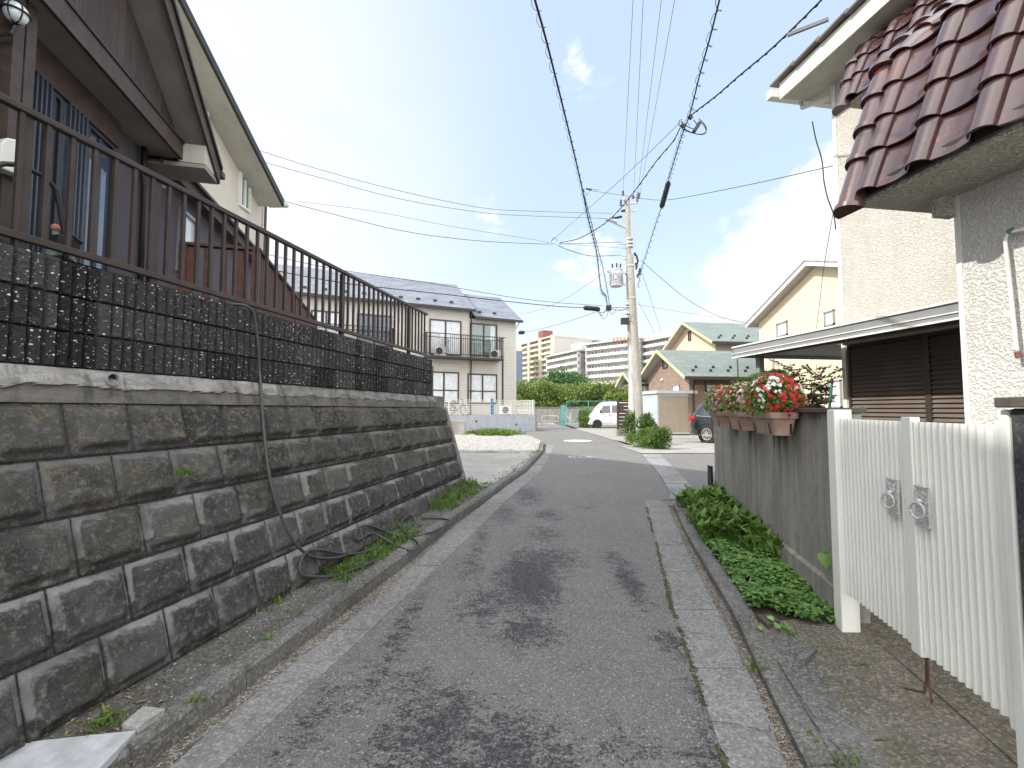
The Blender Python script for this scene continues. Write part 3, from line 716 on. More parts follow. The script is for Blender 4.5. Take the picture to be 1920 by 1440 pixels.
# sloping end block and body behind
mb = MB(); xe0, xe1 = 7.28, 7.44
mb.v += [(xe0, yoff(-.04) - .01, 1.54), (xe1, yoff(-.04) - .01, 1.54), (xe1, yoff(-.04) + .5, 1.54), (xe0, yoff(-.04) + .5, 1.54), (xe0, yoff(1.5) - .01, 0), (xe1, yoff(1.5) - .01, 0), (xe1, yoff(1.5) + 1, 0), (xe0, yoff(1.5) + 1, 0)]
mb.f += [(0, 1, 2, 3), (4, 7, 6, 5), (0, 4, 5, 1), (1, 5, 6, 2), (2, 6, 7, 3), (3, 7, 4, 0)]
mb.box(6.98, 7.44, yc - .012, yc + .42, 1.543, 1.722)
mb.build('end_block', MT['cope'], rw, recalc=True, bevel=.008)
# ribbed split-face blocks, three courses
RX0, RX1, RZ0, RCH = .2, 6.86, 1.722, .193
mb = MB(); yr = yc + .012; pitch = .0645
def ribf(u, v):
    X = lerp(RX0, RX1, u); zz = v * 3 * RCH; c = int(min(2.999, v * 3)); fz = zz - c * RCH
    ph = ((X + (c % 2) * 0) / pitch) % 1; g = 1 if .18 < ph < 1 else 0
    k = max(0, min(1, (ph - .17) / .08, (1 - ph) / .05))
    bx = int((X + (c % 2) * .1935) / .387); bph = ((X + (c % 2) * .1935) / .387) % 1
    jn = 1 if (fz < .007 or fz > RCH - .007) else 0
    if bph < .014: jn = 1
    rn = noise.noise(Vector((X * 55, zz * 55, 0))) * .004 + noise.noise(Vector((X * 18, zz * 18, 7))) * .004
    y = yr - (.028 + rn) * k * (1 - jn) + jn * .004
    rnd = (sin(bx * 12.9898 + c * 78.233) * 43758.5) % 1
    if abs(X - 1.9) < .10 or abs(X - 4.70) < .07: rnd *= .05; y += .014
    return (X, y, RZ0 + zz), {'rib': k * (1 - jn), 'rnd': rnd}
mb.grid(ribf, 900, 66, ['rib', 'rnd'])
n0 = len(mb.v)
for a_, b_ in (((RX0, yr, RZ0), 0), ((RX1, yr, RZ0), 1)):
    pass
zt = RZ0 + 3 * RCH
mb.quad((RX0, yr - .004, zt), (RX1, yr - .004, zt), (RX1, yr + .15, zt), (RX0, yr + .15, zt))
mb.quad((RX1, yr - .015, RZ0), (RX1, yr + .15, RZ0), (RX1, yr + .15, zt), (RX1, yr - .015, zt))
mb.build('ribbed_blocks', MT['rib'], rw)
ax, az = wf.hit(205, 711, yoff(-.18) - .02)
mb = MB(); ring = []
for k in range(20):
    an = 2 * pi * k / 20; ring.append((cos(an), sin(an)))
yp = yoff(-.16) - .045
for (ra, rb, ya, yb) in ((.030, .037, yp, yp), (.037, .037, yp, yp + .06), (.030, .030, yp, yp + .07)):
    for k in range(20):
        c0, c1 = ring[k], ring[(k + 1) % 20]
        mb.quad((ax + c0[0] * ra, ya, az + c0[1] * ra), (ax + c1[0] * ra, ya, az + c1[1] * ra), (ax + c1[0] * rb, yb, az + c1[1] * rb), (ax + c0[0] * rb, yb, az + c0[1] * rb))
dp = mb.build('drain_pipe', MT['plasticg'], rw)
MB().poly([(ax + c[0] * .031, yp + .028, az + c[1] * .031) for c in ring]).build('drain_hole', MT['rubber'], dp) if False else None
m2 = MB(); m2.poly([(ax + c[0] * .0305, yp + .022, az + c[1] * .0305) for c in ring]); m2.build('drain_hole', MT['rubber'], dp)
# earth terrace behind the wall
struct(MB().box(.2, 7.3, yc + .14, 14, -.1, 2.235).build('terrace_ground', MT['dirt'], None, loc=wf.o)).rotation_euler = (0, 0, wf.rz)
# ------------------------------------------------------------ brown fence on top of it
fy = yr + .07
fe = fthing('terrace_fence', 'long brown metal baluster fence on top of the ribbed block wall', 'fence', wf)
zb, zt_ = 2.375, 3.03
mb = MB(); mb.box(.2, 6.86, fy - .022, fy + .022, zt_ - .018, zt_ + .018); mb.build('top_rail', MT['brownm'], fe, bevel=.006)
mb = MB(); mb.box(.2, 6.84, fy - .018, fy + .018, zb - .02, zb + .02); mb.build('bottom_rail', MT['brownm'], fe, bevel=.005)
for px in (35, 288, 645, 770):
    x, _ = wf.hit(px, 560, fy)
    MB().box(x - .025, x + .025, fy - .04 + .042, fy + .045, 2.28, zt_ - .018).build('post', MT['brownm'], fe, bevel=.004)
x = .3
while x < 6.83:
    MB().box(x - .011, x + .011, fy - .011, fy + .011, zb + .02, zt_ - .018).build('baluster', MT['brownm'], fe); x += .1135
# ------------------------------------------------------------ right side: rendered wall, white gate, dark pillar
rf = Fr(1.48, 0, .216, .9764)                  # local x along the street, local y NEGATIVE = away from street
def rx(px, py=900, c=0): return rf.hit(px, py, c)
wx0, wx1 = rx(1567)[0], rx(1341)[0]
cw = fthing('garden_wall', 'streaked grey rendered wall with brown coping beside the planting bed', 'garden wall', rf)
mb = MB()
def cwf(u, v):
    X = lerp(wx0 + .0, wx1, u); Z = lerp(.05, 1.475, v)
    st = -.028 if Z < .33 else 0
    td = 0
    for (a, w_) in ((4.25, .45), (5.1, .2), (5.7, .16)): td = max(td, (1 - abs(X - a) / w_))
    hh = max(0, (v - .72) / .28) * .55 + max(0, min(1, td)) * .55 * max(0, (v - .3) / .7)
    return (X, -st + .003 * noise.noise(Vector((X * 3, Z * 3, 0))), Z), {'topdirt': hh}
mb.grid(cwf, 120, 70, ['topdirt'], flip=True)
mb.quad((wx1, 0, .05), (wx1, -.15, .05), (wx1, -.15, 1.475), (wx1, 0, 1.475)); mb.quad((wx0, 0, .05), (wx0, 0, 1.475), (wx0, -.15, 1.475), (wx0, -.15, .05))
mb.quad((wx0, -.15, .05), (wx0, -.15, 1.475), (wx1, -.15, 1.475), (wx1, -.15, .05)); mb.quad((wx0, 0, 1.475), (wx1, 0, 1.475), (wx1, -.15, 1.475), (wx0, -.15, 1.475))
mb.build('rendered_face', MT['wallc'], cw)
xc = rx(1478)[0]
MB().box(wx0 - .03, xc, -.19, .045, 1.477, 1.512).build('coping', MT['capc'], cw, bevel=.006)
MB().box(wx0 - .004, wx0 + .16, -.17, .016, .1, 1.476).build('end_pier', MT['wallc'], cw, bevel=.008)
gt = fthing('gate', 'white ribbed double gate between the rendered wall and the dark pillar', 'gate', rf)
pw = .105
gx1 = wx0 - .012; gx0 = gx1 - pw
MB().box(gx0, gx1, -.06, .045, .06, 1.50).build('gate_post', MT['whiteg'], gt, bevel=.006)
gn = rx(1893)[0]     # near hinge post
MB().box(gn - .05, gn, -.05, .03, .10, 1.50).build('gate_post', MT['whiteg'], gt, bevel=.006)
zb_, zt2 = .335, 1.44
gm = rx(1712)[0]
def ribpanel(xa, xb, name):
    mb = MB(); n = int((xb - xa) / .0425); w = (xb - xa) / n
    prof = []
    for i in range(n):
        a = xa + i * w; prof += [(a, -.006), (a + w * .62, -.006), (a + w * .72, .012), (a + w * .94, .012)]
    prof.append((xb, -.006))
    for (a, b) in zip(prof, prof[1:]): mb.quad((b[0], b[1], zb_), (a[0], a[1], zb_), (a[0], a[1], zt2), (b[0], b[1], zt2))
    for (a, b) in zip(prof, prof[1:]): mb.quad((a[0], a[1] - .012, zb_), (b[0], b[1] - .012, zb_), (b[0], b[1] - .012, zt2), (a[0], a[1] - .012, zt2))
    for (a, b) in zip(prof, prof[1:]): mb.quad((a[0], a[1], zt2), (b[0], b[1], zt2), (b[0], b[1] - .012, zt2), (a[0], a[1] - .012, zt2)); mb.quad((a[0], a[1] - .012, zb_), (b[0], b[1] - .012, zb_), (b[0], b[1], zb_), (a[0], a[1], zb_))
    lf = mb.build(name, MT['whiteg'], gt); return lf
def handle(xc_, parent):
    hz = rf.hit(1690, 940)[1] + .005
    p_ = MB().box(xc_ - .048, xc_ + .048, .0195, .027, hz - .085, hz + .105).build('handle_plate', MT['silver'], parent, bevel=.002)
    mb = MB()
    for (a, b, r) in [(random.uniform(-.036, .036), random.uniform(-.07, .09), random.uniform(.005, .010)) for _ in range(46)]:
        mb.lathe([(r, 0), (r * .8, r * .45), (r * .2, r * .7)], 7, Matrix.Translation((xc_ + a, .026, hz + b)) @ Matrix.Rotation(-pi / 2, 4, 'X'))
    for (a, b, c, d) in ((-.048, .048, .098, .105), (-.048, .048, -.085, -.078), (-.048, -.041, -.085, .105), (.041, .048, -.085, .105)): mb.box(xc_ + a, xc_ + b, .0265, .032, hz + c, hz + d)
    mb.build('plate_relief', MT['silver'], parent)
    mb = MB(); mb.tube([(xc_ + .034 * cos(t), .050 + .010 * cos(t), hz - .008 + .037 * sin(t)) for t in [2 * pi * k / 24 for k in range(25)]], .0062, 8)
    mb.tube([(xc_, .024, hz + .035), (xc_, .052, hz + .037)], .012, 10); mb.build('ring_pull', MT['silver'], parent, smooth=True)
L1 = ribpanel(gm + .04, gx0 - .006, 'gate_leaf'); handle(gm + .04 + .085, L1)
L2 = ribpanel(gn + .006, gm - .0375, 'gate_leaf'); handle(gm - .0375 - .075, L2)
MB().box(gm - .037, gm + .037, -.022, .022, zb_ - .02, 1.463).build('meeting_stile', MT['whiteg'], gt, bevel=.003)
MB().box(gn + .004, gn + .03, -.028, .022, zb_ - .01, 1.445).build('end_stile', MT['whiteg'], gt)
mb = MB(); q = Vector((gm - .05, -.02, zb_)); mb.tube([(gm - .03, -.01, zb_ + .1), (gm - .03, .0, zb_ - .12), (gm - .06, .03, .16)], .006, 8); mb.tube([(gm - .06, .03, .165), (gm - .02, .09, .155)], .005, 6)
mb.tube([(gn + .55, -.01, zb_ + .05), (gn + .53, .0, .22), (gn + .46, .03, .15)], .005, 6)
mb.build('drop_bolt', simple('rusty_iron', (.10, .05, .03), .8, var=.3), gt)
dk = fthing('gate_pillar', 'dark rough gate pillar with a brown cap stone', 'gate pillar', rf)
px_, _ = rx(1884, 800, .03)
MB().box(px_ - .6, gn - .06, -.12, .03, .0, 1.505).build('pillar_body', MT['pilC'], dk, bevel=.01)
MB().box(px_ - .62, gn - .035, -.15, .06, 1.507, 1.545).build('cap_stone', MT['capc'], dk, bevel=.005)
# ------------------------------------------------------------ generic window: frame, panes, sash
def window(par, x0, x1, z0, z1, y, glass='glass', frame='brownm', name='window', sashes=2, proud=.04, fw=.045, rail=None, curtain=None, out_=-1):
    """window on a wall whose outside is towards -y"""
    mb = MB()
    mb.box(x0, x1, y - proud, y + .01, z0, z0 + fw); mb.box(x0, x1, y - proud, y + .01, z1 - fw, z1)
    mb.box(x0, x0 + fw, y - proud, y + .01, z0 + fw, z1 - fw); mb.box(x1 - fw, x1, y - proud, y + .01, z0 + fw, z1 - fw)
    for k in range(1, sashes):
        xm = lerp(x0, x1, k / sashes); mb.box(xm - fw * .6, xm + fw * .6, y - proud + .012, y + .01, z0 + fw, z1 - fw)
    if rail: mb.box(x0 + fw, x1 - fw, y - proud + .016, y + .01, lerp(z0, z1, rail) - fw * .4, lerp(z0, z1, rail) + fw * .4)
    f = mb.build(name, MT[frame], par)
    MB().box(x0 + fw * .8, x1 - fw * .8, y - .012, y - .004, z0 + fw * .8, z1 - fw * .8).build('pane', MT[glass], f)
    if curtain:
        m2 = MB(); n = 40
        for s in curtain:
            a, b = lerp(x0, x1, s[0]), lerp(x0, x1, s[1])
            m2.grid(lambda u, v: (lerp(a, b, u), y - .016 - .006 * sin(u * 40) * (1 - .3 * v), lerp(z0 + fw, z1 - fw, v)), n, 2)
        m2.build('curtain', MT['curtain'], f, smooth=True)
    return f
# ------------------------------------------------------------ dark house on the terrace
F1 = Fr(-2.88, 0, -.242, 1)
h1 = fthing('dark_house', 'mauve grey house with dark brown boarded gable behind the terrace fence', 'house', F1)
def hx(px, py, c): return F1.hit(px, py, c)[0]
WC = .36
xa = hx(205, 300, WC); xe = hx(486, 480, WC); x0 = 1.0
MB().box(x0 - 2, xe, WC, 6.5, 2.0, 4.75).build('wall', MT['purple'], h1)
zf = F1.hit(345, 303, -.04)[1]; xt = hx(345, 303, -.04)
MB().box(-.5, xt, -.045, -.012, zf, zf + .2).build('fascia', MT['brownt'], h1)
MB().box(-.5, xt + .01, -.062, -.012, zf + .2, zf + .235).build('fascia_drip', MT['darkroof'], h1)
MB().box(-.5, xt + .0, -.012, WC, zf + .02, zf + .06).build('soffit', MT['soffit_g'], h1)
# gable
yb = -.30; tx, tz = F1.hit(408, 345, yb); sx, sz = F1.hit(303, 0, yb)
slope = (sz - tz) / (tx - sx); pkx = tx - 2.9; pkz = tz + 2.9 * slope
mb = MB(); mb.prism([(2 * pkx - tx + .3, zf + .2), (tx - .35, zf + .2), (pkx, pkz - .15)], 'y', 0, .3); mb.build('gable_boards', MT['boards'], h1)
def rafter(xA, zA, xB, zB, y0, y1, t0, t1):
    return MB().prism([(xA, zA + t0), (xB, zB + t0), (xB, zB + t1), (xA, zA + t1)], 'y', y0, y1)
for (xA, zA) in ((tx, tz), (2 * pkx - tx, tz)):
    rafter(xA, zA, pkx, pkz, yb - .03, yb, 0, .2).build('barge_board', MT['brownt'], h1)
    rafter(xA, zA, pkx, pkz, yb - .06, 5, .2, .25).build('roof_edge', MT['darkroof'], h1)
    rafter(xA, zA, pkx, pkz, yb, 5, .12, .195).build('rake_soffit', MT['soffit_g'], h1)
MB().box(tx - .42, tx - .12, yb + .002, .0, tz + .06, tz + .30).build('eave_return', MT['soffit'], h1)
MB().box(tx - .42, tx + .02, yb + .002, .5, tz + .0, tz + .05).build('eave_lining', MT['soffit_g'], h1)
MB().box(tx - .0, tx + .12, yb - .05, 1.5, tz + .12, tz + .2).build('gutter', MT['darkroof'], h1)
# lower eave board running on behind
zl = F1.hit(341, 347, .2)[1]
mb = MB(); mb.box(xt - .05, xe + .35, .17, .2, zl, zl + .15); mb.box(xt - .05, xe + .35, .2, WC, zl + .02, zl + .05); mb.build('eave_board', MT['brownt'], h1)
MB().box(xt - .05, xe + .35, .10, 4, zl + .15, zl + .19).build('low_roof', MT['darkroof'], h1)
# recess with ribbed dark shutters and sliding door
xs = [hx(p, 300, WC) for p in (48, 78, 108, 150, 172, 203)]
mb = MB()
def ribs(mb, a, b, z0, z1, y, p=.055, d=.03):
    n = max(2, int((b - a) / p)); w = (b - a) / n
    for i in range(n):
        q = a + i * w; P = [(q, y), (q + w * .45, y - d * .2), (q + w * .55, y - d), (q + w * .9, y - d)]
        for (s, t) in zip(P, P[1:] + [(q + w, y)]): mb.quad((s[0], s[1], z0), (t[0], t[1], z0), (t[0], t[1], z1), (s[0], s[1], z1))
zt1 = 4.42
ribs(mb, xs[0] - .6, xs[1], 2.2, zt1, WC - .03); mb.build('ribbed_shutter', simple('blue_grey_steel', (.055, .066, .088), .35, metal=.3), h1)
mb = MB(); ribs(mb, xs[2], xs[3], 2.2, zt1, WC - .03); mb.build('ribbed_shutter', bpy.data.materials['blue_grey_steel'], h1)
window(h1, xs[1] + .02, xs[2] - .02, 2.25, zt1, WC - .0, 'glassb', 'black', 'door_panel', 1)
window(h1, xs[3] + .02, xs[5] + .05, 2.25, zt1, WC - .0, 'glassb', 'black', 'door_panel', 2)
MB().box(xs[0] - 1.5, xs[5] + .08, WC - .06, WC, zt1, 4.76).build('shutter_box', MT['wood'], h1)
for p in (15, 40): 
    x = hx(p, 200, .12); MB().box(x - .05, x + .05, .08, .18, 2.2, zf + .02).build('porch_post', MT['brownt'], h1)
wx_a, wx_b = hx(333, 400, WC), hx(364, 430, WC); wz0, wz1 = F1.hit(333, 510, WC)[1], F1.hit(333, 386, WC)[1]
wn = window(h1, wx_a, wx_b, wz0, wz1, WC, 'glassl', 'alu', sashes=1, proud=.05)
MB().box(wx_a + .04, wx_b - .04, WC - .03, WC - .012, wz0 + .04, lerp(wz0, wz1, .38)).build('lower_pane', MT['glass'], wn)
for p_, r_ in ((266, .035),):
    x = hx(p_, 350, WC - .05); MB().tube([(x, WC - .06, zf + .02), (x, WC - .06, 4.35), (x + .06, WC - .05, 4.25), (x + .06, WC - .05, 2.2)], .033, 10).build('downpipe', MT['black'], h1, smooth=True)
# second gutter end and small bracket by the eave
mb = MB(); x, zq = F1.hit(318, 350, .1); mb.box(x - .07, x + .06, .08, .2, zq - .01, zq + .02); mb.box(x - .06, x - .03, .08, .2, zq - .05, zq - .01); mb.build('gutter_bracket', MT['alu'], h1)
# porch lantern
lx, lz = F1.hit(30, 25, .02)
lt = thing('porch_lantern', 'round frosted glass lantern hanging under the dark house eave', 'lantern', F1.w(lx, .02, lz), F1.rz)
mb = MB(); mb.lathe([(.02, -.075), (.045, -.068), (.065, -.04), (.072, 0), (.065, .04), (.04, .068), (.02, .075)], 20); mb.build('globe', MT['glassl'], lt, smooth=True)
mb = MB()
for k in range(6):
    an = k * pi / 3; mb.tube([(cos(an) * .076 * sin(t), sin(an) * .076 * sin(t), -.08 * cos(t)) for t in [pi * q / 8 + .02 for q in range(9)]], .005, 5)
mb.tube([(.078 * cos(t), .078 * sin(t), 0) for t in [2 * pi * q / 20 for q in range(21)]], .007, 6)
mb.lathe([(.03, .07), (.055, .08), (.02, .14), (.015, zf - lz)], 12); mb.build('cage', MT['black'], lt, smooth=True)
mb = MB(); mb.tube([(0, 0, -.10), (0, .02, -.16), (0, .12, -.2), (0, .2, -.2)], .012, 6); mb.build('bracket', MT['black'], lt)
# things on the terrace behind the fence
fx, fz = wf.hit(60, 330, fy + .35)
ct = thing('hand_cart', 'upturned black tube hand cart behind the fence', 'hand cart', wf.w(fx, fy + .35, 2.24), wf.rz)
def arch(y, x0, x1, zt__, r=.014):
    P = [(x0 - .03, y, -.0), (x0 - .02, y, zt__ * .55), (x0, y, zt__ * .88)] + [((x0 + x1) / 2 - (x1 - x0) / 2 * cos(t), y, zt__ * .88 + .1 * sin(t)) for t in [pi * q / 8 for q in range(1, 8)]] + [(x1, y, zt__ * .88), (x1 + .05, y, zt__ * .5), (x1 + .07, y, 0)]
    return MB().tube(P, r, 8)
arch(0, -.17, .13, .62).build('handle', MT['black'], ct, smooth=True)
mb = MB(); mb.lathe([(.03, -.02), (.09, -.02), (.10, 0), (.09, .02), (.03, .02)], 18, Matrix.Translation((-.12, .05, .12)) @ Matrix.Rotation(pi / 2, 4, 'X')); mb.build('wheel', MT['rubber'], ct, smooth=True)
mb = MB(); mb.lathe([(.03, -.02), (.09, -.02), (.10, 0), (.09, .02), (.03, .02)], 18, Matrix.Translation((.2, .05, .12)) @ Matrix.Rotation(pi / 2, 4, 'X')); mb.build('wheel', MT['rubber'], ct, smooth=True)
mb = MB(); mb.box(-.15, .2, .02, .1, .1, .13); mb.tube([(.14, 0, .3), (.2, -.03, .33), (.25, -.03, .3)], .012, 6); mb.box(.12, .24, -.03, .03, .26, .31); mb.build('chassis', MT['black'], ct)
for (dx, h, m_, nm, lb) in ((.17, .36, 'greenpost', 'bottle', 'green bottle with an orange cap standing behind the fence'), (.25, .30, 'brass', 'bottle', 'ochre spray bottle beside the green bottle behind the fence')):
    b_ = thing(nm, lb, 'bottle', wf.w(fx + dx, fy + .42, 2.24), wf.rz)
    MB().lathe([(.035, 0), (.04, .02), (.04, h * .6), (.015, h * .85), (.015, h)], 14).build('bottle_body', MT[m_], b_, smooth=True)
    MB().lathe([(.018, h), (.022, h + .01), (.022, h + .03), (.01, h + .04)], 12).build('cap', MT['orange'], b_, smooth=True)
mx, mz = wf.hit(12, 300, fy + .75)
mt_ = thing('mail_box', 'white rounded mailbox on a post behind the fence', 'mailbox', wf.w(mx, fy + .75, 2.24), wf.rz)
zz = mz - 2.24
MB().prism([(-.08, zz - .10), (.08, zz - .10), (.08, zz + .05), (.055, zz + .10), (0, zz + .12), (-.055, zz + .10), (-.08, zz + .05)], 'y', -.09, .09).build('box_body', MT['whitep'], mt_, bevel=.01)
MB().box(-.025, .025, -.02, .02, -.05, zz - .10).build('post', MT['brownm'], mt_)
# ------------------------------------------------------------ timber deck
c0 = at(482, 466, 5.45); FD = Fr(c0.x, c0.y, -.262, .965)
dk_ = thing('timber_deck', 'reddish brown slatted timber deck beside the dark house', 'deck', (c0.x, c0.y, 0), FD.rz)
zt_d = c0.z; LEN = 4.7
MB().box(-.05, LEN, -.05, .04, zt_d - .035, zt_d).build('hand_rail', MT['deck'], dk_, bevel=.005)
MB().box(-.05, .04, .04, .80, zt_d - .035, zt_d).build('hand_rail', MT['deck'], dk_, bevel=.005)
for x_, y_ in ((0, 0), (LEN * .5, 0), (LEN, 0), (0, .76)):
    MB().box(x_ - .045, x_ + .045, y_ - .035, y_ + .045, 1.9, zt_d - .035).build('post', MT['deck'], dk_, bevel=.004)
mb = MB(); x = .10
while x < LEN - .05: mb.box(x - .028, x + .028, -.018, .006, 2.0, zt_d - .05); x += .085
mb.build('slat_screen', MT['deck'], dk_)
mb = MB(); y = .18
while y < .72: mb.box(-.02, .005, y - .035, y + .035, 2.4, zt_d - .05); y += .17
mb.build('slat_screen', MT['deck'], dk_)
MB().box(-.6, LEN, .0, .9, 2.30, 2.40).build('deck_floor', MT['deck'], dk_)
mb = MB(); mb.box(-.62, LEN, -.03, 0, 2.22, 2.40); mb.bar((-.05, -.05, 2.5), (1.4, -.06, 2.05), .05, .09); mb.build('edge_board', MT['deck'], dk_)
# ------------------------------------------------------------ cream house on the left
F2 = Fr(-6.5, 0, 0, 1)
h2 = fthing('cream_house', 'tall cream rendered house with dark roof edge left of the sky', 'house', F2)
cx_, cz_ = F2.hit(495, 378, 0); SL = .53; RX = 4.0
mb = MB(); mb.prism([(-4, 1.9), (cx_, 1.9), (cx_, cz_ + .1), (RX, cz_ + .1 + SL * (cx_ - RX)), (-4, cz_ + .1 + SL * (cx_ - RX) - SL * (RX + 4))], 'y', 0, 7); mb.build('wall', MT['creamwall'], h2)
ex, ez = F2.hit(530, 387, -.62)
pz = ez + SL * (ex - RX)
for (A, Zs) in ((ex, ez), (RX - (ex - RX) * .95, ez)):
    MB().prism([(A, Zs), (RX, pz), (RX, pz + .10), (A, Zs + .10)], 'y', -.60, 7.5).build('rake_soffit', MT['soffit'], h2)
    MB().prism([(A, Zs + .0), (RX, pz), (RX, pz + .17), (A, Zs + .17)], 'y', -.66, -.602).build('barge_board', MT['darkroof'], h2)
    MB().prism([(A, Zs + .102), (RX, pz + .102), (RX, pz + .16), (A, Zs + .16)], 'y', -.60, 7.6).build('roof', MT['darkroof'], h2)
for (pa, pb, ta, tb) in ((449, 469, 320, 402), (362, 384, 155, 235)):
    a, _ = F2.hit(pa, 300, 0); b, _ = F2.hit(pb, 300, 0); z1 = F2.hit(pa, ta, 0)[1]; z0 = F2.hit(pb, tb, 0)[1]
    window(h2, a, b, z0, z1, 0, 'glassg', 'whitep', sashes=2, proud=.06, fw=.05)
MB().tube([(cx_ - .02, -.06, cz_ - .1), (cx_ - .02, -.06, 2)], .035, 8).build('downpipe', MT['brownt'], h2)
MB().box(cx_ - .02, cx_ + .10, -.6, -.1, cz_ - .12, cz_ - .04).build('gutter', MT['soffit'], h2)
# ------------------------------------------------------------ two-storey apartment building
FA = Fr(.27, 33, .906, .42)
ap = fthing('apartment_building', 'cream two-storey apartment building with grey slate roof beyond the retaining wall', 'apartment building', FA)
def axz(px, py, c=0): return FA.hit(px, py, c)
xs_ = axz(880, 600)[0]; zE2 = axz(975, 603, -.4)[1]; zE1 = axz(881, 583, -.4)[1] + .05
MB().box(xs_, 0, 0, 7.5, .4, zE2).build('wall', MT['siding'], ap)
MB().box(-26, xs_, -.01, 8, .4, zE1).build('wall', MT['siding'], ap)
def gabroof(xa, xb, ze, yF, yR, rise, ov=.4):
    t = .12
    r = MB().prism([(yF, ze), (yR, ze + rise), (2 * yR - yF, ze), (2 * yR - yF, ze + t), (yR, ze + rise + t), (yF, ze + t)], 'x', xa - .05, xb + ov).build('roof', MT['slateg'], ap)
    MB().box(xa - .05, xb + ov, yF - .14, yF, ze - .08, ze + .08).build('gutter', MT['black'], ap)
    MB().prism([(yF + .4, ze), (2 * yR - yF - .4, ze), (yR, ze + rise - .1)], 'x', xb - .1, xb).build('gable', MT['siding'], ap)
    n = int((xb - xa) / 1.15)
    for i in range(n):
        x = xa + .5 + i * 1.15; m2 = MB(); m2.box(x - .13, x + .13, yF + .55, yF + .62, ze + .12 + .6 * rise / (yR - yF), ze + .26 + .6 * rise / (yR - yF)); m2.build('snow_guard', MT['black'], ap)
gabroof(-26, xs_ + .0, zE1, -.4, 3.9, 2.75, .3)
gabroof(xs_ + .31, 0, zE2, -.4, 3.7, 2.55, .35)
MB().tube([(xs_ + .1, -.15, zE2 + .3), (xs_ + .1, -.1, .5)], .05, 8).build('downpipe', MT['black'], ap)
MB().tube([(.15, -.4, zE2), (.03, .1, zE2 - .5), (.03, .1, .5)], .05, 8).build('downpipe', MT['whitep'], ap)
def awin(p0, p1, q0, q1, glass, **k):
    a = axz(p0, 600)[0]; b = axz(p1, 600)[0]; z1 = axz((p0 + p1) / 2, q0)[1]; z0 = axz((p0 + p1) / 2, q1)[1]
    return window(ap, a, b, z0, z1, 0, glass, 'brownm', proud=.07, fw=.09, **k)
awin(805, 865, 600, 666, 'glassw', curtain=[(.05, .45), (.52, .95)])
awin(881, 932, 607, 668, 'glassg', curtain=[(.75, .92)])
awin(804, 861, 697, 757, 'glassw', rail=.42, curtain=[(.06, .40), (.52, .97)])
awin(877, 932, 701, 757, 'glassw', rail=.42, curtain=[(.06, .42), (.52, .97)])
awin(669, 735, 590, 650, 'glassb', rail=.5)
awin(583, 640, 583, 640, 'glassw', rail=.5, curtain=[(.1, .9)])
def balcony(p0, p1, q0, q1, posts=True):
    c = -.95; a, zt = axz(p0, q0, c); b, zt2_ = axz(p1, q1, c); zt = (zt + zt2_) / 2; zb = zt - 1.45
    bl = MB().box(a, b, c, 0, zb - .16, zb - .05).build('balcony', MT['black'], ap)
    mb = MB(); mb.box(a - .12, b + .12, c - .03, c + .03, zt - .05, zt); mb.box(a, b, c - .02, c + .02, zb + .08, zb + .12); mb.box(a, b, c - .02, c + .02, zt - .3, zt - .26)
    for x in (a, b): mb.box(x - .03, x + .03, c, 0, zt - .05, zt); mb.box(x - .02, x + .02, c, 0, zb + .08, zb + .12)
    mb.build('rail', MT['black'], bl)
    mb = MB(); x = a; i = 0
    while x <= b + .01:
        blk = int((x - a) / .75) % 4
        if blk != 1 or i % 6 == 0: mb.box(x - .013, x + .013, c - .013, c + .013, zb - .05, zt - .05)
        x += .13; i += 1
    y = c + .13
    while y < -.05:
        for x in (a, b): mb.box(x - .012, x + .012, y - .012, y + .012, zb, zt)
        y += .14
    for k in range(9):
        for (s, e) in ((0, 1), (1, 0)):
            for b0 in (.75, 3.75):
                if a + b0 + .75 < b: mb.bar((a + b0 + .72 * (k / 9), c, lerp(zb + .1, zt - .3, 0 if s == 0 else 1)), (a + b0 + .72 * (min(1, (k + 3) / 9)), c, lerp(zb + .1, zt - .3, 1 if s == 0 else 0)), .012)
    mb.build('balusters', MT['black'], bl)
    if posts:
        for x in (a + .05, b - .1): MB().box(x - .05, x + .05, c - .05, c + .05, .5, zb - .16).build('post', MT['black'], ap)
    return a, b, zb, c
ba, bb, bz_, bc = balcony(801, 945, 622, 633)
balcony(581, 738, 602, 617, False)
def acunit(par_fr, x, y, z, label, cat='air conditioner'):
    w_ = par_fr.w(x, y, z); t = thing('air_conditioner', label, cat, w_, par_fr.rz, 'outdoor air conditioner units of the apartment building')
    MB().box(-.38, .38, -.14, .14, .05, .62).build('casing', MT['whitep'], t, bevel=.01)
    MB().lathe([(.21, 0), (.23, .0), (.23, .015), (.21, .015)], 24, Matrix.Translation((-.08, -.142, .34)) @ Matrix.Rotation(pi / 2, 4, 'X')).build('fan_grille', MT['black'], t)
    mb = MB(); mb.box(-.3, -.24, -.15, .15, 0, .05); mb.box(.24, .3, -.15, .15, 0, .05); mb.build('feet', MT['plasticg'], t)
    return t
acunit(FA, axz(825, 660, bc + .3)[0], bc + .35, bz_ - .05, 'air conditioner at the left end of the black apartment balcony')
acunit(FA, axz(928, 660, bc + .3)[0], bc + .35, bz_ - .05, 'air conditioner at the right end of the black apartment balcony')
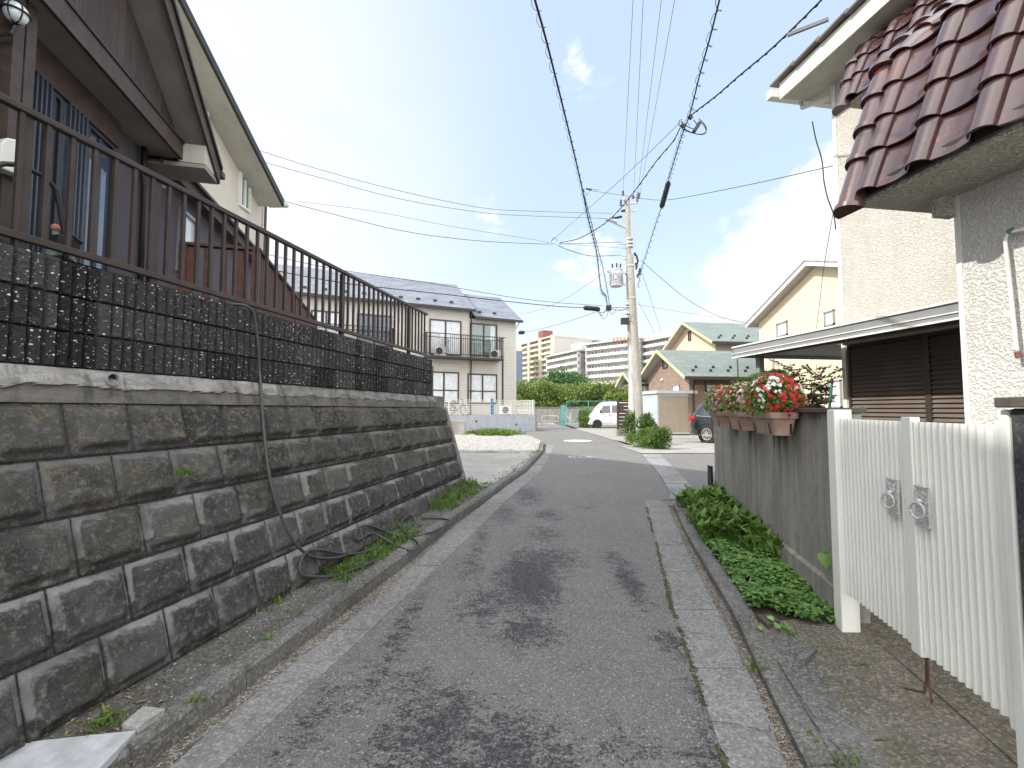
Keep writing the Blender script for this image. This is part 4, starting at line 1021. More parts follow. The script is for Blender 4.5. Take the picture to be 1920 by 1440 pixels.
# ------------------------------------------------------------ blue-grey wall, mesh fence, bicycle
FG = Fr(1.45, 28.6, .906, .42)
gz0 = FG.hit(1000, 778)[1]
gwall = fthing('grey_boundary_wall', 'low blue grey boundary wall with three round weep holes below the white mesh fence', 'wall', FG)
MB().box(-24, 0, 0, .15, -.3, gz0).build('wall_body', MT['greywall'], gwall)
MB().prism([(0, -.1), (.22, -.1), (.02, gz0 - .15), (0, gz0)], 'y', 0, 2.2).build('end_face', MT['lightc'], gwall)
mb = MB()
for p in (893, 968): 
    x, z = FG.hit(p, 790 if p < 900 else 796); mb = MB(); mb.lathe([(.06, 0), (.06, .01)], 12, Matrix.Translation((x, -.001, z)) @ Matrix.Rotation(pi / 2, 4, 'X')); mb.build('weep_hole', MT['rubber'], gwall)
struct(MB().box(-24, .2, .15, 12, -.3, gz0 - .03).build('raised_lot_ground', MT['drive'], None, loc=FG.o)).rotation_euler = (0, 0, FG.rz)
mf = fthing('mesh_fence', 'white wire mesh fence on the blue grey wall', 'fence', FG)
ft = FG.hit(1000, 750)[1]
for p in (842, 921, 994, 1000):
    x = FG.hit(p, 760)[0]; MB().box(x - .03, x + .03, .04, .1, gz0, ft).build('post', MT['whitep'], mf)
mb = MB(); x = -14
while x < -.15: mb.box(x - .006, x + .006, .055, .067, gz0 + .08, ft - .02); x += .10
for k in range(7): z = lerp(gz0 + .08, ft - .02, k / 6); mb.box(-14, -.1, .052, .06, z - .009, z + .009)
mb.build('mesh_panel', MT['whitep'], mf)
y = .1; mb = MB()
while y < 3: mb.box(-.006, .006, y, y + .012, gz0 + .08, ft - .02); y += .1
for k in range(5): z = lerp(gz0 + .08, ft - .02, k / 4); mb.box(-.009, .009, .08, 3, z - .009, z + .009)
mb.build('mesh_panel', MT['whitep'], mf)
bx_ = FG.hit(923, 760)[0]
sg = thing('blue_sign', 'narrow vertical blue sign plate tied to the white mesh fence', 'sign', FG.w(bx_, .03, gz0 + .05), FG.rz)
MB().box(-.09, .09, -.01, .01, 0, ft - gz0).build('plate', MT['blue'], sg)
mb = MB()
for k in range(4): z = .15 + k * .2; mb.box(-.04, .04, -.014, -.01, z, z + .02); mb.box(-.01, .01, -.014, -.01, z - .05, z + .08)
mb.build('white_characters', MT['whitep'], sg)
def bicycle(fr, x, y, z, rz):
    t = thing('bicycle', 'black city bicycle parked behind the white mesh fence', 'bicycle', fr.w(x, y, z), fr.rz + rz)
    R_ = .33
    for cx in (-.52, .52):
        w = MB().tube([(cx + R_ * cos(a), 0, R_ + R_ * sin(a)) for a in [2 * pi * k / 28 for k in range(29)]], .022, 6).build('wheel', MT['rubber'], t)
        m2 = MB()
        for k in range(10): a = k * pi / 5; m2.bar((cx, 0, R_), (cx + R_ * cos(a), 0, R_ + R_ * sin(a)), .006)
        m2.build('spokes', MT['alu'], w)
    mb = MB(); bb_ = (-.07, 0, .28); st = (-.20, 0, .72); hd = (.36, 0, .78)
    for a, b in ((bb_, st), (bb_, hd), (st, (.34, 0, .66)), (bb_, (-.52, 0, .33)), (st, (-.52, 0, .33)), (hd, (.52, 0, .33)), (hd, (.33, 0, .98)), (st, (-.23, 0, .84))): mb.tube([a, b], .02, 7)
    mb.build('frame', MT['black'], t)
    MB().box(-.38, -.10, -.07, .07, .84, .90).build('saddle', MT['rubber'], t, bevel=.02)
    MB().tube([(.18, -.28, .98), (.30, -.2, 1.0), (.33, 0, .98), (.30, .2, 1.0), (.18, .28, .98)], .016, 7).build('handlebar', MT['black'], t)
    MB().tube([(-.52 + .37 * cos(a), 0, .33 + .37 * sin(a)) for a in [radians(20 + k * 16) for k in range(10)]], .02, 5).build('mudguard', MT['plasticg'], t)
    return t
bicycle(FG, FG.hit(858, 760, 1.2)[0], 1.2, gz0 - .03, .05)
acunit(FG, FG.hit(948, 760, 2.6)[0], 2.6, gz0 - .03, 'ground air conditioner behind the mesh fence beside the bicycle')
# ------------------------------------------------------------ cream stucco house on the right
FR = Fr(0, 0, .161, -.987)
hr = fthing('stucco_house', 'cream stucco house with glazed red brown tile canopy above the gate', 'house', FR)
K = .987
CM, CB, CE = 6 * K, 3.6 * K, 3.04 * K
xc0 = FR.hit(1566, 300, CM)[0]; ZR = 6.45
MB().box(xc0, 4, CM, 13, 0, ZR + .05).build('main_wall', MT['stucco'], hr)
MB().box(xc0 - .015, xc0 + .05, CM - .012, CM + .1, .1, ZR).build('corner_trim', MT['whitep'], hr)
# upper roof: low gable edge with soffit, fascia, thin slates and gutter
cr = 5.40 * K; xr0, zr0 = FR.hit(1462, 184, cr)
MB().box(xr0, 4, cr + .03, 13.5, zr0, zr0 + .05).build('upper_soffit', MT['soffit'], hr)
MB().box(xr0, 4, cr - .0, cr + .028, zr0 - .02, zr0 + .24).build('upper_fascia', MT['whitep'], hr)
mb = MB(); x = xr0 - .1; i = 0
while x < 4: mb.prism([(x, zr0 + .245), (x + .50, zr0 + .275), (x + .50, zr0 + .30), (x, zr0 + .272)], 'y', cr - .09, 13.5); x += .46; i += 1
mb.build('upper_slates', MT['slatebrown'], hr)
MB().box(xr0 - .13, xr0 - .01, cr - .14, 8.5, zr0 + .02, zr0 + .15).build('gutter', MT['whitep'], hr, bevel=.01)
mb = MB(); g = (xr0 - .07, CM - .15, zr0 + .0); mb.tube([(xr0 - .07, CM - .15, zr0 + .05), (xr0 - .07, CM - .13, zr0 - .06), (xc0 - .05, CM - .02, zr0 - .16), (xc0 - .05, CM + .1, zr0 - .2), (xc0 - .05, CM + .1, .2)], .035, 10); mb.build('downpipe', MT['whitep'], hr, smooth=True)
a0 = FR.hit(1497, 40, cr)[0]
mb = MB(); mb.bar(FR.w(0, 0) * 0 + Vector((a0 + .12, cr - .30, FR.hit(1497, 44, cr - .3)[1])), (a0 + .42, cr + .1, FR.hit(1497, 44, cr - .3)[1] + .04), .035, .05); mb.build('wire_bracket', MT['dullsteel'], hr)
# louvred shutters
sa, zt_s = FR.hit(1593, 648, CM); sb, _ = FR.hit(1740, 620, CM); sc_, _ = FR.hit(1818, 600, CM)
zb_s = .75
mb = MB()
for (a, b) in ((sa, sb), (sb, sb + (sb - sa))):
    fw = .035
    mb.box(a, a + fw, CM - .05, CM, zb_s, zt_s); mb.box(b - fw, b, CM - .05, CM, zb_s, zt_s); mb.box(a + fw, b - fw, CM - .05, CM, zt_s - fw, zt_s); mb.box(a + fw, b - fw, CM - .05, CM, zb_s, zb_s + fw)
sf = mb.build('shutter_frame', MT['brownm'], hr)
for (a, b) in ((sa + .035, sb - .035), (sb + .035, 2 * sb - sa - .035)):
    mb = MB(); z = zb_s + .04
    while z < zt_s - .06: mb.prism([(CM - .045, z), (CM - .040, z), (CM - .008, z + .058), (CM - .013, z + .058)], 'x', a, b); z += .0565
    mb.build('louvres', MT['slatebrown'], sf)
MB().box(sa, 2 * sb - sa, CM - .006, CM - .002, zb_s, zt_s).build('shutter_back', MT['black'], sf)
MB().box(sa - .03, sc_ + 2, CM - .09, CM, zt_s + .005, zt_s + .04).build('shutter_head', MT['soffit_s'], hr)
# projecting ground-floor block
xb0 = FR.hit(1799, 500, CB)[0]
MB().box(xb0, 3, CB, CM - .002, 0, 3.02).build('front_block_wall', MT['stucco2'], hr)
MB().box(xb0 - .012, xb0 + .02, CB - .008, CM - .1, 0, 3.0).build('corner_trim', MT['whitep'], hr)
# tiled canopies
def canopy(xf, xn, yE, zE, h1, inset, L2, ang2, tag_):
    pts = [Vector((0, yE, zE)), Vector((0, yE + inset, zE + h1)), Vector((0, yE + inset + L2 * cos(ang2), zE + h1 + L2 * sin(ang2)))]
    l1 = (pts[1] - pts[0]).length
    def P(s):
        if s < l1: d = (pts[1] - pts[0]) / l1; return pts[0] + d * s, Vector((0, -d.z, d.y))
        d = (pts[2] - pts[1]) / L2; return pts[1] + d * (s - l1), Vector((0, -d.z, d.y))
    PT, EX = .345, .262; mb = MB(); nC = int((l1 + L2) / EX); nU = int((xn - xf) / PT) 
    for c in range(nC):
        s0, s1 = c * EX - (.05 if c == 0 else 0), (c + 1) * EX + .035
        for t in range(nU):
            rnd = random.random(); jit = random.uniform(-.002, .003)
            def prof(u):
                if u < .40:
                    a = u / .40; return .062 * sqrt(max(0, 1 - (2 * a - 1) ** 2)) * .95 + .004
                a = (u - .40) / .60; return -.020 * sin(pi * a) + .004 * (1 - a)
            us = [0, .012, .03, .06, .1, .15, .2, .25, .3, .34, .37, .388, .40, .46, .55, .65, .75, .85, .93, 1.0]
            base = len(mb.v)
            for j in range(3):
                v = j / 2; s = lerp(s0, s1, v); p, nn = P(s); lift = lerp(.034, .002, v) + jit
                for u in us: q = p + nn * (prof(u) + lift); mb.v.append((xf + .12 + (t + u) * PT, q.y, q.z)); mb.a.setdefault('rnd', {})[len(mb.v) - 1] = rnd
            m = len(us)
            for j in range(2):
                for i in range(m - 1): a = base + j * m + i; mb.f.append((a, a + 1, a + m + 1, a + m))
            p, nn = P(s0); b2 = len(mb.v)
            for u in us: q = p + nn * (prof(u) + .034 + jit - .016); mb.v.append((xf + .12 + (t + u) * PT, q.y, q.z)); mb.a.setdefault('rnd', {})[len(mb.v) - 1] = rnd
            for i in range(m - 1): mb.f.append((base + i + 1, base + i, b2 + i, b2 + i + 1))
    mb.build('roof_tiles', MT['tile'], hr, smooth=True, auto=40)
    mb = MB()
    for (A, B) in ((0, l1 - .002), (l1, l1 + L2 - .01)):
        a, na = P(A); b, nb = P(B); mb.quad((xf + .06, *(a - na * .03).yz), (xn, *(a - na * .03).yz), (xn, *(b - nb * .03).yz), (xf + .06, *(b - nb * .03).yz))
    mb.box(xf + .10, xn, yE - .012, yE + .012, zE - .045, zE + .03); mb.build('roof_underlay', MT['darkroof'], hr)
    # verge: half-round cap tiles along the far edge
    mb = MB()
    for c in range(nC):
        s0, s1 = c * EX - (.14 if c == 0 else .02), (c + 1) * EX + .05; rnd = random.random()
        for (sa_, sb_, ra, rb) in ((s0, s0 + .035, .108, .108), (s0 + .035, s1, .096, .080)):
            base = len(mb.v)
            for j, s in enumerate((sa_, sb_)):
                p, nn = P(max(0, s) if s > 0 else 0); 
                if s < 0: p = p + (P(.1)[0] - P(0)[0]).normalized() * s
                r = ra if j == 0 else rb
                for k in range(13):
                    an = pi * k / 12; q = p + nn * (r * sin(an) * 1.1 + .0); mb.v.append((xf + .055 - r * cos(an), q.y, q.z)); mb.a.setdefault('rnd', {})[len(mb.v) - 1] = rnd
            for k in range(12): mb.f.append((base + k, base + k + 1, base + 14 + k, base + 13 + k))
            n0 = len(mb.v); 
            if sa_ == s0: mb.f.append(tuple(base + k for k in range(12, -1, -1)))
    mb.build('verge_tiles', MT['tile'], hr, smooth=True, auto=40)
    p0, n0 = P(0); p1, n1 = P(l1 + L2)
    mb = MB()
    for (A, B) in ((0, l1), (l1, l1 + L2)):
        a, na = P(A); b, nb = P(B - .001)
        for (x0_, x1_, o) in ((xf - .015, xf + .14, .0),):
            mb.quad((x0_, *(a + na * .02).yz), (x1_, *(a + na * .02).yz), (x1_, *(b + nb * .02).yz), (x0_, *(b + nb * .02).yz))
    mb.quad((xf + .005, *P(0)[0].yz), (xf + .005, *P(l1)[0].yz), (xf + .005, P(l1)[0].y + .5, P(l1)[0].z), (xf + .005, P(0)[0].y + .8, P(0)[0].z))
    a = P(l1)[0]; b = P(l1 + L2 - .01)[0]
    mb.quad((xf + .005, a.y, a.z), (xf + .005, b.y, b.z), (xf + .005, b.y + .6, b.z), (xf + .005, a.y + .6, a.z))
    mb.build('verge_flashing', simple('lead_flashing' + tag_, (.075, .08, .085), .5, metal=.3), hr)
    return P
xf1 = FR.hit(1592, 375, CE)[0]
canopy(xf1, 2.2, CE, 3.055, 1.02, .33, 1.6, radians(42), '_a')
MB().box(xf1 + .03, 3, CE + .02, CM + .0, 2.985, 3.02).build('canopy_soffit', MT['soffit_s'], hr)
MB().box(xb0 - .05, xb0 + .0, CB - .14, CB, 2.84, 3.0).build('soffit_bracket', MT['soffit_s'], hr)
yu = 5.10; xf2, zf2 = FR.hit(1578, 196, yu)
canopy(xf2 + .0, 0, yu, zf2, .62, .22, 1.2, radians(38), '_b')
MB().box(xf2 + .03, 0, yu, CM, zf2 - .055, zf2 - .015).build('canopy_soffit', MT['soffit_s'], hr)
# water pipe on the block
q = lambda px, py: FR.hit(px, py, CB - .05)
(p1x, p1z), (p2x, p2z), (p3x, p3z) = q(1935, 425), q(1884, 440), q(1908, 660)
MB().tube([(p1x, CB - .04, p1z), (p2x + .02, CB - .05, p2z + .01), (p2x, CB - .05, p2z - .03), (p3x - .005, CB - .05, p3z + .03), (p3x, CB - .05, p3z)], .011, 10).build('water_pipe', MT['whitep'], hr, smooth=True)
MB().tube([(p2x + .045, CB - .046, p2z + .018), (p2x + .015, CB - .05, p2z + .008)], .016, 10).build('valve', simple('verdigris', (.09, .2, .17), .6), hr)
MB().tube([(p3x, CB - .05, p3z), (p3x + .005, CB - .05, p3z - .035)], .017, 8).build('pipe_end', simple('rust_brown', (.17, .06, .045), .7), hr)
# ------------------------------------------------------------ aluminium carport roof
CP = 5.15 * K
cp = fthing('carport', 'silver aluminium carport roof over the wall with brown shutters', 'carport', FR)
ca, cz = FR.hit(1374, 672, CP); cz = 2.40
ca = FR.hit(1374, 672, CP)[0]
MB().box(ca, xb0 + .05, CP, CP + .03, cz, cz + .175).build('front_beam', MT['alu'], cp)
mb = MB(); mb.box(ca, xb0 + .05, CP - .02, CP, cz + .165, cz + .19); mb.box(ca, xb0 + .05, CP - .012, CP, cz + .06, cz + .072); mb.box(ca, xb0 + .05, CP - .02, CP, cz - .012, cz + .01)
mb.build('beam_trim', MT['whitep'], cp)
MB().box(ca, ca + .03, CP, CP + 2.4, cz, cz + .17).build('end_beam', MT['alu'], cp)
MB().box(ca + .03, xc0 - .02, CP + .03, CP + 2.4, cz + .06, cz + .09).build('roof_panel', MT['soffit_g'], cp)
MB().box(xc0 - .02, xb0 - .01, CP + .03, CM - .1, cz + .06, cz + .09).build('roof_panel', MT['soffit_g'], cp)
MB().box(ca + .3, xb0 - .02, CP + .06, CP + .14, cz - .03, cz + .05).build('purlin', MT['brownt'], cp)
pxp = FR.hit(1426, 700, CP + .25)[0]
MB().box(pxp - .045, pxp + .045, CP + .2, CP + .29, .1, cz + .06).build('post', MT['greenpost'], cp)
chx, chz = FR.hit(1383, 680, CP + .1)
mb = MB()
for k in range(14): 
    z = cz - .03 - k * .034; an = k * pi / 2
    mb.tube([(chx + .012 * cos(t) * cos(an), CP + .1 + .012 * cos(t) * sin(an), z + .022 * sin(t)) for t in [2 * pi * i / 8 for i in range(9)]], .004, 5)
mb.build('rain_chain', MT['brownm'], cp)
# ------------------------------------------------------------ yellow house and peach/brick house
FY = Fr(13, 0, 0, 1)                           # local x away from camera, local y = -X
yh = thing('yellow_house', 'pale yellow gabled house with small windows behind the carport', 'house', (13, 0, 0), 0)
y1, y2 = 13 / .5442, 13.0
yp = 13 / .674; ze_ = 6.05; zp_ = 7.65; sl_ = (zp_ - ze_) / (y1 - yp)
MB().prism([(y2, .1), (y1, .1), (y1, ze_), (yp, zp_), (y2, zp_ - sl_ * (yp - y2))], 'x', 0, 8).build('wall', MT['yellow'], yh)
for (A, ZA) in ((y1 + .5, ze_ - sl_ * .5), (y2 - .5, zp_ - sl_ * (yp - y2 + .5))):
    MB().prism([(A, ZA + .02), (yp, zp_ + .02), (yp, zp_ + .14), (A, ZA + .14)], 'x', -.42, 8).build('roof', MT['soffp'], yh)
    MB().prism([(A, ZA + .0), (yp, zp_ + .0), (yp, zp_ + .2), (A, ZA + .2)], 'x', -.47, -.43).build('barge_board', MT['whitep'], yh)
    MB().prism([(A, ZA + .2), (yp, zp_ + .2), (yp, zp_ + .25), (A, ZA + .25)], 'x', -.52, 8).build('roof_tiles', MT['galv'], yh)
def ywin(p0, p1, q0, q1):
    Y0, Y1 = 13 / ((p0 - 960) / FPX), 13 / ((p1 - 960) / FPX); z1 = EYE + (768 - q0) / FPX * Y0; z0 = EYE + (768 - q1) / FPX * Y0
    f = MB(); fw = .06
    for a in ((Y1, Y0, z0, z0 + fw), (Y1, Y0, z1 - fw, z1), (Y1, Y1 + fw, z0, z1), (Y0 - fw, Y0, z0, z1)): f.box(-.07, 0, a[0], a[1], a[2], a[3])
    o = f.build('window', MT['alu'], yh); MB().box(-.03, -.02, Y1 + .05, Y0 - .05, z0 + .05, z1 - .05).build('pane', MT['glassw'], o)
ywin(1462, 1482, 606, 632); ywin(1553, 1572, 584, 612); ywin(1556, 1580, 714, 765)
MB().box(-.12, 0, 18.3, 18.7, EYE + 3.05, EYE + 3.2).build('vent_hood', MT['whitep'], yh)
MB().box(-.02, .0, y1 - .05, y1, .1, ze_).build('corner_trim', MT['whitep'], yh)
# tv aerial on its roof
ta = thing('tv_aerial', 'thin rooftop tv aerial above the yellow house', 'aerial', (15.5, 23.5, 6.2))
mb = MB(); mb.tube([(0, 0, 0), (0, 0, 2.3)], .02, 6); mb.build('mast', MT['galv'], ta)
mb = MB(); mb.bar((-.8, 0, 2.2), (.8, 0, 2.25), .02)
for k in range(6): mb.bar((-.7 + k * .27, -.25, 2.2), (-.7 + k * .27, .25, 2.22), .014)
mb.bar((-.6, 0, 1.7), (.5, 0, 1.7), .02); mb.build('elements', MT['galv'], ta)
FB = Fr(9.3, 24, .99, .14)
bh = fthing('brick_house', 'peach and tan brick house with green roofs behind the steel shed', 'house', FB)
bl_ = 5.2; ez_ = 3.40; rs = 1.45
MB().box(0, 9, 0, bl_, .1, ez_ + .0).build('ground_wall', MT['brick_shaded'], bh)
MB().prism([(0, .1), (bl_, .1), (bl_, ez_), (bl_ / 2, ez_ + rs), (0, ez_)], 'x', -.02, .0).build('gable_wall', MT['brick'], bh)
def groof(par, x0, x1, yA, yB, ze, rise, ov, mat, trim='sage', hip=0):
    m_ = (yA + yB) / 2; h = (yB - yA) / 2; s = rise / h; A, B = yA - ov, yB + ov; za = ze - s * ov
    mb = MB()
    for (e0, e1) in ((A, m_), (B, m_)):
        mb.v += []; n = len(mb.v); t = .1
        P = [(x0 - ov, e0, za + .02), (x1, e0, za + .02), (x1 - hip, e1, ze + rise + .02), (x0 - ov, e1, ze + rise + .02)]
        mb.v += P + [(a, b, c + t) for a, b, c in P]; mb.f += [tuple(n + i for i in q) for q in ((0, 3, 2, 1), (4, 5, 6, 7), (0, 1, 5, 4), (1, 2, 6, 5), (2, 3, 7, 6), (3, 0, 4, 7))]
    r = mb.build('roof', MT[mat], par)
    for e0 in (A, B):
        MB().prism([(e0, za - .05), (m_, ze + rise - .05), (m_, ze + rise + .12), (e0, za + .12)], 'x', x0 - ov - .04, x0 - ov - .003).build('barge_board', MT[trim], par)
        MB().prism([(e0, za - .02), (m_, ze + rise - .02), (m_, ze + rise + .018), (e0, za + .018)], 'x', x0 - ov, x0).build('rake_soffit', MT['soffp'], par)
    MB().box(x0 - ov, x1, A - .12, A, za - .06, za + .1).build('gutter', MT['black'], par)
    n = int((x1 - x0) / 1.0)
    for i in range(n):
        for dy in (.5, .9):
            x = x0 + .2 + i * 1.0 + (dy - .5); MB().box(x - .07, x + .07, A + dy, A + dy + .05, za + .12 + s * dy, za + .26 + s * dy).build('snow_guard', MT['black'], par)
groof(bh, 0, 7.2, 0, bl_, ez_, rs, .55, 'slategreen', hip=2.6)
MB().box(.25, 9, -.02, 0, ez_ - .6, ez_ - .35).build('trim_band', MT['wood'], bh)
def bwin(px0, px1, q0, q1, c=0, glass='glass'):
    a, z1 = FB.hit(px0, q0, c); b, _ = FB.hit(px1, q0, c); z0 = FB.hit(px0, q1, c)[1]
    return window(bh, a, b, z0, z1, c, glass, 'black', sashes=1, proud=.06, fw=.06)
bwin(1322, 1344, 716, 775, 0, 'glassg')
MB().tube([(.5, -.5, ez_ - .25), (.25, -.1, ez_ - .55), (.2, -.06, ez_ - .7), (.2, -.06, .2)], .045, 8).build('downpipe', MT['black'], bh)
def gablewin(x, ya, yb, z0, z1, fr='alu', glass='glassw'):
    f = MB(); fw = .05
    for a in ((ya, yb, z0, z0 + fw), (ya, yb, z1 - fw, z1), (ya, ya + fw, z0, z1), (yb - fw, yb, z0, z1)): f.box(x - .06, x, *a)
    o = f.build('window', MT[fr], bh); MB().box(x - .02, x - .012, ya + .04, yb - .04, z0 + .04, z1 - .04).build('pane', MT[glass], o)
gablewin(-.02, .95, 1.75, 2.1, 2.85); gablewin(-.02, 2.3, 2.9, ez_ + .5, ez_ + 1.0, 'brownt', 'glass')
MB().lathe([(.09, 0), (.08, .08), (.03, .12)], 12, Matrix.Translation((-.02, 3.0, 3.25)) @ Matrix.Rotation(-pi / 2, 4, 'Y')).build('vent_hood', MT['whitep'], bh)
# porch wing
qx, qz = FB.hit(1168, 697, 6.3)
MB().box(qx + .3, -.02, 5.3, 7.2, qz - 1.0, qz - .85).build('porch_beam', MT['brick_shaded'], bh)
groof(bh, qx + .35, 0, 5.3, 7.3, qz - .75, .62, .35, 'slategreen')
MB().box(qx + .35, qx + .6, 5.4, 5.65, .1, qz - .8).build('porch_column', MT['brick'], bh)
MB().box(qx + .8, -.02, 6.6, 6.7, .1, qz - 1.0).build('porch_door', MT['wood'], bh)
# upper storey in peach siding
o_ = FB.w(0, 0); uo = Vector((13.4, 30, 0)); ux = (uo - FB.o).dot(Vector((.99, .14, 0))); uy = (uo - FB.o).dot(Vector((-.14, .99, 0)))
MB().prism([(uy, 2.5), (uy + 6.3, 2.5), (uy + 6.3, 6.1), (uy + 3.15, 7.75), (uy, 6.1)], 'x', ux - .02, ux).build('upper_gable_wall', MT['pink'], bh)
MB().box(ux, ux + 8, uy, uy + 6.3, 2.5, 6.1).build('upper_wall', MT['pink_shaded'], bh)
_r = groof(bh, ux, ux + 9, uy, uy + 6.3, 6.1, 1.65, .6, 'slategreen')
gablewin(ux - .02, uy + 1.35, uy + 1.95, 3.9, 4.9); gablewin(ux - .02, uy + 4.6, uy + 5.3, 3.6, 4.2); gablewin(ux - .02, uy + 2.95, uy + 3.35, 6.5, 7.2, 'brownt', 'glass')
MB().box(ux + 1.0, ux + 8, uy - 1.7, uy, 3.2, 4.35).build('bay_wall', MT['brick_shaded'], bh)
MB().prism([(uy - 1.7, 2.9), (uy, 2.9), (uy, 4.45), (uy - 1.7, 4.35)], 'x', ux + .95, ux + 1.0).build('bay_side', MT['brick'], bh)
MB().box(ux + .85, ux + 8, uy - 1.85, uy - 1.7, 4.1, 4.42).build('bay_trim', MT['sage'], bh)
MB().box(ux + .85, ux + .95, uy - 1.85, uy + .0, 4.1, 4.42).build('bay_trim', MT['sage'], bh)
MB().box(ux + 2.2, ux + 4, uy - 1.5, uy - .6, 4.42, 5.1).build('balcony_rail', MT['galv'], bh)
# ------------------------------------------------------------ steel shed
ps = G(1233, 817); FS = Fr(ps.x, ps.y, .985, .17)
sh = fthing('storage_shed', 'beige sliding door steel storage shed with white frame', 'shed', FS)
zs = zg(21) ; wS = FS.hit(1303, 800)[0]; hS = FS.hit(1233, 738)[1] 
MB().box(0, wS, .06, 1.7, zs + .12, hS - .02).build('shed_body', MT['shedw'], sh)
mb = MB(); mb.box(0, .09, -.0, .06, zs + .1, hS - .12); mb.box(wS - .06, wS, 0, .06, zs + .1, hS - .12); mb.box(0, wS, 0, .06, hS - .12, hS - .0); mb.box(0, wS, 0, .06, zs + .08, zs + .16); mb.build('door_frame', MT['shedw'], sh)
for i, (a, b, y_) in enumerate(((.20, wS * .58, .02), (wS * .56, wS - .06, .035))):
    mb = MB(); n = 10
    for k in range(n): x0_ = lerp(a, b, k / n); x1_ = lerp(a, b, (k + 1) / n); mb.quad((x0_, y_, zs + .16), (x1_ - .012, y_, zs + .16), (x1_ - .012, y_, hS - .12), (x0_, y_, hS - .12)); mb.quad((x1_ - .012, y_, zs + .16), (x1_, y_ + .01, zs + .16), (x1_, y_ + .01, hS - .12), (x1_ - .012, y_, hS - .12))
    mb.build('sliding_door', MT['shedp'], sh)
MB().box(.09, .20, .01, .05, zs + .16, hS - .12).build('side_panel', MT['shedp'], sh)
mb = MB(); mb.prism([(-.0, hS), (-.14, hS + .02), (-.14, hS + .17), (1.8, hS + .17), (1.8, hS)], 'x', -.08, wS + .1); mb.build('shed_roof', MT['shedw'], sh)
mb = MB()
for k in range(9): x0_ = lerp(.1, 1.6, k / 8); mb.box(-.012, 0, x0_, x0_ + .03, zs + .12, hS - .05)
mb.build('side_ribs', MT['shedw'], sh)
mb = MB()
for x_ in (.2, wS - .3): mb.box(x_, x_ + .25, .2, .4, zs - .1, zs + .12); mb.box(x_, x_ + .25, 1.2, 1.5, zs - .1, zs + .12)
mb.build('base_blocks', MT['lightc'], sh)
# ------------------------------------------------------------ vehicles
def car_body(secs, smooth=True):
    """secs: list of (x, [(y,z)...] half outline from bottom centre-side up to roof centre)"""
    mb = MB(); m = len(secs[0][1])
    for x, h in secs:
        for (y, z) in h: mb.v.append((x, y, z))
        for (y, z) in reversed(h): mb.v.append((x, -y, z))
    w = 2 * m
    for i in range(len(secs) - 1):
        for k in range(w):
            k2 = (k + 1) % w; mb.f.append((i * w + k, i * w + k2, (i + 1) * w + k2, (i + 1) * w + k))
    mb.f.append(tuple(range(w))); mb.f.append(tuple((len(secs) - 1) * w + k for k in reversed(range(w))))
    return mb
def wheel(par, x, y, r, w, rim, spokes, side):
    Mx = Matrix.Translation((x, y, r)) @ Matrix.Rotation(-side * pi / 2, 4, 'X')
    t = MB().lathe([(r * .6, -w / 2), (r * .93, -w / 2), (r, -w / 2 + .03), (r, w / 2 - .03), (r * .93, w / 2), (r * .66, w / 2), (r * .64, w / 2 - .03)], 28, Mx).build('wheel', MT['rubber'], par, smooth=True, auto=30)
    mb = MB(); mb.lathe([(r * .66, w / 2 - .005), (r * .68, w / 2 + .004), (r * .60, w / 2 + .0), (r * .58, w / 2 - .05)], 28, Mx, cap=False)
    mb.lathe([(r * .16, w / 2 - .03), (r * .14, w / 2 + .0), (.01, w / 2 + .004)], 14, Mx)
    for k in range(spokes):
        for s in ((-.10, .10) if spokes < 8 else (0,)):
            a = 2 * pi * k / spokes + s; a2 = 2 * pi * k / spokes + s * .6
            p = Mx @ Vector((cos(a2) * r * .12, sin(a2) * r * .12, w / 2 - .01)); q = Mx @ Vector((cos(a) * r * .62, sin(a) * r * .62, w / 2 - .012))
            mb.bar(p, q, .022, .02, up=(0, 1, 0))
    mb.build('rim', MT[rim], t)
def glasspoly(par, pts, name, mat='glass'):
    mb = MB(); mb.poly(pts); mb.poly([(p[0], p[1] + (.004 if p[1] < 0 else -.004), p[2]) for p in reversed(pts)]); return mb.build(name, MT[mat], par)
# black suv, rear to the left, right side towards the camera
sp = at(1291, 800, 18.6)
suv = thing('parked_car', 'black suv parked on the driveway beyond the rendered wall', 'car', (8.13, 19.6, zg(19) + .012), radians(-60))
def half(wl, wb, wt, zb, zbelt, zt): return [(wl * .92, zb), (wl, zb + .12), (wl * 1.01, (zb + zbelt) * .5), (wb, zbelt - .06), (wb * .985, zbelt), (lerp(wb, wt, .5), lerp(zbelt, zt, .5)), (wt, zt - .08), (wt * .85, zt - .015), (0, zt)]
W2 = .90
secs = [(0.0, half(.70, .74, .60, .42, .95, 1.02)), (.05, half(.80, .82, .62, .34, 1.0, 1.12)), (.12, half(.86, .86, .64, .30, 1.02, 1.30)), (.30, half(.89, .88, .65, .28, 1.03, 1.60)), (.55, half(.90, .89, .66, .26, 1.04, 1.66)), (1.2, half(.90, .89, .68, .24, 1.03, 1.70)),
        (2.2, half(.90, .89, .68, .24, 1.0, 1.69)), (2.8, half(.90, .89, .64, .24, .98, 1.55)), (3.3, half(.90, .88, .70, .24, .97, 1.14)), (3.6, half(.90, .86, .72, .26, .95, 1.03)), (4.1, half(.88, .82, .68, .30, .88, .94)), (4.35, half(.78, .72, .60, .34, .78, .82)), (4.4, half(.7, .66, .55, .42, .66, .70))]
b = car_body(secs).build('body', MT['carblack'], suv, smooth=True, recalc=True, auto=50)
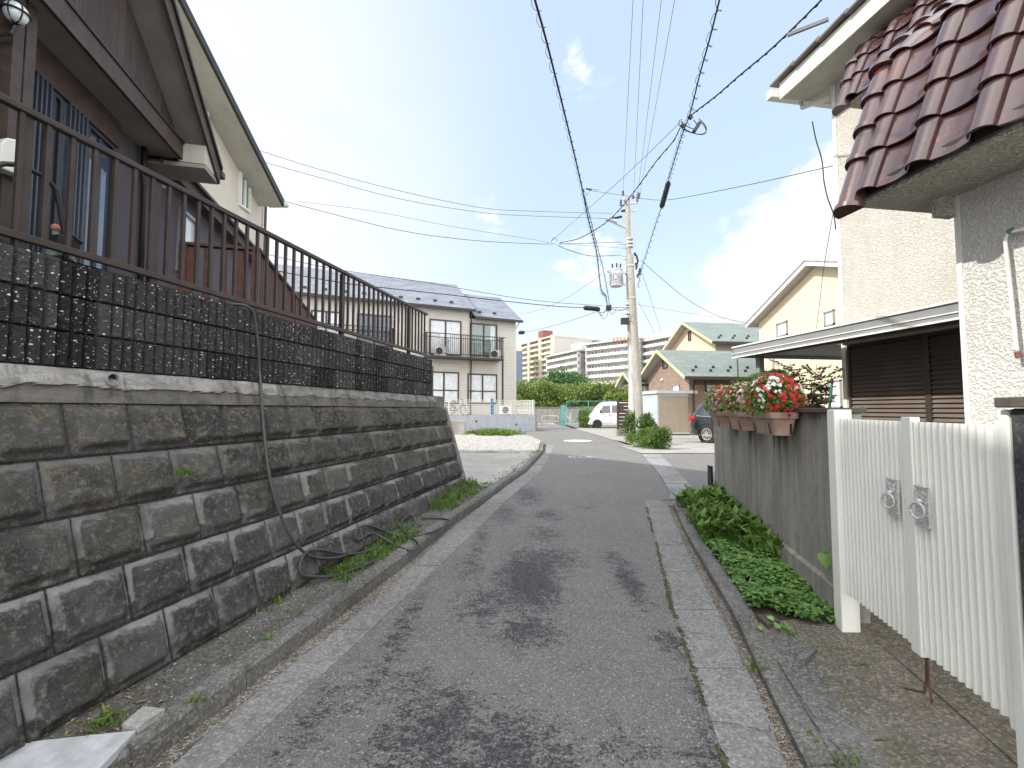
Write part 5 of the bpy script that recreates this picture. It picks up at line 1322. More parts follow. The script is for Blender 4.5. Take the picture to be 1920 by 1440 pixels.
for s in (-1, 1):
    wheel(suv, .86, s * .80, .355, .235, 'wheelm', 12, s); wheel(suv, 3.55, s * .80, .355, .235, 'wheelm', 12, s)
    for cx in (.86, 3.55):
        mb = MB(); mb.tube([(cx + .43 * cos(a), s * .895, .355 + .43 * sin(a)) for a in [pi * k / 14 - .05 for k in range(15)]], .03, 6); mb.lathe([(.41, -.01), (.41, .012)], 30, Matrix.Translation((cx, s * .893, .355)) @ Matrix.Rotation(-s * pi / 2, 4, 'X')); mb.build('wheel_arch', MT['rubber'], suv)
    yy = lambda z: s * (lerp(.905, .685, (z - 1.03) / .62))
    P = [(.42, 1.10), (.52, 1.36), (.78, 1.55), (1.25, 1.575), (1.25, 1.07)]; glasspoly(suv, [(x, yy(z), z) for x, z in P], 'side_window')
    P = [(1.31, 1.07), (1.31, 1.58), (2.15, 1.57), (2.15, 1.05)]; glasspoly(suv, [(x, yy(z), z) for x, z in P], 'side_window')
    P = [(2.21, 1.05), (2.21, 1.56), (2.62, 1.50), (3.1, 1.05)]; glasspoly(suv, [(x, yy(z), z) for x, z in P], 'side_window')
    mb = MB(); mb.tube([(x, yy(z) * 1.005, z) for x, z in ((3.15, 1.03), (1.2, 1.045), (.40, 1.08), (.36, 1.12), (.48, 1.38), (.76, 1.58), (1.3, 1.61), (2.3, 1.59))], .014, 6); mb.build('window_trim', MT['chrome'], suv)
    mb = MB(); mb.box(.5, 3.9, s * .905 - .01, s * .905 + .01, .27, .34); mb.build('side_sill', MT['plasticg'], suv)
    mb = MB(); mb.tube([(1.35, s * .912, .93), (1.55, s * .912, .94)], .016, 6); mb.build('door_handle', MT['chrome'], suv)
    MB().prism([(.02, .84), (.18, .88), (.34, 1.0), (.16, 1.06), (.05, 1.04)], 'y', s * .80, s * .905).build('taillight', MT['redplastic'], suv, bevel=.01)
glasspoly(suv, [(.14, -.6, 1.1), (.33, -.52, 1.52), (.33, .52, 1.52), (.14, .6, 1.1)], 'rear_window')
# white kei van facing left
vp = at(1106, 800, 32.7)
van = thing('parked_van', 'small white delivery van parked behind the wooden screen', 'van', (vp.x, 33.45, zg(33) + .016), radians(-4))
def vh(wl, wb, wt, zb, zbelt, zt): return [(wl * .95, zb), (wl, zb + .1), (wl, (zb + zbelt) * .5), (wb, zbelt - .04), (wb * .99, zbelt), (lerp(wb, wt, .5), lerp(zbelt, zt, .5)), (wt, zt - .10), (wt * .86, zt - .02), (0, zt)]
secs = [(0, vh(.64, .62, .50, .32, .86, .96)), (.04, vh(.70, .68, .55, .26, .92, 1.02)), (.28, vh(.735, .73, .58, .24, 1.02, 1.14)), (.62, vh(.74, .735, .60, .22, 1.06, 1.56)), (.88, vh(.74, .735, .62, .22, 1.06, 1.80)), (1.2, vh(.74, .735, .64, .22, 1.06, 1.87)), (2.6, vh(.74, .735, .65, .22, 1.06, 1.89)), (3.25, vh(.74, .73, .64, .22, 1.05, 1.86)), (3.38, vh(.70, .70, .58, .28, 1.0, 1.72))]
car_body(secs).build('body', MT['carwhite'], van, smooth=True, recalc=True, auto=50)
for s in (-1, 1):
    wheel(van, .58, s * .66, .275, .15, 'alu', 6, s); wheel(van, 2.75, s * .66, .275, .15, 'alu', 6, s)
    for cx in (.58, 2.75):
        mb = MB(); mb.lathe([(.33, -.01), (.33, .006)], 26, Matrix.Translation((cx, s * .742, .29)) @ Matrix.Rotation(-s * pi / 2, 4, 'X')); mb.build('wheel_arch', MT['rubber'], van)
    yy = lambda z: s * (lerp(.742, .66, (z - 1.06) / .7))
    glasspoly(van, [(x, yy(z), z) for x, z in ((.74, 1.08), (1.02, 1.60), (1.50, 1.62), (1.50, 1.08))], 'side_window')
    glasspoly(van, [(x, yy(z), z) for x, z in ((1.62, 1.1), (1.62, 1.62), (2.45, 1.62), (2.45, 1.1))], 'side_window')
    mb = MB(); mb.box(1.56, 1.572, s * .742 - .004, s * .742 + .004, .34, 1.66); mb.box(.80, 1.56, s * .742 - .004, s * .742 + .004, .33, .345); mb.build('door_seam', MT['plasticg'], van)
    MB().box(1.36, 1.50, s * .75 - .01, s * .75 + .01, .93, .97).build('door_handle', MT['black'], van)
    MB().box(.74, .84, s * .80 - .06, s * .80 + .04, 1.08, 1.28).build('wing_mirror', MT['black'], van, bevel=.01)
    MB().box(-.015, .14, s * .56 - .13, s * .56 + .12, .70, .90).build('headlight', MT['glassl'], van, bevel=.02)
glasspoly(van, [(.30, -.60, 1.12), (.84, -.54, 1.72), (.84, .54, 1.72), (.30, .60, 1.12)], 'windscreen', 'glassw')
MB().box(-.06, .10, -.70, .70, .26, .44).build('bumper', MT['whitep'], van, bevel=.02)
MB().box(-.02, .05, -.36, .36, .52, .68).build('grille', MT['black'], van)
MB().box(-.075, -.055, -.17, .17, .40, .55).build('number_plate', MT['brass'], van)
# ------------------------------------------------------------ utility poles with their hardware
def tube_between(a, b, r, n=8, r2=None): return MB().tube([a, b], r, n, r2=r2)
P1b = at(1186, 800, 20.5); P1t = at(1176, 372, 20.5)
up = thing('utility_pole', 'taller pale grey utility pole carrying the transformer and crossarms', 'utility pole', (P1b.x, P1b.y, .1), 0, 'utility poles at the road bend')
hz_ = lambda py, Y=20.5: EYE + at(960, py, Y).z - EYE - .1
def px2(px, py, Y=20.5): p = at(px, py, Y); return (p.x - P1b.x, 0, p.z - .1)
top = px2(1176, 372)
m = MB(); m.tube([(0, 0, 0), (top[0] * .4, 0, top[2] * .4), top], .16, 20, r2=.11); m.build('pole_shaft', MT['polec'], up, smooth=True, auto=40)
m = MB(); m.tube([(0, 0, 0), px2(1184, 640)], .168, 20); m.build('lower_sleeve', MT['steelpole'], up, smooth=True, auto=40)
m = MB()
for (a, b) in (((1163, 384), (1196, 380)), ((1176, 398), (1193, 394)), ((1168, 486), (1190, 482)), ((1160, 456), (1180, 458)), ((1160, 580), (1182, 578)), ((1165, 478), (1180, 480))): m.bar(px2(*a), px2(*b), .07)
m.bar((top[0] - .3, -.6, px2(1176, 384)[2]), (top[0] + .3, .6, px2(1176, 384)[2]), .07)
m.build('crossarm', MT['galv'], up)
m = MB()
for (a, b) in (((1164, 375), (1164, 386)), ((1196, 362), (1194, 380)), ((1199, 362), (1197, 372)), ((1168, 358), (1168, 366)), ((1187, 366), (1187, 372)), ((1165, 396), (1180, 393)), ((1148, 410), (1166, 406)), ((1190, 474), (1192, 480)), ((1178, 566), (1184, 572)), ((1178, 588), (1184, 590)), ((1180, 446), (1184, 449)), ((1180, 460), (1185, 462))):
    pa, pb = px2(*a), px2(*b); m.tube([pa, pb], .055, 7)
m.build('insulators', MT['black'], up)
m = MB()
for py in (450, 457, 464, 515, 572, 589, 603): q_ = px2(1180, py); m.tube([(q_[0], 0, q_[2]), (q_[0], 0, q_[2] + .07)], .175, 16)
for k in range(12): q_ = px2(1182 - k * .3, 700 - k * 24); m.bar((q_[0] - .32 * (1 if k % 2 else -1), 0, q_[2]), (q_[0], 0, q_[2]), .02)
m.build('step_bolts', MT['galv'], up)
tc_ = px2(1155, 521); tr = thing('transformer', 'finned grey transformer drum hung on the utility pole', 'transformer', (P1b.x + tc_[0], P1b.y - .05, .1 + tc_[2]))
m = MB(); m.lathe([(.22, -.42), (.27, -.40), (.27, .30), (.285, .31), (.285, .35), (.2, .42), (.05, .44)], 28); m.build('tank', MT['galv'], tr, smooth=True, auto=40)
m = MB()
for k in range(22):
    a = 2 * pi * k / 22; m.box(.26, .315, -.012, .012, -.32, .16, M=Matrix.Rotation(a, 4, 'Z'))
m.build('cooling_fins', MT['galv'], tr)
m = MB()
for (x_, y_) in ((-.18, -.1), (-.02, -.2), (.16, -.1)): m.tube([(x_, y_, .36), (x_ * 1.1, y_, .60)], .035, 8)
m.build('bushings', MT['black'], tr)
m = MB(); m.bar((.25, .03, .22), (.62, .03, .22), .06); m.bar((.25, .03, -.32), (.62, .03, -.32), .06); m.bar((-.3, 0, .25), (-.42, -.05, .3), .08); m.box(-.14, .0, -.30, -.285, -.15, .02); m.build('mounting_bracket', MT['galv'], tr)
arm = px2(1136, 411); arm2 = px2(1173, 427)
m = MB(); m.tube([arm, arm2], .05, 8); m.tube([arm, (arm[0] + .5, -.05, arm[2] - .12)], .085, 8); m.build('lamp_arm', MT['galv'], up)
lb = px2(1170, 604); m = MB(); m.box(lb[0] - .18, lb[0] + .15, -.35, -.1, lb[2] - .14, lb[2] + .14, M=None); m.build('street_light_box', MT['black'], up)
P2b = G(1201, 838); P2t = at(1181, 478, 18)
up2 = thing('utility_pole', 'shorter leaning concrete pole with a blue white striped band', 'utility pole', (P2b.x, 17.9, zg(18) - .05), 0, 'utility poles at the road bend')
dz2 = zg(18) - .05
def p2x(px, py): p = at(px, py, 17.9); return (p.x - P2b.x, 0, p.z - dz2)
m = MB(); m.tube([p2x(1203, 845), p2x(1181, 478)], .165, 22, r2=.125); m.build('pole_shaft', MT['polec'], up2, smooth=True, auto=40)
def stripe_mat():
    mm, n = newmat('striped_band'); sp_ = n.n('ShaderNodeSeparateXYZ', Vector=n.n('ShaderNodeTexCoord').outputs['Object'])
    an = n.math('ARCTAN2', sp_.outputs[1], sp_.outputs[0]); s = n.math('FRACT', n.math('MULTIPLY', an, 2.6)); 
    out(n, n.mix(n.sm(s, .55, .6), (.62, .64, .66), (.09, .17, .45)), .5); return mm
m = MB(); m.lathe([(.172, 0), (.169, .85)], 24); m.build('striped_band', stripe_mat(), up2, smooth=True, auto=40, loc=p2x(1201, 826))
m = MB()
for py in (560, 500): q_ = p2x(lerp(1181, 1203, (py - 478) / 367), py); m.tube([(q_[0], 0, q_[2]), (q_[0], 0, q_[2] + .06)], .15, 14)
m.build('clamps', MT['galv'], up2)
m = MB(); random.seed(3)
for k in range(8): q_ = p2x(1190 + random.uniform(0, 8), 480 + k * 5); m.tube([(q_[0], -.1, q_[2]), (q_[0] + random.uniform(-.06, .1), -.12, q_[2] - .14)], .04, 6)
m.build('cable_terminals', MT['black'], up2)
# ------------------------------------------------------------ wires
def spline(P, sub=6):
    out_ = []
    for i in range(len(P) - 1):
        a, b, c, d = P[max(i - 1, 0)], P[i], P[i + 1], P[min(i + 2, len(P) - 1)]
        for k in range(sub):
            t = k / sub; out_.append(.5 * ((2 * b) + (c - a) * t + (2 * a - 5 * b + 4 * c - d) * t * t + (3 * b - a - 3 * c + d) * t ** 3))
    out_.append(P[-1]); return out_
def wirepts(pix, Y0, Y1, Yext=True):
    A = at(*pix[0], Y0); B = at(*pix[-1], Y1); P = []
    for (px, py) in pix:
        d = pixdir(px, py); # plan line A->B meets plan ray d*t
        ex, ey = B.x - A.x, B.y - A.y; det = d.x * (-ey) - d.y * (-ex)
        t = (A.x * (-ey) - A.y * (-ex)) / det; P.append(Vector((d.x * t, d.y * t, EYE + d.z * t)))
    return P
def wire(pix, Y0, Y1, r, label, ext=0, mat='rubber', extra=None, n=6):
    P = wirepts(pix, Y0, Y1)
    if ext: P.insert(0, P[0] + (P[0] - P[1]).normalized() * ext)
    S_ = spline(P); t = thing('overhead_wire', label, 'wire', tuple(S_[0]), 0, 'overhead wires'); o = S_[0]
    MB().tube([p - o for p in S_], r, n).build('wire_strand', MT[mat], t, smooth=True)
    if extra: extra(t, [p - o for p in S_])
    return t, S_
def lash(step, rad, r=.005):
    def f(t, S_):
        # thin lashing wire wound round the messenger
        L = [0]
        for a, b in zip(S_, S_[1:]): L.append(L[-1] + (b - a).length)
        def q(s):
            for i in range(len(L) - 1):
                if s <= L[i + 1]: return S_[i].lerp(S_[i + 1], (s - L[i]) / max(1e-6, L[i + 1] - L[i]))
            return S_[-1]
        pts = []; s = 0; k = 0
        while s < L[-1]:
            an = k * pi / 3; p = q(s); d = (q(min(L[-1], s + .1)) - p); d = d.normalized() if d.length > 0 else Vector((0, 1, 0))
            u = d.cross(Vector((0, 0, 1))).normalized(); v = u.cross(d); pts.append(p + u * rad * cos(an) + v * (rad * sin(an) - rad * .6)); s += step / 6; k += 1
        MB().tube(pts, r, 4).build('lashing_wire', MT['rubber'], t)
    return f
wire([(1003, 0), (1020, 60), (1043, 150), (1070, 260), (1092, 355), (1103, 410), (1118, 470), (1124, 520), (1128, 545), (1136, 556), (1139, 578)], 5.6, 20, .016, 'thick black cable running from the top edge down to the pole cluster', ext=4, extra=lash(.32, .05, .004))
wire([(1092, 355), (1107, 410), (1118, 455), (1130, 500), (1138, 540), (1143, 572)], 15.2, 20, .013, 'thinner lashed cable splitting off the thick black cable', extra=lash(.4, .06))
for i, (a, b, w_) in enumerate(((1187, 1168, 'leftmost'), (1206, 1188, 'second from left'), (1240, 1196, 'third from left'), (1265, 1200, 'rightmost'))):
    wire([(a, 0), (lerp(a, b, .55), 200), (b, 362)], 10, 20.4, .006, w_ + ' of the four thin parallel wires rising from the pole top', ext=6, n=5)
wire([(1349, 0), (1330, 75), (1312, 140), (1294, 212), (1276, 262), (1252, 342)], 6, 13, .013, 'lashed cable dropping from the top edge to the black cylinder', ext=3, extra=lash(.35, .06))
wire([(1240, 390), (1228, 425), (1214, 470), (1203, 505), (1196, 540)], 13.6, 18, .010, 'lashed cable running from the black cylinder to the poles', extra=lash(.35, .06))
def closure(pix, Y0, Y1, r, label, cat='cable closure'):
    A, B = at(*pix[0], Y0), at(*pix[1], Y1); c = (A + B) / 2; t = thing('cable_closure', label, cat, tuple(c)); d = (B - A).normalized(); L = (B - A).length
    q = d.to_track_quat('Z', 'Y').to_matrix().to_4x4()
    MB().lathe([(r * .5, -L / 2), (r, -L / 2 + .06), (r, L / 2 - .06), (r * .5, L / 2)], 14, q).build('closure_body', MT['rubber'], t, smooth=True, auto=40)
    m = MB()
    for k in range(4): z = -L / 2 + .1 + (L - .2) * k / 3; m.lathe([(r * 1.08, z - .02), (r * 1.08, z + .02)], 14, q)
    m.tube([(0, 0, 0), tuple(q @ Vector((0, r, -L / 2 + .1))), tuple(q @ Vector((0, r, L / 2 - .1)))], .012, 5); m.build('clamp_band', MT['black'], t); return t
closure([(1254, 340), (1240, 390)], 13, 13.6, .075, 'long slanting black cylinder closure hanging on the cable')
closure([(1094, 577), (1125, 580)], 20, 20, .10, 'short fat black cable closure left of the poles')
closure([(972, 624), (984, 623)], 26, 26, .10, 'small black cable closure beside the apartment roof')
wire([(1550, -10), (1492, 48), (1440, 97), (1385, 143), (1345, 178), (1310, 205), (1296, 216)], 6.2, 9.5, .014, 'twisted thick service cable from the stucco house to the mid span splice', extra=lash(.2, .014, .009), ext=1.2)
wire([(1275, 240), (1262, 265), (1230, 303), (1190, 358), (1155, 400), (1125, 425), (1085, 447), (1050, 455)], 9.8, 17, .012, 'thick service cable sagging left from the mid span splice', extra=lash(.3, .012, .008))
wire([(1275, 230), (1155, 345), (1033, 453)], 9.8, 17, .006, 'thin straight support wire beside the sagging service cable')
sp_ = at(1302, 238, 9.6); t = thing('cable_splice', 'looped splice with black connectors where cables meet mid air', 'cable splice', tuple(sp_))
m = MB()
for (r_, ox, oz) in ((.26, .0, 0), (.30, -.03, .03), (.18, -.10, .08)): m.tube([(ox + r_ * cos(a), .02 * cos(a * 2), oz + r_ * .62 * sin(a) - (.25 * cos(a)) * .3) for a in [radians(-200 + k * 14) for k in range(20)]], .009, 6)
m.build('cable_loop', MT['rubber'], t)
m = MB(); m.bar((-.02, -.02, -.12), (.12, 0, .10), .07); m.bar((-.12, -.02, .25), (-.05, 0, .18), .06); m.bar((-.28, 0, .06), (-.22, 0, .0), .06); m.build('connector', MT['black'], t)
for lab, pts, a, b, r in (
    ('upper of two long wires entering left above the cream house eave', [(480, 280), (600, 318), (750, 358), (900, 389), (1000, 396), (1148, 400)], 15, 20.4, .008),
    ('lower of two long wires entering left above the cream house eave', [(480, 300), (600, 333), (750, 373), (900, 398), (1000, 405), (1150, 410)], 15, 20.4, .008),
    ('wire running from beside the cream house eave tip to the pole', [(500, 368), (600, 395), (750, 432), (880, 450), (1000, 457), (1060, 457), (1165, 454)], 16, 20.4, .010),
    ('faint wire just above the one from the cream house eave tip', [(560, 378), (700, 396), (850, 425), (1000, 449), (1033, 455), (1176, 466)], 16, 20.4, .006),
    ('short sagging cable between the small clamp and the pole', [(1045, 460), (1070, 470), (1110, 480), (1165, 478)], 17, 20.4, .012),
    ('upper lashed cable passing behind the fence to the closure', [(480, 472), (620, 503), (800, 530), (950, 556), (1040, 567), (1130, 573)], 14, 20, .010),
    ('heavier lower cable passing behind the fence to the closure', [(480, 500), (640, 530), (800, 548), (950, 565), (1040, 574), (1094, 577)], 14, 20, .016),
    ('slack wire from the apartment side closure to the poles', [(984, 623), (1030, 613), (1080, 598), (1125, 582)], 26, 20, .010),
    ('wire crossing from the apartment roof up towards the transformer', [(975, 590), (1020, 578), (1060, 560), (1128, 515)], 26, 20, .007),
    ('wire sagging from the poles to the yellow house', [(1202, 488), (1240, 522), (1290, 562), (1340, 590), (1380, 602), (1416, 608)], 20, 22, .010),
    ('long wire crossing under the black cylinder to the stucco house', [(1104, 357), (1165, 366), (1210, 373), (1245, 375), (1290, 369), (1420, 343), (1562, 311)], 16, 8, .007),
    ('left of two steep stay wires right of the poles', [(1200, 500), (1215, 545), (1245, 640)], 20, 24, .008),
    ('right of two steep stay wires right of the poles', [(1196, 565), (1215, 600), (1235, 640)], 20, 24, .008),
    ('thin wire from the poles passing over the peach house', [(1195, 571), (1260, 582), (1330, 593), (1400, 604)], 20, 26, .006),
    ('thin straight wire hanging down in front of the yellow house', [(1562, 400), (1545, 500), (1533, 600), (1523, 675)], 7.6, 8.6, .005)):
    wire(pts, a, b, r, lab)
P = spline([at(px, py, 6.95) for px, py in ((1523, 228), (1530, 262), (1541, 300), (1545, 340), (1552, 372), (1563, 402), (1567, 430))]); t = thing('overhead_wire', 'curly drop cable hanging from the stucco house gutter', 'wire', tuple(P[0]), 0, 'overhead wires'); MB().tube([p - P[0] for p in P], .009, 6).build('wire_strand', MT['rubber'], t, smooth=True)
cl_ = at(1039, 456, 17); t = thing('wire_clamp', 'small white branching clamp where three wires meet', 'wire clamp', tuple(cl_))
m = MB(); m.bar((-.18, 0, .02), (.18, 0, -.02), .03); m.bar((-.14, 0, -.1), (-.14, 0, .1), .02); m.bar((-.02, 0, -.09), (-.02, 0, .09), .02); m.bar((.12, 0, -.1), (.12, 0, .08), .02); m.build('clamp_bars', MT['galv'], t)
m = MB(); m.tube([(-.12 + .26 * k / 12, 0, .05 + .16 * sin(pi * k / 12)) for k in range(13)], .01, 5); m.build('jumper_loop', MT['rubber'], t)
nd = at(1141, 577, 20); t = thing('junction_loops', 'loose cable loops and terminal box left of the poles', 'cable loops', tuple(nd))
m = MB()
for (x0_, x1_, s) in ((-.55, -.1, .35), (-.45, .05, .5), (.0, .35, .3), (.05, .9, .12), (.1, .95, -.02), (-.7, .1, .22)): m.tube([(lerp(x0_, x1_, k / 12), 0, -s * sin(pi * k / 12)) for k in range(13)], .011, 5)
m.build('cable_loop', MT['rubber'], t)
m = MB(); m.box(-.1, .0, -.05, .05, -.15, .1); m.box(.02, .12, -.06, .06, -.12, .12); m.build('terminal_box', MT['black'], t)
hk = at(1092, 355, 15.2); t = thing('wire_clamp', 'small loop clamp where a side wire leaves the thick cable', 'wire clamp', tuple(hk))
m = MB(); m.bar((.12, 0, .02), (.32, 0, -.01), .04); m.tube([(.05 + .2 * k / 10, 0, -.02 - .18 * sin(pi * k / 10)) for k in range(11)], .008, 5); m.bar((.03, 0, -.1), (.05, 0, -.02), .04); m.build('clamp_bars', MT['black'], t)
m = MB(); m.tube([(.32, 0, -.01), (.6, 0, -.02)], .007, 5); m.build('jumper_loop', MT['rubber'], t)
# ------------------------------------------------------------ objects past the bend
fw_ = thing('far_wall', 'long plain concrete wall below the leafy trees', 'wall', (1.2, 47, 0), radians(2))
wt = EYE + (768 - 765.5) / FPX * 47
MB().box(-9, 14, 0, .2, -.2, wt + .02).build('wall_body', MT['wallc'], fw_); MB().box(-9, 14, -.03, .23, wt + .02, wt + .12).build('wall_cap', MT['cope'], fw_)
for p0, p1, lab in ((980, 1002, 'white hooped guardrail half hidden by the mesh fence'), (1016, 1047, 'white hooped guardrail standing before the far concrete wall')):
    A, B = at(p0, 780, 40), at(p1, 780, 40); t = thing('guardrail', lab, 'guardrail', (A.x, 40, .12), 0, 'white hooped guardrails')
    L = B.x - A.x; m = MB(); m.tube([(0, 0, 0), (0, 0, .72), (.05, 0, .80), (.13, 0, .83), (L - .13, 0, .83), (L - .05, 0, .80), (L, 0, .72), (L, 0, 0)], .04, 8); m.build('hoop', MT['whitep'], t, smooth=True); MB().tube([(0, 0, .38), (L, 0, .38)], .03, 6).build('lower_bar', MT['whitep'], t)
gp = at(1056, 783, 36); t = thing('green_post', 'thick pale green square post before the far wall', 'post', (gp.x, 36, .1))
MB().box(-.18, .18, -.1, .1, 0, 1.7).build('post_body', MT['greennet'], t); MB().box(-.2, .2, -.12, .12, 1.7, 1.75).build('post_cap', MT['greennet'], t)
nf = thing('net_fence', 'pale green net fence in front of the leafy trees', 'fence', (at(1062, 760, 39).x, 39, .1))
NL = 7.0; nt_ = .72 + EYE - .1
for k in range(5): x_ = .02 + k * 1.85; MB().box(x_ - .03, x_ + .03, -.03, .03, 0, nt_).build('post', MT['greennet'], nf)
m = MB(); m.bar((0, 0, nt_), (NL + .6, 0, nt_), .05); m.build('top_rail', MT['greennet'], nf)
m = MB(); k = 0
while k < 100: x_ = k * .075; m.bar((x_, 0, .1), (min(NL + .6, x_ + 1.6), 0, min(nt_, 1.7)), .008); m.bar((x_, 0, min(nt_, 1.7)), (min(NL + .6, x_ + 1.6), 0, .1), .008); k += 1
m.box(0, NL, .0, .004, .72, .75); m.build('net', MT['greennet'], nf)
ss = G(1060, 792)
for px, py, h, lab in ((1060, 793, .95, 'left white bollard holding the drooping chain'), (1069, 799, 1.0, 'right white bollard holding the drooping chain')):
    p = G(px, py); t = thing('chain_bollard', lab, 'bollard', (p.x, p.y, p.z), 0, 'white chain bollards'); MB().tube([(0, 0, 0), (0, 0, h)], .06, 10).build('bollard_pipe', MT['whitep'], t); MB().lathe([(.07, h), (.07, h + .04), (.02, h + .07)], 10).build('bollard_cap', MT['whitep'], t)
a_, b_ = at(1063, 780, 37), at(1087, 772, 35); tag(MB().tube([a_.lerp(b_, k / 14) - Vector((0, 0, .55 * sin(pi * k / 14))) for k in range(15)], .03, 6).build('barrier_chain', MT['whitep'], None), 'white chain drooping between the bollard and the brown gatepost', 'chain')
gp_ = at(1092, 785, 34.5); t = thing('gatepost', 'brown timber gatepost at the end of the white chain', 'gatepost', (gp_.x, 34.5, .15)); MB().box(-.14, .14, -.08, .08, 0, 1.25).build('post_body', MT['wood'], t); MB().box(-.24, -.16, -.04, .04, 0, 1.3).build('steel_upright', MT['brownm'], t)
ns = at(1158, 800, 23); t = thing('timber_screen', 'dark brown slatted timber screen standing in front of the van', 'screen', (ns.x, 23, zg(23)), radians(12))
MB().box(0, .09, 0, .09, .35, 1.78).build('post', MT['wood'], t); MB().box(.0, 1.2, .02, .09, 1.70, 1.80).build('top_board', MT['wood'], t)
m = MB()
for k in range(7): m.box(.09, 1.15, .03, .055, .45 + k * .18, .60 + k * .18)
m.build('slats', MT['wood'], t); MB().box(-.02, 1.15, 0, .18, -.05, .34).build('footing', MT['lightc'], t)
lw = thing('low_wall', 'short weathered concrete upstand at the back of the gravel lot', 'low wall', (at(812, 800, 22.6).x, 22.6, .1), radians(6))
MB().box(0, at(873, 800, 22.6).x - at(812, 800, 22.6).x, 0, .5, 0, .85).build('wall_body', MT['wallc'], lw, bevel=.02); MB().box(1.5, 4.5, .1, .3, 0, .22).build('edging_stone', MT['lightc'], lw)
wp = rf.w(wx1 + .03, .03); t = thing('marker_board', 'thin dark board leaning on the far end of the rendered wall', 'board', (wp.x, wp.y, zg(6.7))); MB().box(-.03, .0, -.02, .1, .08, .55).build('board_panel', MT['black'], t); MB().box(-.06, .0, -.05, .05, 0, .12).build('white_foot', MT['whitep'], t)
# ------------------------------------------------------------ apartment towers in the distance
def tower(name, label, px0, px1, Y0, Y1, qtop0, floors, side_px, Yside, wallm, bandm, fh, cols=0, roof=None):
    A = at(px0, 700, Y0); B = at(px1, 700, Y1); fr = Fr(A.x, A.y, B.x - A.x, B.y - A.y); L = sqrt((B.x - A.x) ** 2 + (B.y - A.y) ** 2)
    H = at(px0, qtop0, Y0).z; t = fthing(name, label, 'apartment tower', fr)
    C_ = at(side_px, 700, Yside) if side_px else None; D = 14
    MB().box(0, L, 1.4, D, 0, H - .6).build('core_wall', MT['hr_grey'] if wallm != 'hr_cream' else MT['hr_cream'], t)
    MB().box(L - .3, L, 0, D, 0, H).build('end_wall', MT[wallm], t); MB().box(0, .3, 0, D, 0, H).build('end_wall', MT[wallm], t)
    n = floors
    for i in range(n):
        z = H - (i + 1) * fh
        if z < 0: break
        MB().box(0, L, 0, 1.2, z - .1, z + .95 * (fh / 2.9)).build('balcony', MT[bandm], t)
        m = MB(); bay = 3.1; x = .6
        while x < L - 2: 
            m.box(x, x + 1.1, 1.32, 1.4, z + .1, z + fh - .6); m.box(x + 1.5, x + 2.6, 1.32, 1.4, z + 1.0, z + fh - .7); x += bay
        m.build('windows', MT['hr_dark'], t)
    for k in range(cols + 1 if cols else 0):
        x = L * k / cols; MB().box(x - .9, x + .9, -.5, 1.0, 0, H + .4).build('pier', MT[bandm], t)
    MB().box(-.6, L + .6, -.4, D + .2, H - .5, H + .15).build('roof_slab', MT['hr_grey'] if not roof else MT[roof], t)
    return t, fr, L, H
t, fr, L, H = tower('apartment_tower', 'cream apartment tower with vertical piers and a maroon roof box', 955, 1036, 268, 226, 651, 13, None, 0, 'hr_cream', 'hr_cream', 2.85, cols=4)
MB().box(L * .60, L * .60 + 5, 3, 9, H, H + 5.2).build('roof_box', MT['hr_maroon'], t)
MB().box(L, L + .4, 0, 30, 0, H).build('side_wall', MT['hr_grey'], t)
m = MB(); m.box(L - .3, L + 1.5, 24, 34, H - 22, H - .8); m.build('glass_bay', MT['hr_blue'], t)
t, fr, L, H = tower('apartment_tower', 'lower white apartment tower between the cream and the long white ones', 1024, 1083, 215, 190, 668.5, 9, None, 0, 'hr_white', 'hr_white', 2.9)
MB().box(L * .70, L - .3, 2, 9, H, H + 3.2).build('roof_box', MT['hr_white'], t)
t, fr, L, H = tower('apartment_tower', 'long white apartment tower behind the utility poles with a reddish sign on its roof', 1098, 1198, 186, 168, 645, 11, None, 0, 'hr_white', 'hr_white', 2.78, roof='hr_grey')
m = MB()
for k in range(6): x = L * .55 + k * 1.6; m.box(x, x + 1.1, -.55, -.4, H - .5, H + .9)
m.build('red_lettering', MT['orange'], t)
MB().box(L * .62, L * .62 + 5, 3, 8, H, H + 4).build('roof_box', MT['hr_white'], t)
m = MB()
for k in range(4): x = L * .62 + .5 + k * 1.2; m.box(x, x + .5, 3.2, 3.8, H + 4, H + 9.5)
for z in (5, 7, 9): m.box(L * .62, L * .62 + 5, 3.4, 3.6, H + z, H + z + .3)
m.build('aerial_frame', MT['hr_white'], t)
t, fr, L, H = tower('apartment_tower', 'right hand white apartment tower partly behind the peach house', 1196, 1256, 172, 158, 640.5, 10, None, 0, 'hr_white', 'hr_white', 2.75)
MB().prism([(1, H), (L - 1, H), (L - 3, H + 1.6), (L * .5, H + 2.6), (2, H + 1.8)], 'y', 3, 9).build('roof_house', MT['hr_grey'], t)
# plain slate roof glimpsed at the far left behind the fence
t = thing('far_house', 'grey roofed house glimpsed left behind the apartment building', 'house', (-14.5, 36, 0), radians(12))
MB().box(0, 7, 0, 6, 0, 9.3).build('wall', MT['siding'], t); MB().prism([(-.5, 9.2), (6.5, 9.2), (3, 10.8)], 'x', -.5, 7.5).build('roof', MT['slateg'], t)
# tall bluish tower sliver behind the apartment
t = thing('distant_tower', 'dark glazed tower sliver just right of the apartment eave', 'tower', (at(963, 650, 230).x, 230, 0))
MB().box(0, 4.5, 0, 10, 0, 31).build('tower_wall', MT['hr_blue'], t); MB().prism([(0, 31), (4.5, 31), (3.4, 36.5), (.6, 36.5)], 'y', 0, 10).build('tower_top', MT['hr_grey'], t)
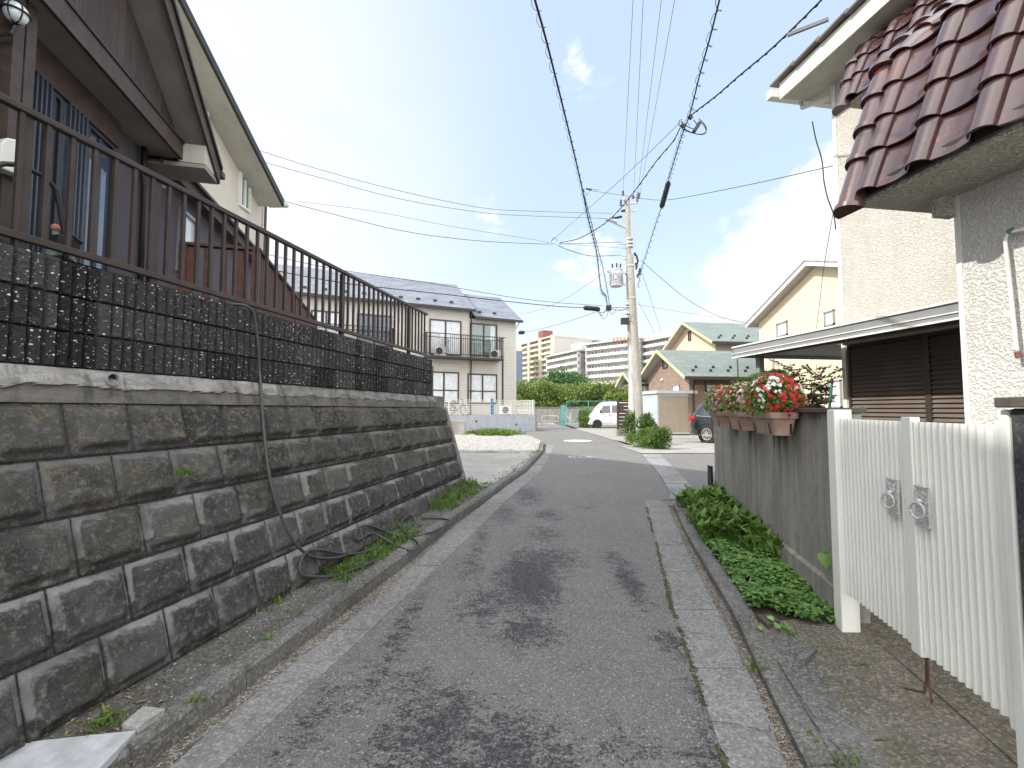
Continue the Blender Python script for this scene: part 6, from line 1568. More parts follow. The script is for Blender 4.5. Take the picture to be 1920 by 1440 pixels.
# ------------------------------------------------------------ vegetation
def rnd_dir(up=0):
    while True:
        v = Vector((random.uniform(-1, 1), random.uniform(-1, 1), random.uniform(-1, 1)))
        if .05 < v.length < 1:
            v.normalize(); v.z += up; return v.normalized()
def crown(mb, c, R, n, L, w, lobes=14, fill=.5, up=.2, sq=.8, seed=0):
    random.seed(seed); c = Vector(c); lob = []
    for i in range(lobes):
        d = rnd_dir(.1); k = random.uniform(.45, .85); lob.append((c + Vector((d.x * R[0] * k, d.y * R[1] * k, d.z * R[2] * k)), random.uniform(.28, .50)))
    for i in range(n):
        lc, lr = random.choice(lob); d = rnd_dir(); k = random.random() ** .4
        p = lc + Vector((d.x * R[0], d.y * R[1], d.z * R[2])) * (lr * k)
        r = min(1, max(0, random.gauss(.45, .22)))
        mb.leaf(p, (d + rnd_dir() * .8), rnd_dir(.5), L * random.uniform(.6, 1.3), w * random.uniform(.7, 1.2), rnd=r)
    return lob
def tree(x, y, z, h, R, label, mat, n, L, w, seed, trunk=.12, group=None, name='tree', lobes=16, cz=None):
    t = thing(name, label, 'tree', (x, y, z), 0, group)
    mb = MB(); cc = (0, 0, cz or h - R[2] * .9); lob = crown(mb, cc, R, n, L, w, lobes, seed=seed); mb.build('crown', MT[mat], t)
    m2 = MB(); m2.tube([(0, 0, 0), (.05, .03, h * .3), (-.03, .02, h * .6), (0, 0, h * .85)], trunk, 8, r2=trunk * .3)
    for (lc, lr) in lob[:9]:
        a = Vector((0, 0, h * random.uniform(.25, .5))); m2.tube([a, a.lerp(lc, .5) + Vector((0, 0, .1)), lc], trunk * .4, 5, r2=trunk * .1)
    m2.build('trunk', MT['bark'], t, smooth=True); return t
G_T = 'leafy trees along the far wall'
wordsT = ['at the left end, against the apartment wall', 'second from the left end', 'above the left guardrail', 'above the right guardrail', 'behind the pale green post', 'behind the gatepost', 'above the windscreen of the van', 'beside the porch of the brick house', 'hidden behind the utility poles']
for i, px in enumerate((965, 993, 1020, 1047, 1073, 1099, 1125, 1151, 1178)):
    Y = 53 + (i % 2) * 3; p = at(px, 700, Y); hh = (4.55 + .35 * sin(i * 2.1)) * (1.05 if i % 2 else 1)
    tree(p.x, Y, .2, hh, (2.2, 1.6, 2.0), 'yellow green leafy tree ' + wordsT[i], 'leafy', 2600, .30, .20, 20 + i, group=G_T, lobes=22, cz=2.55)
p = at(1065, 700, 62); tree(p.x, 62, .2, 7.0, (3.2, 2.5, 3.0), 'darker taller conical tree rising above the leafy row', 'leaft', 5200, .42, .20, 40, .2, lobes=30, cz=4.2)
p = at(1010, 700, 66); tree(p.x, 66, .2, 6.0, (2.2, 2, 2.0), 'small dark green tree left of the tall conical tree', 'leaft', 1800, .4, .2, 41, .15)
# round clipped bush by the van
p = G(1098, 802); t = thing('clipped_bush', 'round dark clipped bush in front of the van', 'bush', (p.x, 33.2, .17)); mb = MB(); crown(mb, (0, 0, .72), (.72, .6, .72), 2600, .10, .07, 40, seed=5); mb.build('leaves', MT['leafd'], t)
MB().tube([(0, 0, 0), (0, 0, .6)], .04, 6).build('stem', MT['bark'], t)
# bushes at the pole feet
def bush(px, py, Y, R, h, label, mat, n, L, w, seed, name='bush', group=None):
    p = at(px, py, Y); z = zg(Y); t = thing(name, label, 'bush', (p.x, Y, z), 0, group); mb = MB(); crown(mb, (0, 0, h * .55), (R, R * .8, h * .55), n, L, w, 22, seed=seed); mb.build('leaves', MT[mat], t)
    m2 = MB()
    for k in range(7): m2.tube([(random.uniform(-.1, .1), random.uniform(-.1, .1), 0), (random.uniform(-R, R) * .5, random.uniform(-R, R) * .4, h * .7)], .012, 5)
    m2.build('stem', MT['bark'], t); return t
BG = 'bushes round the utility poles'
bush(1184, 800, 19.6, .42, 1.25, 'upright bush beside the taller utility pole', 'shrub', 2200, .09, .05, 61, group=BG)
bush(1213, 800, 17.2, .38, 1.15, 'bright leafy bush right of the striped pole band', 'shrub', 2400, .085, .055, 62, group=BG)
bush(1203, 815, 16.4, .55, .62, 'low weedy bush at the foot of the striped pole', 'grass', 2200, .09, .03, 63, group=BG)
bush(1240, 820, 15.4, .32, .72, 'feathery weed clump in front of the steel shed door', 'shrub', 2400, .075, .03, 64, group=BG)
bush(1222, 825, 15.6, .42, .42, 'spreading weed clump between the pole and the gutter', 'grass', 2000, .08, .028, 65, group=BG)
# grass tufts
def tuft(mb, p, n, h, spread, w=.006, rn=None):
    p = Vector(p)
    for k in range(n):
        a = random.uniform(0, 2 * pi); b = p + Vector((random.gauss(0, spread), random.gauss(0, spread), -.01)); hh = h * random.uniform(.5, 1.2); ln = random.uniform(.2, .9) * hh
        m = b + Vector((cos(a) * ln * .4, sin(a) * ln * .4, hh * .65)); e = b + Vector((cos(a) * ln * 1.1, sin(a) * ln * 1.1, hh * random.uniform(.6, 1.0)))
        s = Vector((-sin(a), cos(a), 0)) * w * random.uniform(.6, 1.3); n0 = len(mb.v); r = random.random()
        mb.v += [tuple(b - s), tuple(b + s), tuple(m + s * .7), tuple(m - s * .7), tuple(e)]; mb.f += [(n0, n0 + 1, n0 + 2, n0 + 3), (n0 + 3, n0 + 2, n0 + 4)]
        for q in range(5): mb.a.setdefault('rnd', {})[n0 + q] = r
def gpt(px, py, lift=0): p = G(px, py, .17); return Vector((p.x, p.y, vz(p.x, p.y) + lift))
random.seed(11)
mb = MB()
for k in range(1300):
    Y = random.uniform(3.2, 7.8); X = random.uniform(WALLX(Y, 1.2) - .05, interp(KLB, Y) - .0); dens = (1.15 if Y > 6.0 else 1.5 if 3.8 < Y < 5.2 else .10)
    if random.random() > dens * (.5 + .9 * noise.noise(Vector((X * 2.2, Y * 1.6, 1)))): continue
    tuft(mb, (X, Y, vz(X, Y)), random.randint(4, 9), random.uniform(.03, .09) if Y < 6 else random.uniform(.03, .08), .02, .0045)
for k in range(80):
    Y = random.uniform(6.0, 7.6); X = WALLX(Y, 1.1) + random.uniform(0, .30); tuft(mb, (X, Y, vz(X, Y)), 8, random.uniform(.07, .2), .03, .006)
stuff(mb.build('grass', MT['grass']), 'thin grass and weeds growing along the foot of the retaining wall', 'grass')
mb = MB()
for k in range(170):
    Y = random.uniform(7.8, 17); X = interp(KLB, Y) - abs(random.gauss(0, .10)); tuft(mb, (X, Y, zg(Y) + .10), 5, random.uniform(.02, .05), .02, .006)
for k in range(380):
    Y = random.uniform(21.8, 24.5); X = at(930, 800, Y).x + random.gauss(0, .5); tuft(mb, (X, Y, zg(Y) + .12), 7, random.uniform(.12, .36), .08, .02)
for k in range(160):
    Y = random.uniform(23, 25); X = at(870, 800, Y).x + random.uniform(-.5, 2.2); tuft(mb, (X, Y, zg(Y) + .12), 5, .14, .08, .015)
stuff(mb.build('lot_weeds', MT['grass']), 'bright weeds growing on the edge of the white gravel lot', 'weeds')
def weedthing(p, label, n, h, sp, name='weed_tuft', w=.006, broad=0, group='weed tufts by the kerbs'):
    t = thing(name, label, 'weed', tuple(p), 0, group); mb = MB(); tuft(mb, (0, 0, 0), n, h, sp, w)
    for k in range(broad):
        a = random.uniform(0, 6.28); mb.leaf((random.gauss(0, sp), random.gauss(0, sp), random.uniform(0, h * .4)), (cos(a), sin(a), random.uniform(.1, .7)), (0, 0, 1), h * .7, h * .32, rnd=random.random())
    mb.build('blades', MT['grass'], t); return t
for px, py, n, h, sp, br, lab in ((505, 1112, 90, .10, .055, 6, 'grass clump at the wall foot left of the hose end'), (365, 1285, 14, .07, .015, 4, 'small lone weed near the kerb at lower left'), (205, 1325, 20, .07, .04, 14, 'broad leaved weed beside the broken white slab'), (545, 1070, 26, .07, .05, 5, 'thin grass tuft below the hose loop'),
                                 (745, 1000, 90, .09, .09, 8, 'grass patch under the far hose loops'), (700, 1030, 50, .08, .06, 8, 'grass patch between the two hose loops'), (505, 1175, 8, .05, .01, 3, 'tiny green sprout on bare dirt by the kerb'), (620, 985, 18, .10, .02, 4, 'pale sprout hanging on the lowest wall course')):
    weedthing(gpt(px, py), lab, n, h, sp, broad=br)
def apt(px, py): p = G(px, py, .05); return Vector((p.x, p.y, apz(p.x, p.y)))
for px, py, n, h, sp, lab in ((1415, 1245, 60, .045, .035, 'weed tuft in the right gutter beside the kerb slab'), (1590, 1425, 60, .05, .035, 'weed tuft in the apron crack at the bottom edge'), (1487, 1195, 30, .05, .02, 'pale weed just below the ground cover'), (1525, 1375, 12, .05, .015, 'sparse sprout in the crack of the kerb slab'), (1415, 1175, 26, .03, .04, 'dry grass wisps below the ground cover edge'), (1555, 1305, 14, .03, .015, 'tiny weed by the broken apron edge')):
    weedthing(apt(px, py), lab, n, h, sp, w=.0035)
# fern and sprouts on the stone wall
fx_, fz_ = wf.hit(318, 884, yoff(EYE - 1.3) - .03)
t = thing('wall_fern', 'small green fern growing out of the second stone course', 'fern', wf.w(fx_, yoff(EYE - fz_) - .02, fz_ - .01), wf.rz)
mb = MB(); random.seed(4)
for k in range(9):
    a = radians(-70 + k * 18); L = random.uniform(.05, .11)
    for j in range(6):
        q = Vector((sin(a) * L * j / 5, -.03 - .04 * j / 5, cos(a) * L * .5 * j / 5 + .01 * j - .004 * j * j))
        for s in (-1, 1): mb.leaf(q, (sin(a) * .5 + s * cos(a), -.2, -s * sin(a) * .5 + .3), (0, -1, 0), .026, .010, rnd=random.random())
mb.build('fronds', MT['grass'], t)
# moss line where the asphalt meets the right gutter
random.seed(21); mb = MB()
for k in range(520):
    Y = random.uniform(1.2, 6.6); X = interp(AR, Y) + random.gauss(-.004, .008)
    if noise.noise(Vector((Y * 2, 0, 0))) < -.15: continue
    for j in range(3):
        r = random.uniform(.004, .011); c = Vector((X + random.gauss(0, .006), Y + random.gauss(0, .02), zg(Y) + .003)); n0 = len(mb.v); m = 6
        mb.v += [tuple(c + Vector((r * cos(a), r * sin(a) * 1.6, .0))) for a in [2 * pi * q / m for q in range(m)]] + [tuple(c + Vector((0, 0, r * .7)))]
        mb.f += [(n0 + q, n0 + (q + 1) % m, n0 + m) for q in range(m)]
        rr = random.random()
        for q in range(m + 1): mb.a.setdefault('rnd', {})[n0 + q] = rr
stuff(mb.build('moss', leaf_mat('seam_moss', (.03, .035, .012), (.07, .075, .022), (.13, .12, .05), .05)), 'dark moss in the seam between the asphalt and the right gutter', 'moss')
# planting bed: upright broad leaves behind, ground cover in front
def bedpt(px, py): p = G(px, py, .11); return p
random.seed(8)
def lilyplant(x, y, z, nl, L, w, label, r0=0):
    t = thing('broadleaf_plant', label, 'plant', (x, y, z), 0, 'upright broad leaved plants in the bed'); mb = MB(); m2 = MB()
    for k in range(nl):
        a = random.uniform(0, 6.28); tilt = random.uniform(.08, .6); b = Vector((random.gauss(0, .035), random.gauss(0, .035), random.uniform(.02, .12))); d = Vector((cos(a) * tilt, sin(a) * tilt, 1))
        mb.leaf(b, d, (-cos(a), -sin(a), .5), L * random.uniform(.7, 1.15), w * random.uniform(.8, 1.2), .5, rnd=min(1, max(0, random.gauss(.4, .25))), fold=.14)
        m2.tube([(b.x * .3, b.y * .3, 0), tuple(b)], .004, 4)
    mb.build('leaves', MT['leafd'], t); m2.build('stem', MT['stem'], t); return t
k = 0
lp = []
for i in range(400):
    Y = random.uniform(4.15, 6.5); x0_, x1_ = interp(KRB, Y) - .02, RW(Y) - .02; X = random.uniform(x0_, x1_)
    if Y < 4.9 and X < lerp(x1_, x0_, (Y - 4.05) / .95): continue
    if any((X - a) ** 2 + (Y - b) ** 2 < .118 ** 2 for a, b in lp): continue
    lp.append((X, Y))
for (X, Y) in lp:
    lilyplant(X, Y, bz(X, Y), 22, .175, .078, 'dark green upright broad leaved plant in the dense bed beside the rendered wall')
mb = MB(); m2 = MB()
for i in range(5200):
    Y = random.uniform(3.12, 5.0); x0_, x1_ = interp(KRB, Y) + .01, RW(Y) - .01
    if Y < 3.35: x0_ = lerp(x1_, x0_, .35 + 2.2 * (Y - 3.12))
    X = random.uniform(x0_, x1_)
    if noise.noise(Vector((X * 5, Y * 5, 3))) < -.42: continue
    z = bz(X, Y) + random.uniform(.02, .07 + .06 * noise.noise(Vector((X * 4, Y * 4, 0)))); a = random.uniform(0, 6.28); r = random.uniform(.014, .026) * 1.2
    d = Vector((cos(a), sin(a), random.uniform(-.1, .35))); mb.leaf((X, Y, z), d, (0, 0, 1), r * 2, r * 1.9, .3, rnd=min(1, max(0, random.gauss(.5, .25))), fold=.1)
stuff(mb.build('ground_cover', MT['leafg']), 'low round leaved green ground cover along the kerb before the gate', 'ground cover')
# heart-shaped leaves on the wall corner and at the bed tip
hp = rf.w(rx(1550)[0], .03, rf.hit(1550, 1040, 0)[1]); t = thing('vine_sprig', 'single heart shaped leaf sprig at the rendered wall corner', 'vine', hp, 0)
mb = MB(); 
def heart(mb, c, s, nrm, up, r):
    c = Vector(c); nrm = Vector(nrm).normalized(); up = Vector(up); up = (up - nrm * up.dot(nrm)).normalized(); sd_ = nrm.cross(up); n0 = len(mb.v)
    P = [(0, -1.05), (.45, -.5), (.75, .05), (.62, .5), (.3, .65), (0, .42), (-.3, .65), (-.62, .5), (-.75, .05), (-.45, -.5)]
    mb.v += [tuple(c + sd_ * a * s + up * b * s + nrm * (-.12 * s * abs(a))) for a, b in P] + [tuple(c)]; mb.f += [(n0 + i, n0 + (i + 1) % 10, n0 + 10) for i in range(10)]
    for i in range(11): mb.a.setdefault('rnd', {})[n0 + i] = r
heart(mb, (-.03, -.05, 0), .062, (-.3, -.9, .4), (0, 0, 1), .6); heart(mb, (.0, -.02, .055), .03, (-.3, -.5, .9), (.3, 0, 1), .3); mb.build('leaf', MT['leafg'], t)
MB().tube([(.0, .02, .06), (-.01, -.02, .05), (-.03, -.04, .03)], .003, 5).build('stem', MT['stem'], t)
hp = apt(1462, 1182); t = thing('vine_sprig', 'pale heart leaved sprig trailing from the ground cover tip', 'vine', tuple(hp)); mb = MB()
for k in range(9): heart(mb, (random.gauss(0, .05), random.gauss(0, .04), random.uniform(.01, .05)), random.uniform(.018, .03), (random.gauss(0, .3), -.4, 1), (0, 1, 0), random.uniform(.5, 1))
mb.build('leaf', MT['leafg'], t); MB().tube([(0, 0, 0), (.03, .02, .02), (.06, .06, .02)], .002, 4).build('stem', MT['stem'], t)
# ------------------------------------------------------------ flower boxes hung on the wall
def planter(yA, yB, label, cols, seed, size, zt):
    random.seed(seed); L = (yB - yA) / .9764; t = thing('flower_box', label, 'flower box', rf.w(yA / .9764 + .0, .022, zt), rf.rz, 'terracotta flower boxes hung on the rendered wall')
    # local x along the street, local +y towards the street
    H = .185; Dp = .205
    def ring(z, ins):
        P = []
        for cx, cy, a0 in ((L - ins, Dp - ins, 0), (ins, Dp - ins, 90), (ins, ins, 180), (L - ins, ins, 270)):
            r = .035
            for k in range(5): a = radians(a0 + k * 22.5); P.append((cx - r * (1 if a0 in (0, 270) else -1) + r * cos(a), cy - r * (1 if a0 in (0, 90) else -1) + r * sin(a), z))
        return P
    mb = MB(); lv = [(-H, .035), (-.05, .012), (-.048, -.004), (-.002, -.008), (0, -.004), (0, .012), (-.03, .014)]
    for (z, ins) in lv: mb.v += ring(z, ins)
    for i in range(len(lv) - 1):
        for k in range(20): k2 = (k + 1) % 20; mb.f.append((i * 20 + k, i * 20 + k2, (i + 1) * 20 + k2, (i + 1) * 20 + k))
    mb.f.append(tuple(range(19, -1, -1))); bx = mb.build('box_shell', MT['terr'], t, smooth=True, auto=35)
    mb = MB(); mb.poly([(p[0], p[1], -.028) for p in ring(0, .015)]); mb.build('potting_soil', MT['soil'], t)
    mb = MB()
    for x_ in (L * .16, L * .84):
        for yy_ in ((Dp - .010,),): mb.prism([(Dp - .026, -.175), (Dp - .008, -.085), (Dp - .004, -.085), (Dp - .020, -.177)], 'x', x_ - .008, x_ + .008)
    mb.box(-.0 + .014, .02, Dp * .25, Dp * .25 + .014, -.175, -.09); mb.build('slot', MT['rubber'], bx)
    # foliage dome
    mb = MB(); R = (L * .56 * size, .17 * size, .17 * size); c = Vector((L / 2, Dp * .5, .10 * size))
    for k in range(1100):
        d = rnd_dir(.35); q = random.random() ** .35; p = c + Vector((d.x * R[0], d.y * R[1], d.z * R[2])) * q
        if p.z < -.02 and abs(d.z) > .2: continue
        mb.leaf(p, d + rnd_dir() * .7, rnd_dir(.6), random.uniform(.03, .055), random.uniform(.02, .032), rnd=min(1, max(0, random.gauss(.45, .28))))
    mb.build('leaves', MT['leafd'] if cols[0] == 'red' else MT['leafg'], t)
    m2 = MB()
    for k in range(10): m2.tube([(L * random.uniform(.2, .8), Dp * .5, -.03), (L * random.uniform(.1, .9), Dp * random.uniform(.1, 1), .13)], .004, 4)
    m2.build('stem', MT['stem'], t)
    flow = {'red': [], 'white': [], 'pink': []}
    for k in range(cols[1]):
        d = rnd_dir(.55 if cols[2] > 0 else .3); p = c + Vector((d.x * R[0], d.y * R[1], d.z * R[2])) * random.uniform(.88, 1.12)
        if p.z < -.03: continue
        nz_ = noise.noise(Vector((p.x * 7 + seed, p.y * 7, p.z * 7))) 
        if cols[0] == 'red': key = 'white' if (p.x > L * .52 or nz_ > .25) else 'red'
        elif cols[0] == 'pink': key = 'pink' if nz_ > -.05 else ('white' if nz_ > -.25 else 'red')
        else: key = 'red' if (nz_ > .02 and p.x < L * .7) else ('white' if p.x > L * .4 else 'pink')
        flow[key].append((p, d))
    for key, fl in flow.items():
        if not fl: continue
        mb = MB()
        for p, d in fl:
            u = d.cross(Vector((.3, .2, 1))).normalized(); v = u.cross(d); r = random.uniform(.010, .017) * 1.1
            for q in range(4):
                a = q * pi / 2 + random.random() * .4; e = (u * cos(a) + v * sin(a)); s_ = d.cross(e)
                n0 = len(mb.v); mb.v += [tuple(p + d * .004), tuple(p + e * r * .6 + s_ * r * .55 + d * .006), tuple(p + e * r * 1.15 + d * .002), tuple(p + e * r * .6 - s_ * r * .55 + d * .006)]; mb.f.append((n0, n0 + 1, n0 + 2, n0 + 3))
        stuff(mb.build('blossoms', MT['fl_' + key], t)); 
    return t
planter(3.60, 4.18, 'nearest flower box with vivid red and white blooms', ('red', 620, 1), 101, 1.15, 1.478)
planter(4.48, 5.06, 'middle flower box with pink and white blooms', ('pink', 560, 0), 102, 1.1, 1.478)
planter(5.40, 5.98, 'farthest flower box with white and dark red blooms', ('mix', 560, 0), 103, 1.15, 1.478)
# cut-leaved nandina behind the wall and a feathery pine-like shrub
def nandina(x, y, label, h, seed, n=9, spread=.5):
    random.seed(seed); t = thing('garden_shrub', label, 'shrub', (x, y, .1), 0, 'thin leaved shrubs behind the rendered wall'); mb = MB(); m2 = MB()
    for k in range(n):
        a = random.uniform(0, 6.28); top = Vector((cos(a) * spread * random.uniform(.3, 1), sin(a) * spread * .7 * random.uniform(.3, 1), h * random.uniform(.75, 1.05))); b = Vector((random.gauss(0, .06), random.gauss(0, .06), .3)); mid = b.lerp(top, .5) + Vector((0, 0, .12))
        m2.tube([b, mid, top], .008, 5, r2=.003)
        for j in range(26):
            q = b.lerp(mid, j / 13) if j < 13 else mid.lerp(top, (j - 13) / 13)
            if q.z < h * .45: continue
            a2 = random.uniform(0, 6.28); d = Vector((cos(a2), sin(a2), random.uniform(-.1, .5))); LL = random.uniform(.09, .22); m2.tube([q, q + d * LL], .0022, 4)
            for s in range(7):
                w = q + d * LL * (s / 6)
                for sg in (-1, 1): mb.leaf(w, d * .6 + Vector((-d.y * sg, d.x * sg, random.uniform(-.5, .5))), rnd_dir(), .052, .026, rnd=random.random())
    mb.build('leaves', MT['nandina'], t); m2.build('stem', MT['twig'], t); return t
for px, Y, lab, h, sd_, n_, sp_ in ((1465, 5.6, 'sparse thin leaved shrub rising behind the nearest flower box', 2.02, 31, 9, .36), (1512, 5.2, 'sparse thin leaved shrub in front of the yellow house wall', 1.88, 32, 9, .42), (1545, 4.9, 'sparse thin leaved shrub reaching to the shutters', 1.78, 33, 7, .34)):
    p = at(px, 700, Y); nandina(p.x, Y, lab, h, sd_, n_, sp_)
p = at(1405, 720, 7.2); t = thing('garden_pine', 'layered bright green garden pine above the middle flower box', 'pine', (p.x, 7.2, .1), 0)
mb = MB(); random.seed(77); m2 = MB(); m2.tube([(0, 0, 0), (.05, 0, 1), (0, 0, 1.9)], .05, 8, r2=.02)
for (cx, cz_, r_) in ((-.22, 1.60, .24), (.05, 1.66, .26), (.28, 1.62, .24), (-.05, 1.80, .22), (.22, 1.88, .22), (.42, 1.95, .16), (-.3, 1.5, .2), (.1, 1.5, .25)):
    m2.tube([(0, 0, cz_ - .3), (cx, 0, cz_)], .015, 5)
    for k in range(520):
        d = rnd_dir(.3); q = Vector((cx, 0, cz_)) + Vector((d.x * r_, d.y * r_, d.z * r_ * .38)) * random.random() ** .4; mb.leaf(q, d + Vector((0, 0, .5)), rnd_dir(), .045, .014, rnd=random.random())
mb.build('needles', MT['shrub'], t); m2.build('trunk', MT['bark'], t)
gp2 = at(1556, 750, 4.6); t = thing('garden_stake', 'dark green plastic stake leaning behind the wall coping', 'stake', (gp2.x, 4.6, 1.0)); MB().tube([(-.08, 0, 0), (.03, 0, .78)], .012, 8).build('stake_tube', simple('green_plastic', (.03, .13, .07), .5), t); MB().lathe([(.014, .76), (.014, .80), (.004, .82)], 8, Matrix.Translation((.028, 0, 0))).build('stake_tip', MT['black'], t)
# ------------------------------------------------------------ hose down the wall
def wallpt(px, py, off=.075):
    e_ = 0
    for _ in range(8):
        c = (yr - .045) if e_ is None else None
        x, z = wf.hit(px, py, (yr - .04) if _ == 0 and py < 715 else cc_ if _ else yoff(.3))
        cc_ = (yr - .035) if z > 1.722 else yoff(EYE - z) - off
    return wf.w(x, cc_, z)
def zz3(px, py, lift=.02):
    p = gpt(px, py, lift)
    return wallpt(px, py, .075) if p.x < WALLX(p.y, EYE - p.z) + .06 else p
hpix = [(478, 600), (484, 650), (487, 700), (490, 745), (494, 800), (500, 860), (509, 910), (524, 960), (545, 1005), (564, 1030)]
P = [wf.w(wf.hit(432, 570, yr + .05)[0], yr + .1, zt + .02), wf.w(wf.hit(455, 573, yr)[0], yr - .0, zt + .025), wf.w(wf.hit(470, 582, yr - .02)[0], yr - .035, zt - .01)] + [wallpt(*q) for q in hpix]
loop = [(590, 1045), (630, 1046), (660, 1035), (640, 1038), (600, 1031), (575, 1035), (562, 1058), (566, 1078), (585, 1081), (620, 1070), (665, 1055), (700, 1043)]
P += [Vector(zz3(*q)) for q in loop]
t = thing('garden_hose', 'grey green garden hose hanging over the retaining wall and coiled at its foot', 'hose', tuple(P[0])); S_ = spline(P, 5)
MB().tube([p - S_[0] for p in S_], .0125, 8).build('hose_run', MT['hose'], t, smooth=True)
loop2 = [(645, 1040), (690, 1025), (735, 1005), (775, 975), (772, 966), (758, 972), (750, 985), (770, 998), (785, 1008), (780, 1016), (765, 1018), (740, 1012), (700, 1000), (672, 1012), (666, 1003), (672, 990), (690, 985), (720, 995), (760, 998), (800, 990), (835, 975), (843, 967), (820, 963), (790, 966)]
L2_ = spline([Vector(zz3(*q, .022)) for q in loop2], 5)
MB().tube([p - S_[0] for p in L2_], .0115, 8).build('hose_coil', MT['hose'], t, smooth=True)
# ------------------------------------------------------------ slabs, stones, leaves and twigs
def slabthing(pix, h, label, mat, name, base=.10):
    P = [G(px, py, base) for px, py in pix]; c = sum(P, Vector()) / len(P); t = thing(name, label, 'slab', (c.x, c.y, c.z)); mb = MB(); mb.prism([(p.x - c.x, p.y - c.y) for p in P], 'z', -.03, h); mb.build('slab_face', MT[mat], t, bevel=.003, recalc=True)
    m2 = MB(); m2.prism([((p.x - c.x) * .96, (p.y - c.y) * .96) for p in P], 'z', -.05, -.03); m2.build('mortar_bed', MT['dirt'], t); return t
slabthing([(-260, 1440), (-200, 1402), (0, 1399), (255, 1371), (160, 1470), (100, 1600), (-200, 1600)], .006, 'flat white grey board lying in the lower left corner by the kerb', 'plate', 'white_board', .115)
slabthing([(228, 1362), (268, 1328), (310, 1333), (258, 1368)], .012, 'small broken white slab beside the larger white board', 'paleapron', 'broken_slab', .12)
slabthing([(1492, 1238), (1520, 1215), (1532, 1222), (1508, 1245)], .02, 'small broken concrete wedge at the apron edge', 'kerb', 'concrete_chunk', .06)
slabthing([(1418, 1160), (1445, 1158), (1462, 1172), (1440, 1180)], .03, 'flat brown stone at the tip of the ground cover', 'capc', 'flat_stone', .05)
random.seed(55)
mb = MB()
for k in range(1700):
    z_ = random.random()
    if z_ < .16: Y = random.uniform(1.0, 4.2); X = random.uniform(interp(KL, Y), interp(GL, Y)); zz_ = zg(Y) - .022
    elif z_ < .68: Y = random.uniform(1.0, 5.8); X = random.uniform(interp(GR, Y), interp(KR, Y)); zz_ = zg(Y) - .012
    elif z_ < .93: Y = abs(random.gauss(0, 2)) + 1.2; X = WALLX(min(Y, 7), 1.3) + abs(random.gauss(0, .22)) + .05; zz_ = vz(X, Y) + .002
    else: Y = random.uniform(1.2, 3); X = random.uniform(interp(KRB, Y), 2.2); zz_ = apz(X, Y) + .002
    a = random.uniform(0, 6.28); L = random.uniform(.006, .026); mb.leaf((X, Y, zz_ + .003), (cos(a), sin(a), random.uniform(-.05, .12)), (random.gauss(0, .2), random.gauss(0, .2), 1), L, L * random.uniform(.2, .5), rnd=random.random())
stuff(mb.build('leaf_litter', MT['dryleaf']), 'dry leaf bits scattered in the gutters and along the wall foot', 'leaf litter')
mb = MB()
for k in range(1500):
    z_ = random.random()
    if z_ < .4: Y = random.uniform(1, 5); X = random.uniform(interp(KL, Y), interp(GL, Y)); zz_ = zg(Y) - .024
    elif z_ < .65: Y = random.uniform(1, 5.5); X = random.uniform(interp(GR, Y), interp(KR, Y)); zz_ = zg(Y) - .014
    elif z_ < .97: Y = random.uniform(1.3, 6.5); X = random.uniform(WALLX(Y, 1.3), interp(KLB, Y)); zz_ = vz(X, Y)
    else: Y = random.uniform(1.5, 5); X = random.uniform(-.6, 1); zz_ = zg(Y)
    r = random.uniform(.002, .008) if z_ < .97 else random.uniform(.002, .004); n0 = len(mb.v); j = [random.uniform(.6, 1.2) for _ in range(6)]
    mb.v += [(X + r * j[q] * cos(q * pi / 3), Y + r * j[q] * sin(q * pi / 3), zz_) for q in range(6)] + [(X, Y, zz_ + r * .8)]; mb.f += [(n0 + q, n0 + (q + 1) % 6, n0 + 6) for q in range(6)]
stuff(mb.build('pebbles', MT['paleapron']), 'small pale pebbles strewn along the gutters and the verge', 'pebbles')
for px, py, lx_, ly_, lab in ((1640, 1388, .10, -.02, 'thin pale twig lying on the aggregate apron'), (1445, 1365, .02, .05, 'curled brown leaf in the right gutter'), (1612, 1256, .05, 0, 'short dark twig on the apron below the gate')):
    p = apt(px, py); t = thing('twig', lab, 'twig', tuple(p)); MB().tube([(0, 0, .004), (lx_ * .5, ly_ * .5 + .004, .006), (lx_, ly_, .004)], .0025, 5).build('twig_stem', MT['dryleaf'] if False else MT['brownt'], t)
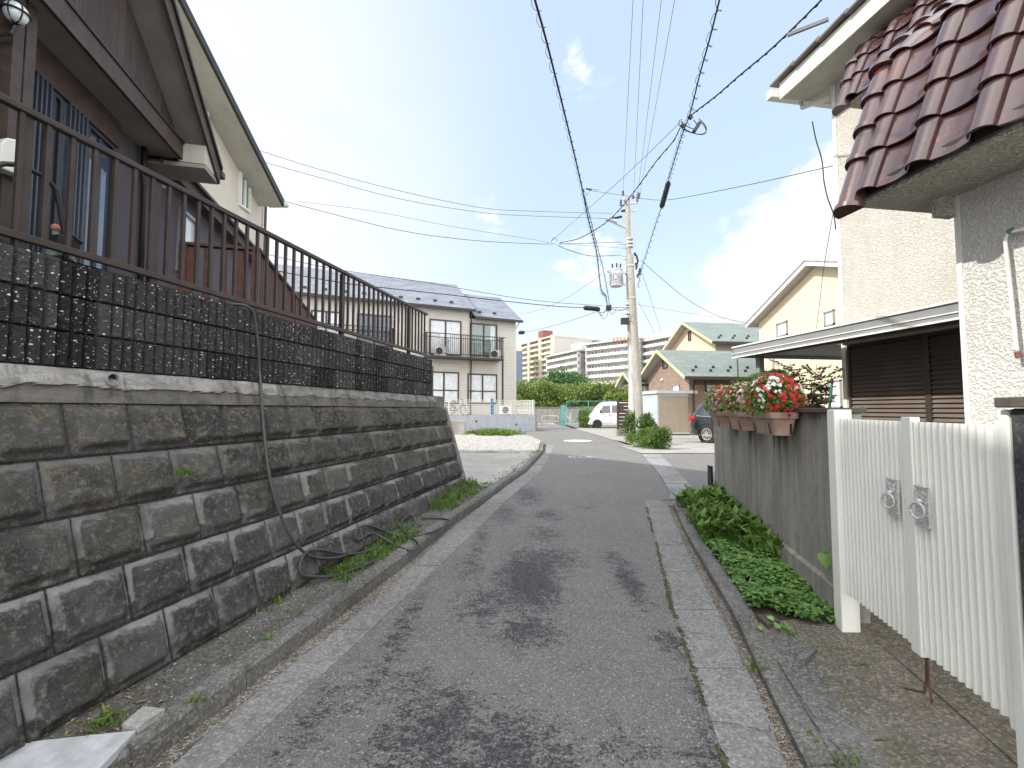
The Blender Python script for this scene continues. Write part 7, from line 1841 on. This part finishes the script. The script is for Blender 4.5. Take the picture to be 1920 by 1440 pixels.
# fine cracks in the road edge, the gutter slabs and the apron
def crack(mb, A, B, zf, w=.003, n=14, wob=.02):
    pts = []
    for k in range(n + 1):
        t = k / n; x = lerp(A[0], B[0], t) + noise.noise(Vector((t * 7, A[0] * 9, 1))) * wob; y = lerp(A[1], B[1], t) + noise.noise(Vector((t * 7, A[1] * 9, 5))) * wob; pts.append((x, y))
    for (a, b) in zip(pts, pts[1:]):
        d = Vector((b[0] - a[0], b[1] - a[1])).normalized() * w * random.uniform(.4, 1.2); nx, ny = -d.y, d.x
        mb.quad((a[0] - nx, a[1] - ny, zf(*a)), (a[0] + nx, a[1] + ny, zf(*a)), (b[0] + nx, b[1] + ny, zf(*b)), (b[0] - nx, b[1] - ny, zf(*b)))
random.seed(90); mb = MB(); zr_ = lambda x, y: zg(y) + .004; zp2 = lambda x, y: zg(y) + .0135; za_ = lambda x, y: apz(x, y) + .0115
for (a, b, f) in (((1262, 1180), (1345, 1195), zp2), ((1325, 1352), (1440, 1372), zp2), ((1235, 1010), (1292, 1022), zp2)):
    P0, P1 = G(*a, .01), G(*b, .01); crack(mb, (P0.x, P0.y), (P1.x, P1.y), f, .0025)
for (a, b) in (((1455, 1235), (1530, 1345)), ((1520, 1345), (1600, 1430))):
    P0, P1 = apt(*a), apt(*b); crack(mb, (P0.x, P0.y), (P1.x, P1.y), za_, .0016, wob=.012)
struct(mb.build('pavement_cracks', MT['rubber']))

random.seed(91); mb = MB()
for k in range(260):
    c0_ = gpt(150, 1330); X = c0_.x + random.gauss(0, .16); Y = c0_.y + random.gauss(0, .16)
    if X < WALLX(Y, 1.3) + .03 or X > interp(KLB, Y): continue
    a = random.uniform(0, 6.28); L = random.uniform(.012, .05); mb.leaf((X, Y, vz(X, Y) + .004), (cos(a), sin(a), random.uniform(-.03, .2)), (random.gauss(0, .3), random.gauss(0, .3), 1), L, L * random.uniform(.18, .35), rnd=random.random())
stuff(mb.build('leaf_litter', MT['dryleaf']), 'heap of dry curled leaves in the corner under the nearest wall blocks', 'leaf litter')
